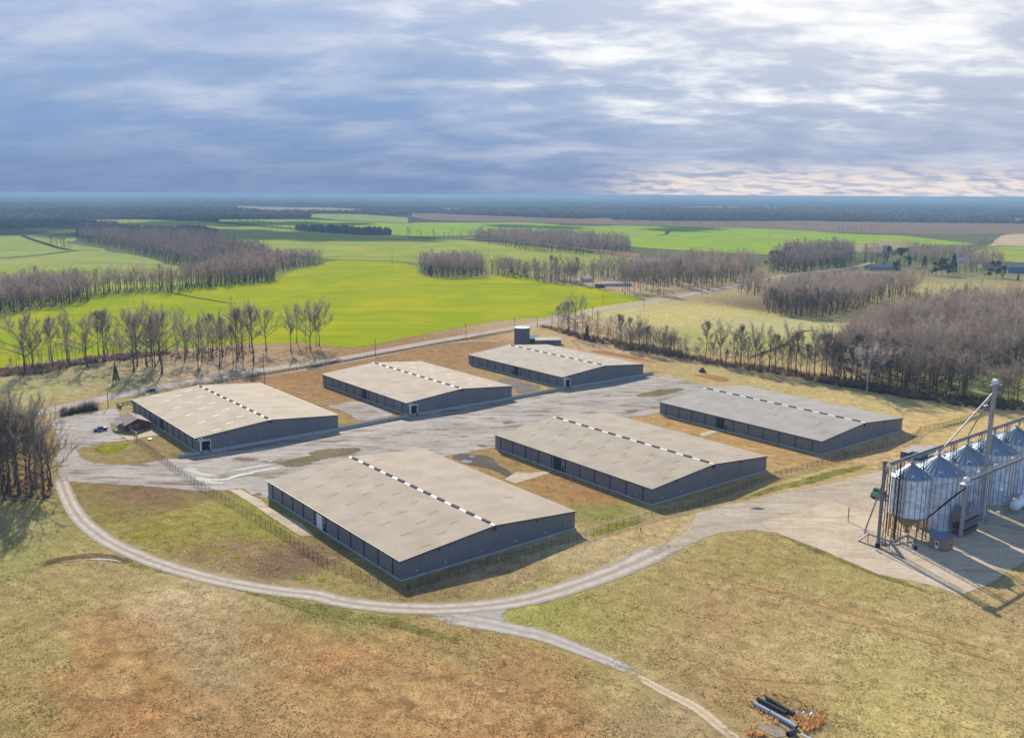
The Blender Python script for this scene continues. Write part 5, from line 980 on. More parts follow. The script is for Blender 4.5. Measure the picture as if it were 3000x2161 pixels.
# village
gable_house('house with pale teal roof at the village edge', G(*Z5(560, 880)), .15, 45, 14, 4, 3, simple('blue grey siding', al(120, 140, 150)), TEAL, win=5); gable_house('big dark roofed steel building at the right edge of the village', G(*Z5(2090, 905)), -.1, 95, 40, 7, 5, simple('blue grey metal siding', al(128, 138, 152)), DKROOF, 'steel_building', 'hall', 6)
gable_house('white house among the village trees', G(*Z5(1535, 800)), .1, 30, 14, 5, 4, WSID, simple('pale grey roof', al(205, 205, 208)), win=4); gable_house('cream house behind the far right village trees', G(*Z5(1800, 850)), 0, 35, 12, 4, 3, simple('cream siding', al(222, 208, 186)), SHIN, win=4); gable_house('grey barn at the left of the village', G(*Z5(625, 725)), 0, 22, 12, 5, 3, simple('grey barn wall', al(150, 150, 160)), simple('barn sheet roof', al(170, 170, 178)), 'barn', 'barn', 2)
car(G(*Z5(190, 925)), .2, simple('white car paint', al(230, 230, 232), .3), 'white car glimpsed between the trees before the village', L=5.4)
WH2 = simple('distant white sheet', al(235, 232, 225), .6)
for i, (fn, x, y, wd, lb) in enumerate([(Z4, 1690, 195, 60, 'long white farm shed on the far forest edge'), (Z4, 1590, 192, 40, 'white farm shed left of the long far shed'), (Z4, 1790, 196, 35, 'small white farm shed right of the long far shed'), (Z2, 765, 164, 30, 'tiny white building at the edge of the far tan field')]): gable_house(lb, G(*fn(x, y)), 0, wd*1.6, 25, 8, 5, WH2, WH2, 'farm_shed', 'farm shed', 2)
# irrigation boom
T0 = G(*Z3(605, 542)); pts = [G(*Z3(x, y)) for x, y in [(605, 542), (810, 556), (1025, 566), (1230, 588), (1420, 608), (1600, 632), (1800, 655), (2000, 682), (2250, 702)]]
T = thing('irrigation_boom', 'long pale centre pivot irrigation boom crossing the field', 'irrigation rig', (T0[0], T0[1], 0))
for i in range(len(pts)-1):
    a, b = pts[i]-T0, pts[i+1]-T0; mb = MB(); N_ = 8; prev = None
    for k in range(N_+1):
        u = k/N_; z = 4.2+2.0*math.sin(PI*u); q = (a[0]+(b[0]-a[0])*u, a[1]+(b[1]-a[1])*u, z)
        if prev: mb.tube(prev, q, .35, n=6, cap=False); mb.bar((prev[0], prev[1], prev[2]-1.2), (q[0], q[1], q[2]-1.2), .12)
        mb.bar(q, (q[0], q[1], q[2]-1.2), .1); prev = q
    mb.build('span', WH2, T)
    tw = MB()
    for dx in (-1.8, 1.8): tw.bar((b[0], b[1], 4.2), (b[0]+dx*.7, b[1]-dx*.7, .6), .2)
    tw.box(b[0]-2, b[0]+2, b[1]-.3, b[1]+.3, .4, .9); tw.build('tower', GREYS, T)
# ------------------------------------------------------------------ trees
def tri_tube(pts, rad, n):
    """tapered tube through pts -> (verts, tris)"""
    V = []; F = []
    for i, (p, r) in enumerate(zip(pts, rad)):
        d = (pts[min(i+1, len(pts)-1)]-pts[max(i-1, 0)]); d = d/(np.linalg.norm(d)+1e-9)
        a = np.cross(d, [.3, .9, .1]); a /= np.linalg.norm(a)+1e-9; b = np.cross(d, a)
        for k in range(n):
            t = 2*PI*k/n; V.append(p+(a*math.cos(t)+b*math.sin(t))*r)
    for i in range(len(pts)-1):
        for k in range(n):
            a0, a1 = i*n+k, i*n+(k+1) % n; F += [(a0, a1, a1+n), (a0, a1+n, a0+n)]
    return np.array(V), np.array(F)
def rot_to(d, ang, az, rg):
    d = d/np.linalg.norm(d); a = np.cross(d, [0.01, .02, 1.]); a = a/(np.linalg.norm(a)+1e-9) if np.linalg.norm(a) > .05 else np.array([1., 0, 0]); b = np.cross(d, a)
    return d*math.cos(ang)+(a*math.cos(az)+b*math.sin(az))*math.sin(ang)
def gen_tree(seed, form='oak', H=20., limbs=10, subs=5, twigs=16, tw=.055, lod=0, fork=0.):
    rg = np.random.default_rng(seed); TV = []; CV = []; CF = []; TF = []; nt = [0]; ncr = [0]
    def addT(v, f): TV.append(v); TF.append(f+nt[0]); nt[0] += len(v)
    def addC(v, f): CV.append(v); CF.append(f+ncr[0]); ncr[0] += len(v)
    spread, bare, up = {'oak': (.4, .27, 50), 'tall': (.2, .4, 36), 'young': (.24, .2, 38), 'vase': (.31, .36, 32)}[form]
    top = H*{'oak': .72, 'tall': .9, 'young': .85, 'vase': .6}[form]; r0 = H*rg.uniform(.0135, .018)
    k = 7; lean = rg.normal(0, .02, 2)*H
    P = np.array([[lean[0]*(i/k)**1.5+rg.normal(0, .008)*H*(i > 0), lean[1]*(i/k)**1.5+rg.normal(0, .008)*H*(i > 0), top*i/k] for i in range(k+1)])
    rad = [r0*1.45]+[r0*(1-.8*(i/k)) for i in range(1, k+1)]
    addT(*tri_tube(P, rad, 5 if lod else 7))
    def at(z): i = min(int(z/top*k), k-1); f = z/top*k-i; return P[i]*(1-f)+P[i+1]*f
    tips = []
    for l in range(limbs):
        f = (l+.5)/limbs; z = H*bare+(top-H*bare)*f**.85; prof = math.sin(PI*(.28+.62*f))**.8 if form != 'vase' else .6+.5*f
        L = H*spread*prof*rg.uniform(.8, 1.25)*1.15; az = l*2.4+rg.uniform(-.5, .5); ang = R(up+(1-f)*26+rg.uniform(-8, 8))*(1.0-.45*f)
        d = np.array([math.cos(az)*math.sin(ang), math.sin(az)*math.sin(ang), math.cos(ang)]); p = at(min(z, top*.99)); seg = 4 if not lod else 2; pts = [p]; dd = d
        for s in range(seg): dd = dd+np.array([0, 0, .16 if form != 'oak' else .1])+rg.normal(0, .12, 3); dd /= np.linalg.norm(dd); p = p+dd*L*1.25/seg; pts.append(p)
        rl = r0*.5*(1-.5*f); (addT if not lod else addC)(*tri_tube(np.array(pts), [rl*(1-.82*s/seg) for s in range(seg+1)], 4 if not lod else 3)); pts = np.array(pts)
        for q in range(subs):
            u = .3+.7*(q+rg.uniform(0, .8))/subs; i = min(int(u*seg), seg-1); b = pts[i]+(pts[i+1]-pts[i])*(u*seg-i); bd = pts[i+1]-pts[i]
            sd = rot_to(bd, R(rg.uniform(22, 52)), rg.uniform(0, 2*PI), rg); sd[2] += .25; sd /= np.linalg.norm(sd); SL = L*rg.uniform(.35, .62)*(1.1-.4*u); m = b+sd*SL*.55; e = m+(sd+rg.normal(0, .22, 3)+[0, 0, .15])*SL*.5
            if not lod: addC(*tri_tube(np.array([b, m, e]), [rl*.34, rl*.22, rl*.08], 3))
            tips.append((b, m, e, sd))
        tips.append((pts[-2], (pts[-2]+pts[-1])/2, pts[-1], dd))
    for s in range(4): tips.append((P[-2], (P[-2]+P[-1])/2+rg.normal(0, .1, 3), P[-1]+rg.normal(0, .03, 3)*H+[0, 0, .05*H], np.array([0, 0, 1.])))
    n = len(tips)*twigs; B = np.array([t[0] for t in tips]).repeat(twigs, 0); Mm = np.array([t[1] for t in tips]).repeat(twigs, 0); Ee = np.array([t[2] for t in tips]).repeat(twigs, 0); D = np.array([t[3] for t in tips]).repeat(twigs, 0)
    u = rg.uniform(.15, 1.05, (n, 1)); Q = np.where(u < .5, B+(Mm-B)*u*2, Mm+(Ee-Mm)*(u-.5)*2)
    dr = D+rg.normal(0, .62, (n, 3))+[0, 0, .22]; dr /= np.linalg.norm(dr, axis=1)[:, None]; Lt = H*rg.uniform(.03, .085, (n, 1)); Tp = Q+dr*Lt
    sd = np.cross(dr, rg.normal(0, 1, (n, 3))); sd /= np.linalg.norm(sd, axis=1)[:, None]+1e-9; wv = tw*H/20*rg.uniform(.6, 1.4, (n, 1))
    V = np.stack([Q-sd*wv*.5, Q+sd*wv*.5, Tp], 1).reshape(-1, 3); F = np.arange(3*n).reshape(-1, 3); addC(V, F)
    if not lod:   # side shoots on every twig
        for rep in range(2):
            u2 = rg.uniform(.25, .8, (n, 1)); Q2 = Q+dr*Lt*u2; d2 = dr+rg.normal(0, .6, (n, 3)); d2 /= np.linalg.norm(d2, axis=1)[:, None]; T2 = Q2+d2*Lt*.6; w2 = wv*.6
            V = np.stack([Q2-sd*w2*.5, Q2+sd*w2*.5, T2], 1).reshape(-1, 3); addC(V, np.arange(3*n).reshape(-1, 3))
    return (np.concatenate(TV), np.concatenate(TF)), (np.concatenate(CV), np.concatenate(CF))
BARK = NT('grey bark'); v = BARK.coord(); BARK.fin(BARK.mix(BARK.noise(v, 1.2, 5), al(88, 76, 66), al(128, 112, 98)), .95, 0, .1); BARK = BARK.m
def twig_mat(name, c1, c2):
    t = NT(name); oi = t.n.new('ShaderNodeObjectInfo'); v = t.coord(); n = t.noise(v, .35, 3); c = t.mix(n, c1, c2); c = t.mix(t.ramp(oi.outputs['Random'], 0, 1, 0, .5), c, t.mix(1., c, (1.25, 1.12, 1.05, 1), 'MULTIPLY')); return t.thin(c, .42)
TWIG = twig_mat('bare twigs', al(142, 132, 120), al(184, 172, 156)); TWIGW = twig_mat('pale sycamore twigs', al(200, 192, 182), al(224, 214, 206))
PROTO = {}
def proto(key, seed, **kw):
    (tv, tf), (cv, cf) = gen_tree(seed, **kw); PROTO[key] = (raw_mesh('trunk', tv, tf, BARK), raw_mesh('crown', cv, cf, TWIG))
for i in range(5): proto(('oak', i), 100+i, form='oak', limbs=14, subs=7, twigs=20, tw=.075)
for i in range(5): proto(('tall', i), 200+i, form='tall', limbs=14, subs=6, twigs=18, tw=.075)
for i in range(3): proto(('young', i), 300+i, form='young', limbs=9, subs=5, twigs=14, tw=.08)
for i in range(3): proto(('vase', i), 400+i, form='vase', limbs=11, subs=7, twigs=20, tw=.075)
def tree(p, h, kind, label, group=None, var=None, wide=1., name='bare_tree', cat='tree', z=0.):
    i = int(rng.integers(0, sum(1 for k in PROTO if k[0] == kind))) if var is None else var
    tm, cm = PROTO[(kind, i)]; T = thing(name, label, cat, (p[0], p[1], z), float(rng.uniform(0, 2*PI)), group); s = h/20; T.scale = (s*wide, s*wide, s)
    link('trunk', tm, T); link('crown', cm, T); return T
def tree_px(fn, b, t, kind, label, group=None, wide=1., k=1.0):
    p = G(*fn(*b)); return tree(p, (HT(p, fn(*t)[1]))*k, kind, label, group, None, wide)
ROW = 'bare trees in the row between the highway and the wheat'
row = [(Z7, 335, 1060, 215, 330, 'oak', 'big twin limbed bare tree at the left end of the roadside row', 1.1), (Z7, 435, 1010, 420, 345, 'vase', 'bare tree close to the right of the leftmost roadside oak', .9), (Z7, 690, 895, 620, 330, 'tall', 'slim straight bare tree left of the Y shaped one', .8), (Z7, 660, 890, 610, 420, 'tall', 'thinner trunk leaning against the slim straight roadside tree', .7),
       (Z7, 892, 905, 810, 235, 'vase', 'Y shaped bare tree with an open fan of branches', .9), (Z7, 925, 880, 905, 560, 'young', 'small bare sapling just right of the Y shaped tree', .8), (Z7, 1160, 970, 1130, 345, 'oak', 'spreading bare oak with a low left limb', 1.1), (Z7, 1315, 825, 1280, 255, 'tall', 'tall bare tree behind the spreading oak on its right', .9), (Z7, 1378, 805, 1380, 240, 'tall', 'straight bare tree in the trio behind the spreading oak', .9), (Z7, 1428, 805, 1430, 250, 'vase', 'rightmost of the trio behind the spreading oak', .9),
       (Z7, 1520, 960, 1515, 540, 'oak', 'low bushy bare tree behind the dark cedar', 1.), (Z7, 1780, 1035, 1720, 255, 'oak', 'thick trunked bare tree right of the dark cedar', .9), (Z7, 1828, 960, 1790, 300, 'tall', 'thin bare tree beside the thick trunk right of the cedar', .9), (Z7, 1955, 965, 1950, 240, 'oak', 'bare tree with a broad round crown in the dense middle clump', .85), (Z7, 2030, 970, 1990, 420, 'tall', 'leaning thin bare tree in the dense middle clump', .7), (Z7, 2062, 965, 2090, 330, 'tall', 'upright thin bare tree in the dense middle clump', .7), (Z7, 2150, 1065, 2160, 225, 'oak', 'stout ivy dark trunk at the right of the dense middle clump', .9), (Z7, 2120, 880, 2100, 290, 'tall', 'bare tree just behind the stout ivy dark trunk', .8),
       (Z8, 88, 745, 60, 415, 'young', 'small many stemmed bare tree at the wheat edge', 1.), (Z8, 195, 885, 190, 265, 'vase', 'bare tree forking wide high above the brush', 1.), (Z8, 368, 1045, 300, 515, 'oak', 'short bare tree standing right at the road bank', .9), (Z8, 413, 900, 410, 280, 'vase', 'bare tree with a narrow fan behind the short bank tree', .85), (Z8, 487, 690, 480, 320, 'tall', 'slim bare tree on the wheat edge, middle of the row', .7), (Z8, 562, 755, 545, 275, 'tall', 'dense topped slim tree in the middle of the row', .8), (Z8, 652, 965, 650, 300, 'vase', 'bare tree leaning slightly, near the road right of centre', .9), (Z8, 690, 840, 690, 320, 'tall', 'slim tree behind the leaning one right of centre', .7),
       (Z8, 832, 935, 820, 430, 'tall', 'short thick trunk left of the tallest roadside tree', .7), (Z8, 880, 870, 855, 215, 'tall', 'bare tree just left of the tallest roadside tree', .9), (Z8, 962, 870, 920, 150, 'oak', 'tallest bare tree of the roadside row', .8), (Z8, 1098, 905, 1060, 195, 'tall', 'slim tree with one long right limb', 1.), (Z8, 1265, 755, 1270, 215, 'oak', 'lone bare oak standing clear between two groups', .9),
       (Z8, 1597, 775, 1560, 240, 'vase', 'front left tree of the last roadside group', .8), (Z8, 1675, 655, 1660, 165, 'oak', 'rear left tree of the last roadside group', .8), (Z8, 1800, 755, 1790, 400, 'young', 'smallest tree of the last roadside group', .8), (Z8, 1858, 745, 1830, 145, 'oak', 'tallest middle tree of the last roadside group', .8), (Z8, 1935, 695, 1920, 280, 'tall', 'slim rear tree of the last roadside group', .7), (Z8, 1975, 695, 1955, 135, 'oak', 'right hand tree closing the last roadside group', .85)]
for fn, bx, by, tx, ty, kd, lb, wd in row: tree_px(fn, (bx, by), (tx, ty), kd, lb, ROW, wd, .97)
for x, y in [(770, 900), (830, 890), (975, 880), (1040, 870), (560, 910), (260, 950), (380, 960), (1245, 850), (1655, 900), (1700, 905)]: tree_px(Z7, (x, y), (x, y-rng.uniform(90, 240)), 'young', 'thin bare sapling at the wheat edge of the roadside row', 'saplings in the roadside row', .7)
LC = 'bare trees massed at the left edge by the lane'
for b, t, kd, lb, wd in [((292, 925), (250, 470), 'oak', 'front bare tree of the left clump, nearest the lane', .9), ((212, 900), (150, 300), 'oak', 'tall dark bare tree in the middle of the left clump', .9), ((60, 880), (40, 270), 'vase', 'tall bare tree at the picture edge of the left clump', 1.), ((130, 905), (110, 350), 'tall', 'slim bare tree between the middle and edge trees of the left clump', 1.1), ((15, 900), (0, 330), 'oak', 'bare tree cut by the left picture edge', .8), ((245, 850), (200, 360), 'tall', 'rear bare tree of the left clump towards the lane', 1.), ((100, 830), (80, 300), 'oak', 'rear bare tree inside the left clump', .8), ((330, 880), (330, 560), 'young', 'low bare tree on the lane side of the left clump', 1.1), ((-60, 860), (-60, 300), 'oak', 'bare tree just outside the left picture edge', .8), ((175, 820), (160, 330), 'vase', 'fan topped bare tree at the back of the left clump', .9)]: tree_px(R1, b, t, kd, lb, LC, wd, .97)
CR = 'bare trees along the creek behind the warehouses'
for b, t, kd, lb, wd in [((1550, 985), (1550, 735), 'oak', 'biggest spreading bare tree by the road and the water tank', 1.), ((1480, 935), (1460, 770), 'tall', 'slim bare tree left of the biggest spreading one by the road', 1.), ((1440, 925), (1420, 790), 'tall', 'small bare tree at the road end of the creek row', 1.), ((1510, 960), (1505, 760), 'tall', 'bare tree touching the left side of the biggest spreading one', .9), ((1600, 990), (1600, 830), 'young', 'low bare tree right under the biggest spreading one', 1.)]: tree_px(R6, b, t, kd, lb, CR, wd, .98)
cr = [(40, 300, 60), (110, 310, 180), (180, 325, 90), (240, 345, 150), (310, 350, 180), (365, 352, 195), (415, 360, 205), (480, 372, 300), (540, 390, 300), (600, 400, 290), (672, 395, 115), (720, 405, 250), (778, 412, 135), (830, 430, 320), (880, 440, 180), (935, 447, 145), (985, 455, 210), (1030, 462, 160), (1085, 470, 330), (1145, 478, 150), (1190, 480, 210), (1240, 488, 270), (1275, 490, 160), (1330, 495, 190), (1370, 500, 300), (1420, 508, 280), (1470, 512, 190), (1518, 520, 185), (1565, 528, 200), (1610, 535, 210), (1650, 540, 250), (1690, 560, 180), (1740, 575, 150), (1780, 585, 200)]
for k, (x, y, ty) in enumerate(cr): tree_px(R3, (x+rng.uniform(-6, 6), y+rng.uniform(-6, 3)), (x, ty), ['tall', 'oak', 'vase', 'tall', 'young'][k % 5], 'bare tree in the thin creek side row behind warehouse B3', CR, 1., .98)
for x, y, ty in [(1640, 905, 850), (1700, 920, 820), (1790, 965, 850), (1860, 985, 870), (1920, 1010, 865), (1980, 1030, 900), (2040, 1045, 920), (2110, 1065, 940), (2180, 1090, 960)]: tree_px(R6, (x, y+25), (x, ty), ['tall', 'oak', 'young'][x % 3], 'bare tree in the creek side row right of the water tank', CR, .9, .98)
GV = 'bare trees in the homestead grove'
for k, (x, y) in enumerate([(845, 437), (873, 467), (900, 422), (975, 447), (1040, 432), (1075, 382), (1113, 412), (1170, 457), (1220, 388), (1262, 452), (1303, 472), (1395, 362), (1470, 374), (1508, 388), (1585, 407), (1640, 372), (1675, 382), (1775, 372), (1240, 462), (520, 377), (385, 357), (330, 342), (275, 332), (205, 310), (105, 300), (920, 438), (1020, 388), (1190, 400), (1350, 380), (1440, 340), (60, 290), (1720, 350)]):
    p = G(*Z6(x, y)); tree(p, float(rng.uniform(22, 28)), 'oak' if k % 3 else 'tall', ('bare tree right at the wheat corner in front of the grove' if k == 1 else 'bare tree in the homestead grove beside the mobile home'), GV, None, .8)
for k, (x, y) in enumerate([(1045, 575), (1080, 578), (1180, 580), (1285, 590), (1290, 585), (1420, 610), (1440, 600), (1530, 625), (1560, 635), (1500, 615), (1350, 600), (1230, 590), (1130, 585)]): tree(G(*R6(x, y)), float(rng.uniform(17, 22)), 'oak' if k % 2 else 'vase', 'bare tree in the row joining the round clump to the grove', 'bare trees between the round clump and the grove', None, .9)
for k, (x, y) in enumerate([(980, 145), (940, 175), (1010, 150), (880, 205), (800, 175)]): tree(G(*R4(1290+(x-940)*.9, 300+(y-145)*.4)), float(rng.uniform(15, 20)), 'vase' if k % 2 else 'oak', 'bare tree standing apart at the field end of the right wood', 'bare trees at the thin right end of the wood', None, 1.)
SYC = tree(G(*R3(1860, 640)), 23, 'oak', 'pale barked bare sycamore at the front of the right wood')
for ch in [o for o in bpy.data.objects if o.parent == SYC]: ch.material_slots[0].link = 'OBJECT'; ch.material_slots[0].material = TWIGW
CRK = gp(R6, (1380, 935), (1480, 965), (1650, 1012), (1900, 1058), (2268, 1118), (2268, 1092), (1900, 1032), (1650, 985), (1450, 940))
CRK2 = gp(R3, (10, 300), (400, 360), (900, 448), (1300, 505), (1700, 585), (1700, 560), (1300, 478), (900, 420), (400, 335), (10, 272))
# ------ evergreens
LEAF = NT('evergreen needles'); oi = LEAF.n.new('ShaderNodeObjectInfo'); v = LEAF.coord(); c = LEAF.mix(LEAF.noise(v, .9, 3), al(46, 66, 36), al(84, 104, 58)); c = LEAF.mix(LEAF.ramp(oi.outputs['Random'], 0, 1, 0, .6), c, al(92, 104, 66)); LEAF.fin(c, .8, 0, .2); LEAF = LEAF.m
def gen_ever(seed, form, H=16., n=1500):
    rg = np.random.default_rng(seed); k = 5; P = np.array([[rg.normal(0, .05)*i, rg.normal(0, .05)*i, H*.95*i/k] for i in range(k+1)]); tr = tri_tube(P, [H*.018*(1-.85*i/k) for i in range(k+1)], 6)
    cs = []
    if form == 'cedar': zz = rg.uniform(.06, 1, n)**.9; rr = H*.23*(1-zz)**.75*rg.uniform(.35, 1.05, n)**.5+.15; az = rg.uniform(0, 2*PI, n); C = np.stack([rr*np.cos(az), rr*np.sin(az), zz*H], 1)
    else:
        cl = [(rg.normal(0, H*.13), rg.normal(0, H*.13), H*rg.uniform(.28, .95), H*rg.uniform(.09, .16)) for _ in range(18)]; ci = rg.integers(0, 18, n); cl = np.array(cl); d = rg.normal(0, 1, (n, 3)); d /= np.linalg.norm(d, axis=1)[:, None]; C = cl[ci, :3]+d*cl[ci, 3][:, None]*rg.uniform(.5, 1.1, (n, 1))*[1, 1, .85]
    a = rg.normal(0, 1, (n, 3)); a /= np.linalg.norm(a, axis=1)[:, None]; b = np.cross(a, rg.normal(0, 1, (n, 3))); b /= np.linalg.norm(b, axis=1)[:, None]; s = H*rg.uniform(.018, .04, (n, 1))
    V = np.stack([C-a*s, C+a*s*.3+b*s*.6, C+a*s*1.1-b*s*.2], 1).reshape(-1, 3); return tr, (V, np.arange(3*n).reshape(-1, 3))
for f in ('pine', 'cedar'):
    for i in range(3):
        tr, cr_ = gen_ever(500+i, f, 20., 2200); PROTO[(f, i)] = (raw_mesh('trunk', *tr, BARK), raw_mesh('crown', *cr_, LEAF))
for fn, x, y, h, kd, lb in [(Z7, 1545, 1180, 9, 'cedar', 'dark cedar at the foot of the roadside row'), (R6, 1630, 1010, 10, 'cedar', 'dark green cedar in the creek row near the water tank'), (Z5, 890, 830, 26, 'pine', 'tall dark pine in the village front'), (Z5, 735, 800, 27, 'pine', 'tall dark pine beside the grey barn of the village'), (Z5, 835, 920, 17, 'pine', 'round pale green tree in front of the village road'), (Z5, 1000, 850, 17, 'pine', 'low green pine left of the village pine group'), (Z5, 1160, 860, 18, 'cedar', 'dark cedar in the middle of the village'), (Z5, 1290, 940, 19, 'pine', 'left pine of the dense green village group'), (Z5, 1360, 930, 22, 'pine', 'middle pine of the dense green village group'), (Z5, 1420, 945, 17, 'pine', 'front pine of the dense green village group'), (Z5, 1480, 920, 26, 'cedar', 'tall narrow cedar right of the green village group'),
                        (Z5, 1880, 965, 13, 'pine', 'leftmost pine in front of the big steel building'), (Z5, 1960, 960, 21, 'pine', 'tall pine in front of the big steel building'), (Z5, 2030, 970, 16, 'pine', 'rounded pine right of the tall one by the steel building'), (Z5, 2200, 990, 8, 'cedar', 'small cedar on the steel building lawn'), (R7, 595, 535, 25, 'pine', 'left tall pine of the wooded bend'), (R7, 640, 545, 24, 'pine', 'right tall pine of the wooded bend'), (R7, 690, 500, 24, 'pine', 'pine top poking above the bare wooded bend'), (R7, 950, 515, 25, 'pine', 'pine at the left of the bare village grove'), (R7, 1020, 515, 26, 'pine', 'dark pine at the right of the bare village grove'), (R6, 590, 585, 14, 'cedar', 'dark cedar on the left edge of the round clump'), (R6, 1130, 570, 15, 'cedar', 'green cedar in the row right of the round clump'), (R6, 1215, 575, 13, 'cedar', 'second cedar in the row right of the round clump')]:
    p = G(*fn(x, y)); tree(p, h, kd, lb, None, None, 1.0, 'evergreen_tree', 'evergreen')
# ------ shrubs round the parking lot
def gen_shrub(seed, n=420, H=3., w=.05):
    rg = np.random.default_rng(seed); az = rg.uniform(0, 2*PI, n); el = rg.uniform(.25, 1.45, n); d = np.stack([np.cos(az)*np.cos(el), np.sin(az)*np.cos(el), np.sin(el)], 1); L = H*rg.uniform(.5, 1.0, (n, 1)); st = d*L*rg.uniform(.0, .6, (n, 1)); d2 = d+rg.normal(0, .3, (n, 3)); e = st+d2*L*.5
    s = np.cross(d2, rg.normal(0, 1, (n, 3))); s /= np.linalg.norm(s, axis=1)[:, None]; return np.stack([st-s*w/2, st+s*w/2, e], 1).reshape(-1, 3), np.arange(3*n).reshape(-1, 3)
for i, (x, y, h, lb) in enumerate([(430, 362, 3.4, 'leftmost leafless ornamental shrub on the lot edge'), (485, 357, 3.2, 'second leafless shrub from the left on the lot edge'), (530, 350, 3.2, 'middle leafless shrub on the lot edge'), (570, 342, 4.6, 'tall leafless shrub left of the biggest one'), (615, 338, 5.0, 'biggest leafless shrub at the pole end of the lot')]):
    p = G(*R1(x, y)); T = thing('bare_shrub', lb, 'shrub', (p[0], p[1], 0), i); v, f = gen_shrub(600+i, 2000, h*1.15, .08); link('twigs', raw_mesh('twigs', v, f), T, TWIG); stm = MB()
    for k in range(6): a = k*1.05; stm.tube((0, 0, 0), (math.cos(a)*h*.2, math.sin(a)*h*.2, h*.5), .05, .02, 5, False)
    stm.build('stems', BARK, T)
BOX = simple('clipped dark evergreen', al(52, 64, 40), .85, 0, .35, 2.)
for i, (x, y) in enumerate([(423, 382), (465, 374), (505, 364), (545, 356), (580, 350), (632, 342)]):
    p = G(*R1(x, y)); rg = np.random.default_rng(700+i); n = 900; d = rg.normal(0, 1, (n, 3)); d[:, 2] = abs(d[:, 2]); d /= np.linalg.norm(d, axis=1)[:, None]; C = d*[1.35, .95, .9]*rg.uniform(.7, 1.05, (n, 1)); a = rg.normal(0, .16, (n, 3)); b = rg.normal(0, .16, (n, 3)); me = raw_mesh('hedge_bush', np.stack([C-a, C+b, C+a], 1).reshape(-1, 3), np.arange(3*n).reshape(-1, 3), BOX); o = link('hedge_bush', me); o.location = (p[0], p[1], .1); tag(o, 'low clipped dark evergreen bush in the row under the bare shrubs' if i < 5 else 'small clipped bush standing a little apart at the pole end', 'shrub', 'low evergreen bushes on the lot edge')
# ------ woods as masses
WOODM = NT('massed bare wood'); v = WOODM.coord(); c = WOODM.mix(WOODM.ramp(WOODM.noise(v, .05, 4), .3, .7), WOODM.attr('tone').outputs['Color'], WOODM.mix(1., WOODM.attr('tone').outputs['Color'], (1.25, 1.08, 1.0, 1), 'MULTIPLY')); WOODM = WOODM.thin(c, .38)
LODS = {}
def lod(key, seed, **kw):
    (tv, tf), (cv, cf) = gen_tree(seed, lod=1, **kw); ct = np.array(al(136, 124, 114)[:3]); cc = np.array(al(184, 174, 160)[:3])
    LODS[key] = (np.concatenate([tv, cv]), np.concatenate([tf, cf+len(tv)]), np.concatenate([np.tile(ct, (len(tv), 1)), np.tile(cc, (len(cv), 1))]))
for i in range(3): lod(('near', i), 800+i, form=('oak', 'tall', 'vase')[i], limbs=12, subs=5, twigs=13, tw=.075)
for i in range(3): lod(('mid', i), 820+i, form=('oak', 'tall', 'vase')[i], limbs=9, subs=4, twigs=7, tw=.17)
for i in range(3): lod(('far', i), 840+i, form=('oak', 'tall', 'vase')[i], limbs=6, subs=3, twigs=5, tw=.38)
def scatter(poly, sp, seed):
    rg = np.random.default_rng(seed); P = np.array(poly); gx, gy = np.meshgrid(np.arange(P[:, 0].min(), P[:, 0].max(), sp), np.arange(P[:, 1].min(), P[:, 1].max(), sp)); Q = np.stack([gx.ravel(), gy.ravel()], 1)+rg.uniform(-.48, .48, (gx.size, 2))*sp
    return Q[inside(Q, P)]
def mass(name, pts, hts, kind, label, tint=(1, 1, 1), cat=None):
    rg = np.random.default_rng(len(pts)); VV, FF_, CC = [], [], []; k = 0
    for p, h in zip(pts, hts):
        v, f, c = LODS[(kind, int(rg.integers(0, 3)))]; a = rg.uniform(0, 2*PI); ca, sa = math.cos(a), math.sin(a); s = h/20; q = v*s; q = np.stack([q[:, 0]*ca-q[:, 1]*sa+p[0], q[:, 0]*sa+q[:, 1]*ca+p[1], q[:, 2]], 1)
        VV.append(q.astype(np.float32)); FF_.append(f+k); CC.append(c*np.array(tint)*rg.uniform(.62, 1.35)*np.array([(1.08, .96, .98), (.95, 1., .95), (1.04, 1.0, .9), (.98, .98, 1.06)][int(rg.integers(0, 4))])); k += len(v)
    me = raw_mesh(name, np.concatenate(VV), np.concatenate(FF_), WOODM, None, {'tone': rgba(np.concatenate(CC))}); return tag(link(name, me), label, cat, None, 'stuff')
def wood(name, poly, sp, h0, h1, kind, label, tint=(1, 1, 1), seed=1, skip=None):
    Q = scatter(poly, sp, seed)
    if skip is not None: Q = Q[skip:] if isinstance(skip, int) else Q[~skip(Q)]
    hs = np.random.default_rng(seed+1).uniform(h0*.68, h1*1.08, len(Q)); return mass(name, Q, hs, kind, label, tint)
FR1 = gp(SS, (2445, 1128), (2520, 1140), (2700, 1165), (2830, 1178), (2850, 1120), (2900, 1080), (3050, 1062), (3400, 1070), (3500, 930), (3200, 905), (3000, 905), (2750, 920), (2620, 950), (2500, 1000), (2450, 1060))
Q = scatter(FR1, 7.4, 11); dd = np.hypot(Q[:, 0], Q[:, 1]); px = np.array([PR((q[0], q[1], 8))[0] for q in Q]); vis = (px < 3040); order = np.argsort(np.where(vis, dd, 1e9)); near = order[:92]; rest = np.setdiff1d(np.arange(len(Q)), near)
for k, i in enumerate(near): tree(Q[i], float(rng.uniform(16, 23)), ['oak', 'tall', 'vase', 'tall'][k % 4], 'bare grey brown tree along the near edge of the wood behind the grain bins', 'bare trees at the near edge of the right hand wood', None, .95)
mass('bare_woodland', Q[rest], np.random.default_rng(5).uniform(13, 25, len(rest)), 'near', 'mass of bare grey brown trees filling the right hand wood')
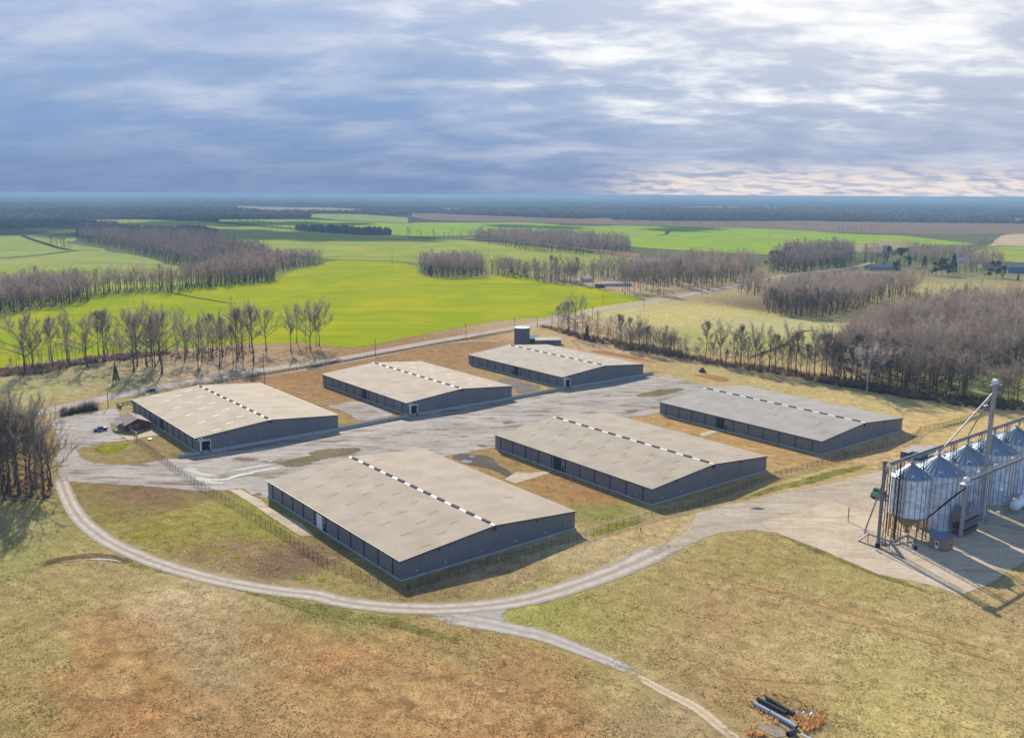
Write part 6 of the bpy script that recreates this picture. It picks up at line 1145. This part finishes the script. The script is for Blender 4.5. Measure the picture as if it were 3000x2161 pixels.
wood('bare_thicket', gp(R1, (-120, 925), (150, 950), (330, 930), (345, 840), (260, 770), (-120, 770)), 4.6, 9, 21, 'near', 'thin reddish brown trees packed inside the left clump', (.9, .78, .72), 54)
for P_, l_ in ((CRK, 'thin bare trees crowding the creek row by the water tank'), (CRK2, 'thin bare trees crowding the creek row behind the yard end')): wood('bare_thicket', P_, 4.6, 7, 14, 'near', l_, (.92, .9, .9), 51)
wood('bare_thicket', gp(Z7, (-60, 1060), (440, 1040), (900, 960), (1400, 880), (1750, 960), (2268, 930), (2268, 770), (1700, 820), (900, 890), (-60, 1000)), 6.5, 6, 16, 'near', 'thin bare saplings filling the left half of the roadside row', (.85, .85, .8), 52); wood('bare_thicket', gp(Z8, (0, 900), (600, 860), (1000, 850), (1120, 760), (1100, 700), (500, 730), (0, 790)), 6.5, 6, 17, 'near', 'thin bare saplings filling the right half of the roadside row', (.85, .85, .8), 53)
FR2 = gp(SS, (2232, 885), (2246, 918), (2350, 932), (2470, 926), (2560, 892), (2700, 872), (2640, 845), (2500, 850), (2400, 850), (2300, 862)); Q = scatter(FR2, 7.5, 12); dd = np.hypot(Q[:, 0], Q[:, 1]); order = np.argsort(dd)
for k, i in enumerate(order[:34]): tree(Q[i], float(rng.uniform(17, 22)), ['tall', 'oak', 'tall'][k % 3], 'bare tree at the front of the dark copse in the pasture', 'bare trees at the front of the pasture copse', None, .9)
mass('bare_copse', Q[order[34:]], np.random.default_rng(6).uniform(16, 22, len(Q)-34), 'near', 'mass of bare trees in the pasture copse')
wood('bare_copse', gp(SS, (1228, 802), (1262, 811), (1330, 815), (1400, 811), (1432, 800), (1410, 783), (1310, 778), (1240, 785)), 7, 17, 23, 'mid', 'round clump of bare trees standing in the bright wheat', (.8, .8, .82), 13)
wood('bare_woodland', gp(SS, (1440, 806), (1500, 812), (1590, 828), (1650, 835), (1700, 830), (1660, 818), (1580, 808), (1500, 797), (1440, 792)), 7.5, 10, 20, 'mid', 'brushy bare trees between the round clump and the grove', (.9, .88, .9), 14)
wood('bare_woodland', gp(SS, (1700, 815), (1990, 835), (2100, 838), (2160, 831), (2235, 806), (2200, 790), (2050, 785), (1900, 800), (1750, 800)), 9.5, 18, 27, 'mid', 'bare trees behind the homestead and along the far road', (1, .96, .96), 15)
wood('bare_woodland', gp(SS, (2160, 860), (2235, 868), (2240, 840), (2200, 832), (2165, 845)), 7, 14, 19, 'mid', 'bare trees in the bend of the road', (1, 1, 1), 16); wood('bare_woodland', gp(SS, (2245, 800), (2330, 802), (2475, 786), (2505, 758), (2440, 742), (2310, 752)), 9, 18, 28, 'mid', 'dark bare grove at the wooded bend of the road', (.75, .74, .8), 17)
wood('bare_woodland', gp(Z5, (950, 720), (1650, 740), (1700, 790), (1500, 800), (1100, 800), (950, 770)), 12, 16, 26, 'mid', 'bare trees standing behind the village houses', (1.05, 1, 1.02), 18); wood('bare_woodland', gp(Z5, (1500, 920), (1800, 900), (1990, 860), (2060, 800), (1720, 780), (1560, 880)), 11, 14, 25, 'mid', 'bare trees between the village houses', (1.1, 1.02, 1.02), 19)
wood('bare_woodland', gp(Z5, (460, 830), (760, 830), (760, 760), (640, 740), (480, 760)), 14, 17, 26, 'mid', 'bare trees around the grey barn', (.9, .88, .92), 20); wood('bare_woodland', gp(Z5, (920, 985), (1100, 985), (1240, 960), (1200, 900), (960, 920)), 9, 6, 12, 'mid', 'low bare thicket in front of the village', (1.25, 1.08, 1.05), 21)
wood('bare_woodland', gp(Z5, (-60, 1040), (500, 1060), (900, 1080), (1900, 1120), (2400, 1120), (2400, 1080), (1700, 1070), (900, 1020), (300, 990), (-60, 960)), 13, 7, 14, 'mid', 'scattered bare scrub trees across the pasture', (1.2, 1.08, 1.06), 22)
wood('bare_woodland', gp(SS, (-200, 945), (0, 922), (130, 906), (270, 882), (276, 864), (240, 850), (100, 850), (-200, 868)), 6.5, 17, 23, 'mid', 'dense bare wood at the left beyond the roadside wheat', (.85, .82, .85), 23); wood('bare_woodland', gp(SS, (270, 872), (330, 862), (440, 854), (505, 860), (560, 848), (700, 836), (808, 824), (800, 814), (560, 832), (440, 838), (280, 850)), 7.5, 18, 24, 'mid', 'long row of tall bare trees across the left wheat', (.85, .82, .84), 24)
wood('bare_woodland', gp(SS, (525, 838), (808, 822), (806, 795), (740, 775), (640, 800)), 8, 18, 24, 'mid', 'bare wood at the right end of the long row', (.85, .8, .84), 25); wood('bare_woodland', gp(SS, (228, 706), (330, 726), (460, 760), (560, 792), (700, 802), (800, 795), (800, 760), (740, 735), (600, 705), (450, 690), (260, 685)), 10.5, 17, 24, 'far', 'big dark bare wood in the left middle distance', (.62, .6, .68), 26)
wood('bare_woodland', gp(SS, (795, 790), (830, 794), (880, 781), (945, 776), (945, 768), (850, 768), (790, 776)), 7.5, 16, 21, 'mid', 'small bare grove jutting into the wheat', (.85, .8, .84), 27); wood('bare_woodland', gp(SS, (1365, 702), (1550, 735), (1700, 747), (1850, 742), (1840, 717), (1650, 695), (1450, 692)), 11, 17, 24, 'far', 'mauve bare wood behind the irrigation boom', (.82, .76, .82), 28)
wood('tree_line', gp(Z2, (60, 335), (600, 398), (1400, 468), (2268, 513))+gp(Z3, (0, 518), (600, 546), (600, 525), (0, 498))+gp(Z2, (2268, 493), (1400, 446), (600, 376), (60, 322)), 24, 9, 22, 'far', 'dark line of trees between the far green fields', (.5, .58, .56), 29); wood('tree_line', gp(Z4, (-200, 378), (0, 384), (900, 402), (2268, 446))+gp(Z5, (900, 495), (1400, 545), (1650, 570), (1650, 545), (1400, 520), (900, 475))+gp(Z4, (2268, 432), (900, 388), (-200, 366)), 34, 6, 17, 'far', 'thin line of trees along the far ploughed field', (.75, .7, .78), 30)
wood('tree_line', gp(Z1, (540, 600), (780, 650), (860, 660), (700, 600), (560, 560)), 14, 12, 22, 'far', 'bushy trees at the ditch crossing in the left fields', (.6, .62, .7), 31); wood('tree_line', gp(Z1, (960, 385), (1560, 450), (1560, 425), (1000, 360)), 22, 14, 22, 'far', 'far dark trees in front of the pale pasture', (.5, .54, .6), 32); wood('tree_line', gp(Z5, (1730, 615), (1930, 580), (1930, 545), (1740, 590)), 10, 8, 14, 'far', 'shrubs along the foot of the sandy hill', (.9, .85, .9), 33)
# brush under the trees
def brush(name, poly, sp, h0, h1, label, tint, seed):
    Q = scatter(poly, sp, seed); rg = np.random.default_rng(seed); VV, FF_, CC = [], [], []; k = 0; src = [gen_shrub(900+i, 130, 1., .06) for i in range(4)]
    for q in Q:
        v, f = src[int(rg.integers(0, 4))]; h = rg.uniform(h0, h1); VV.append(v*[h*1.3, h*1.3, h]+[q[0], q[1], 0]); FF_.append(f+k); k += len(v); CC.append(np.tile(np.array(tint)*rg.uniform(.6, 1.3), (len(v), 1)))
    me = raw_mesh(name, np.concatenate(VV), np.concatenate(FF_), WOODM, None, {'tone': rgba(np.concatenate(CC))}); tag(link(name, me), label, None, None, 'stuff')
BR = np.array(al(158, 136, 120)[:3]); BG = np.array(al(120, 112, 88)[:3])
brush('brush', gp(Z7, (-100, 1120), (120, 1100), (440, 1080), (700, 1040), (1000, 960), (1300, 920), (1700, 880), (2268, 800), (2268, 755), (1700, 800), (1300, 840), (900, 900), (440, 960), (-100, 1010)), 2.6, 1.0, 3.2, 'dark brushy undergrowth along the wheat edge', BR, 41); brush('brush', gp(Z8, (0, 800), (500, 730), (1100, 700), (1130, 780), (700, 860), (300, 850), (0, 880)), 4, .7, 2.0, 'low brush under the roadside row', BR*1.1, 42)
brush('brush', gp(R6, (1300, 920), (1450, 965), (1650, 1020), (1900, 1065), (2268, 1120), (2268, 1085), (1900, 1030), (1650, 985), (1400, 925)), 3.4, 1.2, 3.6, 'undergrowth at the foot of the creek side row', BR, 43); brush('brush', gp(R3, (0, 302), (400, 365), (900, 455), (1300, 510), (1700, 590), (2268, 690), (2268, 640), (1700, 540), (1300, 465), (800, 400), (0, 262)), 3.2, 1.2, 3.8, 'undergrowth along the creek and the near wood edge', BR, 44)
brush('brush', gp(R4, (0, 170), (600, 270), (1000, 330), (1401, 360), (1401, 300), (1000, 270), (600, 220), (0, 120)), 3., 1.5, 4.0, 'dark thicket at the foot of the right hand wood', BG, 45); brush('brush', gp(R1, (-80, 930), (200, 960), (340, 940), (350, 800), (250, 760), (-80, 780)), 3., .8, 2.6, 'brush at the foot of the left clump', BR*1.2, 46); brush('brush', FR1, 9, 1.5, 4, 'brush inside the right hand wood', BR*1.1, 47)
# distant forest to the horizon
rg = np.random.default_rng(77); pts = []; d = 2250.
while d < 30000:
    dr = max(14, 1.5*d*d/258000); sp_ = d*.0036; n = int(d*1.5/sp_); th = np.linspace(-.72, .72, n)+rg.uniform(-.5, .5, n)*1.44/n; r_ = d+rg.uniform(-.5, .5, n)*dr; pts.append(np.stack([r_*np.sin(th), r_*np.cos(th)], 1)); d += dr
Q = np.concatenate(pts); keep = np.ones(len(Q), bool)
for f in FIELDS: keep &= ~inside(Q, f)
s_, e_ = Q[:, 1], 0; LF = np.array(gp(SS, (-400, 700), (0, 690), (228, 690), (240, 660), (700, 668), (1500, 690), (2300, 700), (3000, 760), (3600, 800), (3600, 690), (3000, 655), (2400, 648), (1800, 646), (1400, 640), (1200, 630), (880, 640), (610, 650), (400, 645), (250, 645), (250, 660), (-400, 690))); keep &= ~inside(Q, LF); Q = Q[keep]
dist = np.hypot(Q[:, 0], Q[:, 1]); m = len(Q); wR = np.maximum(7, dist*.0032)*rg.uniform(.7, 1.3, m); hh = rg.uniform(11, 19, m); k = 6; az = np.arange(k)*2*PI/k
ring = lambda f, z: np.stack([Q[:, None, 0]+wR[:, None]*f*np.cos(az)[None]*rg.uniform(.75, 1.25, (m, k)), Q[:, None, 1]+wR[:, None]*f*np.sin(az)[None]*rg.uniform(.75, 1.25, (m, k)), np.broadcast_to((hh*z)[:, None], (m, k))+rg.uniform(-1.2, 1.2, (m, k))*(z > 0)], 2)
V = np.concatenate([ring(.9, 0), ring(1.05, .5), ring(.6, .9), np.stack([Q[:, 0], Q[:, 1], hh], 1)[:, None]], 1); fb = []
for j in (0, 1):
    for i in range(k): a0, a1 = j*k+i, j*k+(i+1) % k; fb += [(a0, a1, a1+k), (a0, a1+k, a0+k)]
fb += [(2*k+i, 2*k+(i+1) % k, 3*k) for i in range(k)]; fb = np.array(fb); nv = 3*k+1
F = (fb[None]+(np.arange(m)*nv)[:, None, None]).reshape(-1, 3); cc = np.array(al(112, 108, 104)[:3])*rg.uniform(.6, 1.4, (m, 1))*(1+.35*np.sin(np.log(dist)*9+Q[:, 0]/dist*7)*np.sin(np.log(dist)*4-Q[:, 0]/dist*13))[:, None]*np.array([1.06, 1., .94]); cc = np.repeat(cc, nv, 0)
tag(link('distant_forest', raw_mesh('distant_forest', V.reshape(-1, 3), F, WOODM, None, {'tone': rgba(cc)})), 'wide dark forest reaching the horizon', None, None, 'stuff')
# ------ dry grass tufts in the foreground and rusty weeds round the pipes
def tufts(name, P, hgt, wd, cols, label, blades=4):
    n = len(P); rg = np.random.default_rng(n); VV = []; CC = []
    for b in range(blades):
        a = rg.uniform(0, 2*PI, n); l = rg.uniform(.0, .8, n); h = hgt*rg.uniform(.5, 1.2, n); ox = P+rg.normal(0, wd, (n, 2)); w = wd*rg.uniform(.5, 1.1, n); zz = HZ(ox[:, 0], ox[:, 1]); ca, sa = np.cos(a), np.sin(a)
        V = np.stack([np.stack([ox[:, 0]-sa*w, ox[:, 1]+ca*w, zz], 1), np.stack([ox[:, 0]+sa*w, ox[:, 1]-ca*w, zz], 1), np.stack([ox[:, 0]+ca*h*l, ox[:, 1]+sa*h*l, zz+h], 1)], 1); VV.append(V.reshape(-1, 3)); CC.append(np.repeat(cols*rg.uniform(.75, 1.3, (n, 1)), 3, 0))
    V = np.concatenate(VV); tag(link(name, raw_mesh(name, V, np.arange(len(V)).reshape(-1, 3), TUFT, None, {'tone': rgba(np.concatenate(CC))})), label, None, None, 'stuff')
TUFT = NT('dry grass blades'); TUFT = TUFT.thin(TUFT.attr('tone').outputs['Color'], .5)
def near_strip(P, C, w):
    C = spline(C, 3); return np.array([np.min(np.hypot(C[:, 0]-p[0], C[:, 1]-p[1])) < w for p in P])
rg = np.random.default_rng(31); n = 100000; u = rg.uniform(0, 1, n); yy = 140+u**1.3*125; P = np.stack([rg.uniform(-.64, .64, n)*(yy+15), yy], 1)
lane_c = gp(R1, (395, 770), (412, 830), (440, 905), (478, 985), (540, 1072), (630, 1152), (745, 1228), (880, 1292), (1050, 1360), (1300, 1437), (1500, 1484), (1800, 1536), (2100, 1572))+gp(BM, (0, 592), (300, 630), (600, 640), (900, 626), (1200, 585), (1500, 505), (1800, 398), (2000, 310), (2200, 210)); spur_c = gp(BM, (560, 655), (760, 705), (1000, 748), (1200, 790), (1350, 825), (1500, 880), (1700, 958), (1900, 1040), (2100, 1165), (2268, 1250))+gp(R8, (100, 1305), (220, 1400), (340, 1499))
def dmin(P, C):
    C = spline(C, 4); out = np.full(len(P), 1e9)
    for c in C: out = np.minimum(out, (P[:, 0]-c[0])**2+(P[:, 1]-c[1])**2)
    return np.sqrt(out)
keep = (dmin(P, lane_c) > 5.2) & (dmin(P, spur_c) > 4.) & ~inside(P, np.array(apron)) & ~inside(P, np.array(yard))
for k in 'EFG': keep &= ~inside(P, np.array([W(k, -1, -1), W(k, WID+1, -1), W(k, WID+1, LEN+1), W(k, -1, LEN+1)]))
keep &= ~inside(P, np.array(gp(BM, (420, 660), (700, 650), (960, 645), (1240, 598), (1120, 655), (1090, 700), (1180, 765), (1000, 760), (700, 720)))); P = P[keep]
cl = sum(np.sin(P[:, 0]*a+P[:, 1]*b+c) for a, b, c in [(.09, .21, 0), (.33, -.17, 1), (-.52, .41, 2), (.8, .9, .4), (1.7, -1.1, 3)]); sel = cl+rg.normal(0, 2.6, len(P)) > -.5; P = P[sel]
tc = tone_at(P)*1.2; lf = sum(np.sin(P[:, 0]*a+P[:, 1]*b+c+1.5*np.sin(P[:, 1]*a*1.7)) for a, b, c in [(.13, .31, 0), (.41, -.23, 1), (-.62, .51, 2), (.25, .8, 3)])/4; tc = tc*(1+.38*np.clip(lf*1.6, -1, 1))[:, None]; up_ = np.clip((265-P[:, 1])/80, .25, 1)[:, None]
tufts('dry_grass', P, .2, .12, tc, 'tussocky dry grass of the foreground meadow')
WP = []
for wi, pts in enumerate(([(40, 150), (200, 60), (560, 60), (900, 110), (1150, 160), (1400, 260), (1900, 430), (1980, 640), (1400, 350), (1150, 230), (800, 110), (500, 110)], [(1180, 640), (1500, 640), (1980, 640), (2000, 800), (1850, 950), (1500, 1050), (1350, 920)], [(180, 420), (420, 520), (700, 640), (1000, 860), (940, 940), (600, 700), (250, 520)], [(0, 960), (300, 980), (600, 1180), (100, 1180)], [(100, 250), (220, 240), (230, 400), (120, 400)])): WP.append(scatter(gp(ZP, *pts), (.85, .42, .75, .5, .8)[wi], len(WP)+60))
P = np.concatenate(WP); tufts('dry_weeds', P, .95, .12, np.tile(np.array(al(222, 172, 112, .8)[:3]), (len(P), 1)), 'rust orange dry weeds round the stored pipes', 5)
sheet('bare_earth', gp(ZP, (200, 870), (700, 860), (1050, 1000), (1080, 1180), (650, 1180)), .02, gravel_mat('pale rubble soil', al(186, 172, 156), al(160, 146, 128), al(130, 112, 92)), .5, .5, None, 1, .1)

# ------------------------------------------------------------------ light, sky, air, camera
EXPO = 0.95; GAIN = 2**.9
AZ, EL = R(-16), R(30); SUN = Vector((math.sin(AZ)*math.cos(EL), math.cos(AZ)*math.cos(EL), math.sin(EL)))
sl = bpy.data.lights.new('sun', 'SUN'); sl.energy = 4.4; sl.angle = R(.55); sl.color = (1., .92, .8); so = bpy.data.objects.new('sun', sl); COL.objects.link(so); so.rotation_euler = SUN.to_track_quat('Z', 'Y').to_euler(); so.location = (0, 0, 400)
w = bpy.data.worlds.new('World'); scene.world = w; w.use_nodes = True; t = w.node_tree; n_ = t.nodes; n_.clear()
class WT(NT):
    def __init__(s, t): s.t = t; s.n = t.nodes
q = WT(t); tc_ = n_.new('ShaderNodeTexCoord'); sp = n_.new('ShaderNodeSeparateXYZ'); nm = n_.new('ShaderNodeVectorMath'); nm.operation = 'NORMALIZE'; q.L(tc_.outputs['Generated'], nm.inputs[0]); q.L(nm.outputs[0], sp.inputs[0]); X, Y, Z = sp.outputs
zz = q.math('ADD', q.math('MAXIMUM', Z, 0.), .2); cb = n_.new('ShaderNodeCombineXYZ'); q.L(q.math('DIVIDE', X, zz), cb.inputs[0]); q.L(q.math('DIVIDE', Y, zz), cb.inputs[1])
mp = n_.new('ShaderNodeMapping'); q.L(cb.outputs[0], mp.inputs[0]); mp.inputs['Scale'].default_value = (.55, .8, 1); mp.inputs['Rotation'].default_value = (0, 0, .25)
n1 = q.noise(mp.outputs[0], 3.6, 7, .52, .25); mp2 = n_.new('ShaderNodeMapping'); q.L(cb.outputs[0], mp2.inputs[0]); mp2.inputs['Scale'].default_value = (.8, 1.2, 1); mp2.inputs['Location'].default_value = (4.3, 1.7, 0); n2 = q.noise(mp2.outputs[0], 8.5, 7, .55, .3)
az = q.math('ARCTAN2', X, Y)
lo = q.mix(q.ramp(Z, .0, .09), lin(98, 134, 184), lin(122, 154, 200)); dark = q.mix(q.ramp(Z, .06, .2), lo, lin(156, 178, 214))
dark = q.mix(q.ramp(az, -.15, .5), dark, q.mix(q.ramp(Z, 0, .2), lin(156, 172, 204), lin(182, 190, 210)))
c = q.mix(q.math('MULTIPLY', q.ramp(n1, .36, .74, 0, .72), q.ramp(q.math('ADD', Z, q.math('MULTIPLY', az, .12)), -.03, .1, .12, 1)), dark, lin(212, 218, 232)); c = q.mix(q.ramp(n2, .56, .3, 0, .4), c, q.mix(1., c, (.74, .8, .88, 1), 'MULTIPLY'))
def gauss(a0, e0, wa, we): 
    da = q.math('DIVIDE', q.math('SUBTRACT', az, a0), wa); de = q.math('DIVIDE', q.math('SUBTRACT', Z, e0), we); return q.math('POWER', 2.718, q.math('MULTIPLY', q.math('ADD', q.math('MULTIPLY', da, da), q.math('MULTIPLY', de, de)), -1.))
g1 = gauss(.31, .19, .36, .12); g2 = gauss(float(AZ), .36, .36, .12)
br = q.math('ADD', g1, q.math('MULTIPLY', g2, 1.2)); hole = q.ramp(q.math('ADD', q.math('ADD', q.math('MULTIPLY', n1, 1.1), q.math('MULTIPLY', n2, .9)), q.math('MULTIPLY', br, .4)), 1.13, 1.6)
c = q.mix(q.ramp(br, .1, 1.1, 0, .55), c, lin(222, 226, 236)); c = q.mix(q.math('MULTIPLY', hole, q.ramp(br, .08, .5)), c, (.98, .98, .98, 1))
hb = q.math('MULTIPLY', q.math('MULTIPLY', q.ramp(az, .05, .2), q.ramp(Z, .042, .01)), q.ramp(n2, .38, .6, .2, 1)); c = q.mix(hb, c, lin(238, 226, 220))
c = q.mix(q.ramp(g2, .3, .85), c, (3.6, 3.4, 3.1, 1)); up_dim = q.ramp(Z, .24, .62); c = q.mix(q.math('MULTIPLY', up_dim, q.math('SUBTRACT', 1., g2, True)), c, lin(128, 146, 190))
c = q.mix(q.ramp(Y, .1, -.4), c, lin(150, 190, 250, 1.1)); c = q.mix(q.ramp(Z, -.005, -.03), c, lin(70, 80, 90))
sky = n_.new('ShaderNodeTexSky'); sky.sky_type = 'NISHITA'; sky.sun_disc = False; sky.sun_elevation = EL; sky.sun_rotation = AZ; sky.altitude = 120
b1 = n_.new('ShaderNodeBackground'); q.L(sky.outputs[0], b1.inputs[0]); b1.inputs[1].default_value = .08
b2 = n_.new('ShaderNodeBackground'); q.L(c, b2.inputs[0]); b2.inputs[1].default_value = 1/GAIN
ms = n_.new('ShaderNodeMixShader'); ms.inputs[0].default_value = .975; q.L(b1.outputs[0], ms.inputs[1]); q.L(b2.outputs[0], ms.inputs[2]); wo = n_.new('ShaderNodeOutputWorld'); q.L(ms.outputs[0], wo.inputs[0])
# clouds high above the frame that shade the far fields
CLM = NT('cloud'); CLM = CLM.thin((.92, .93, .95, 1), .75)
def cloud(poly, alt=2600., sp=170):
    Q = scatter(poly, sp, 3)+np.array([SUN.x, SUN.y])*alt/SUN.z; rg = np.random.default_rng(len(Q)); bm = bmesh.new(); bmesh.ops.create_icosphere(bm, subdivisions=1, radius=1); bv = np.array([v.co[:] for v in bm.verts]); bf = np.array([[v.index for v in f.verts] for f in bm.faces if f.calc_center_median().z > -.15]); bm.free()
    V = []; F = []
    for i, p in enumerate(Q): V.append(bv*[sp*rg.uniform(.5, .75), sp*rg.uniform(.5, .75), 90]*rg.uniform(.8, 1.15, bv.shape)+[p[0], p[1], alt+rg.uniform(-40, 40)]); F.append(bf+i*len(bv))
    tag(link('cloud', raw_mesh('cloud', np.concatenate(V), np.concatenate(F), CLM)), 'heavy cloud overhead', kind='structure')
cloud(gp(SS, (250, 690), (240, 660), (500, 648), (800, 650), (1200, 660), (1800, 672), (2300, 680), (2300, 676), (1800, 667), (1400, 660), (1000, 660), (300, 660), (-300, 660), (-300, 690)), sp=150)
cloud(gp(SS, (300, 690), (700, 672), (1000, 680), (1250, 697), (1150, 702), (1000, 705), (800, 702), (600, 705)), sp=90)
# air
hb_ = MB().box(-34000, 34000, -300, 46000, -2.4, 100.2).build('haze', None); hm = bpy.data.materials.new('haze air'); hm.use_nodes = True; hn = hm.node_tree.nodes; hn.clear(); ho = hn.new('ShaderNodeOutputMaterial'); pv = hn.new('ShaderNodeVolumePrincipled'); pv.inputs['Color'].default_value = (.3, .47, .63, 1); pv.inputs['Density'].default_value = 1.2e-4; pv.inputs['Anisotropy'].default_value = .0; hm.node_tree.links.new(pv.outputs[0], ho.inputs['Volume']); hb_.data.materials.clear(); hb_.data.materials.append(hm); tag(hb_, 'pale blue air between the near fields and the horizon', None, None, 'stuff')
cd = bpy.data.cameras.new('camera'); cam = bpy.data.objects.new('camera', cd); COL.objects.link(cam); cam.location = (0, 0, CAMZ); cd.sensor_fit = 'HORIZONTAL'; cd.sensor_width = 36; cd.lens = 36*FPX/3000; cd.clip_start = 1; cd.clip_end = 120000
mw = Matrix.Identity(3); mw.col[0] = Vector(_r); mw.col[1] = Vector(_u); mw.col[2] = Vector(-_f); cam.rotation_euler = mw.to_euler(); scene.camera = cam
vs = scene.view_settings; vs.view_transform = 'Standard'; vs.look = 'None'; vs.exposure = EXPO; vs.gamma = 1
scene.cycles.use_denoising = True; scene.cycles.max_bounces = 6; scene.cycles.transparent_max_bounces = 12; scene.cycles.volume_bounces = 0
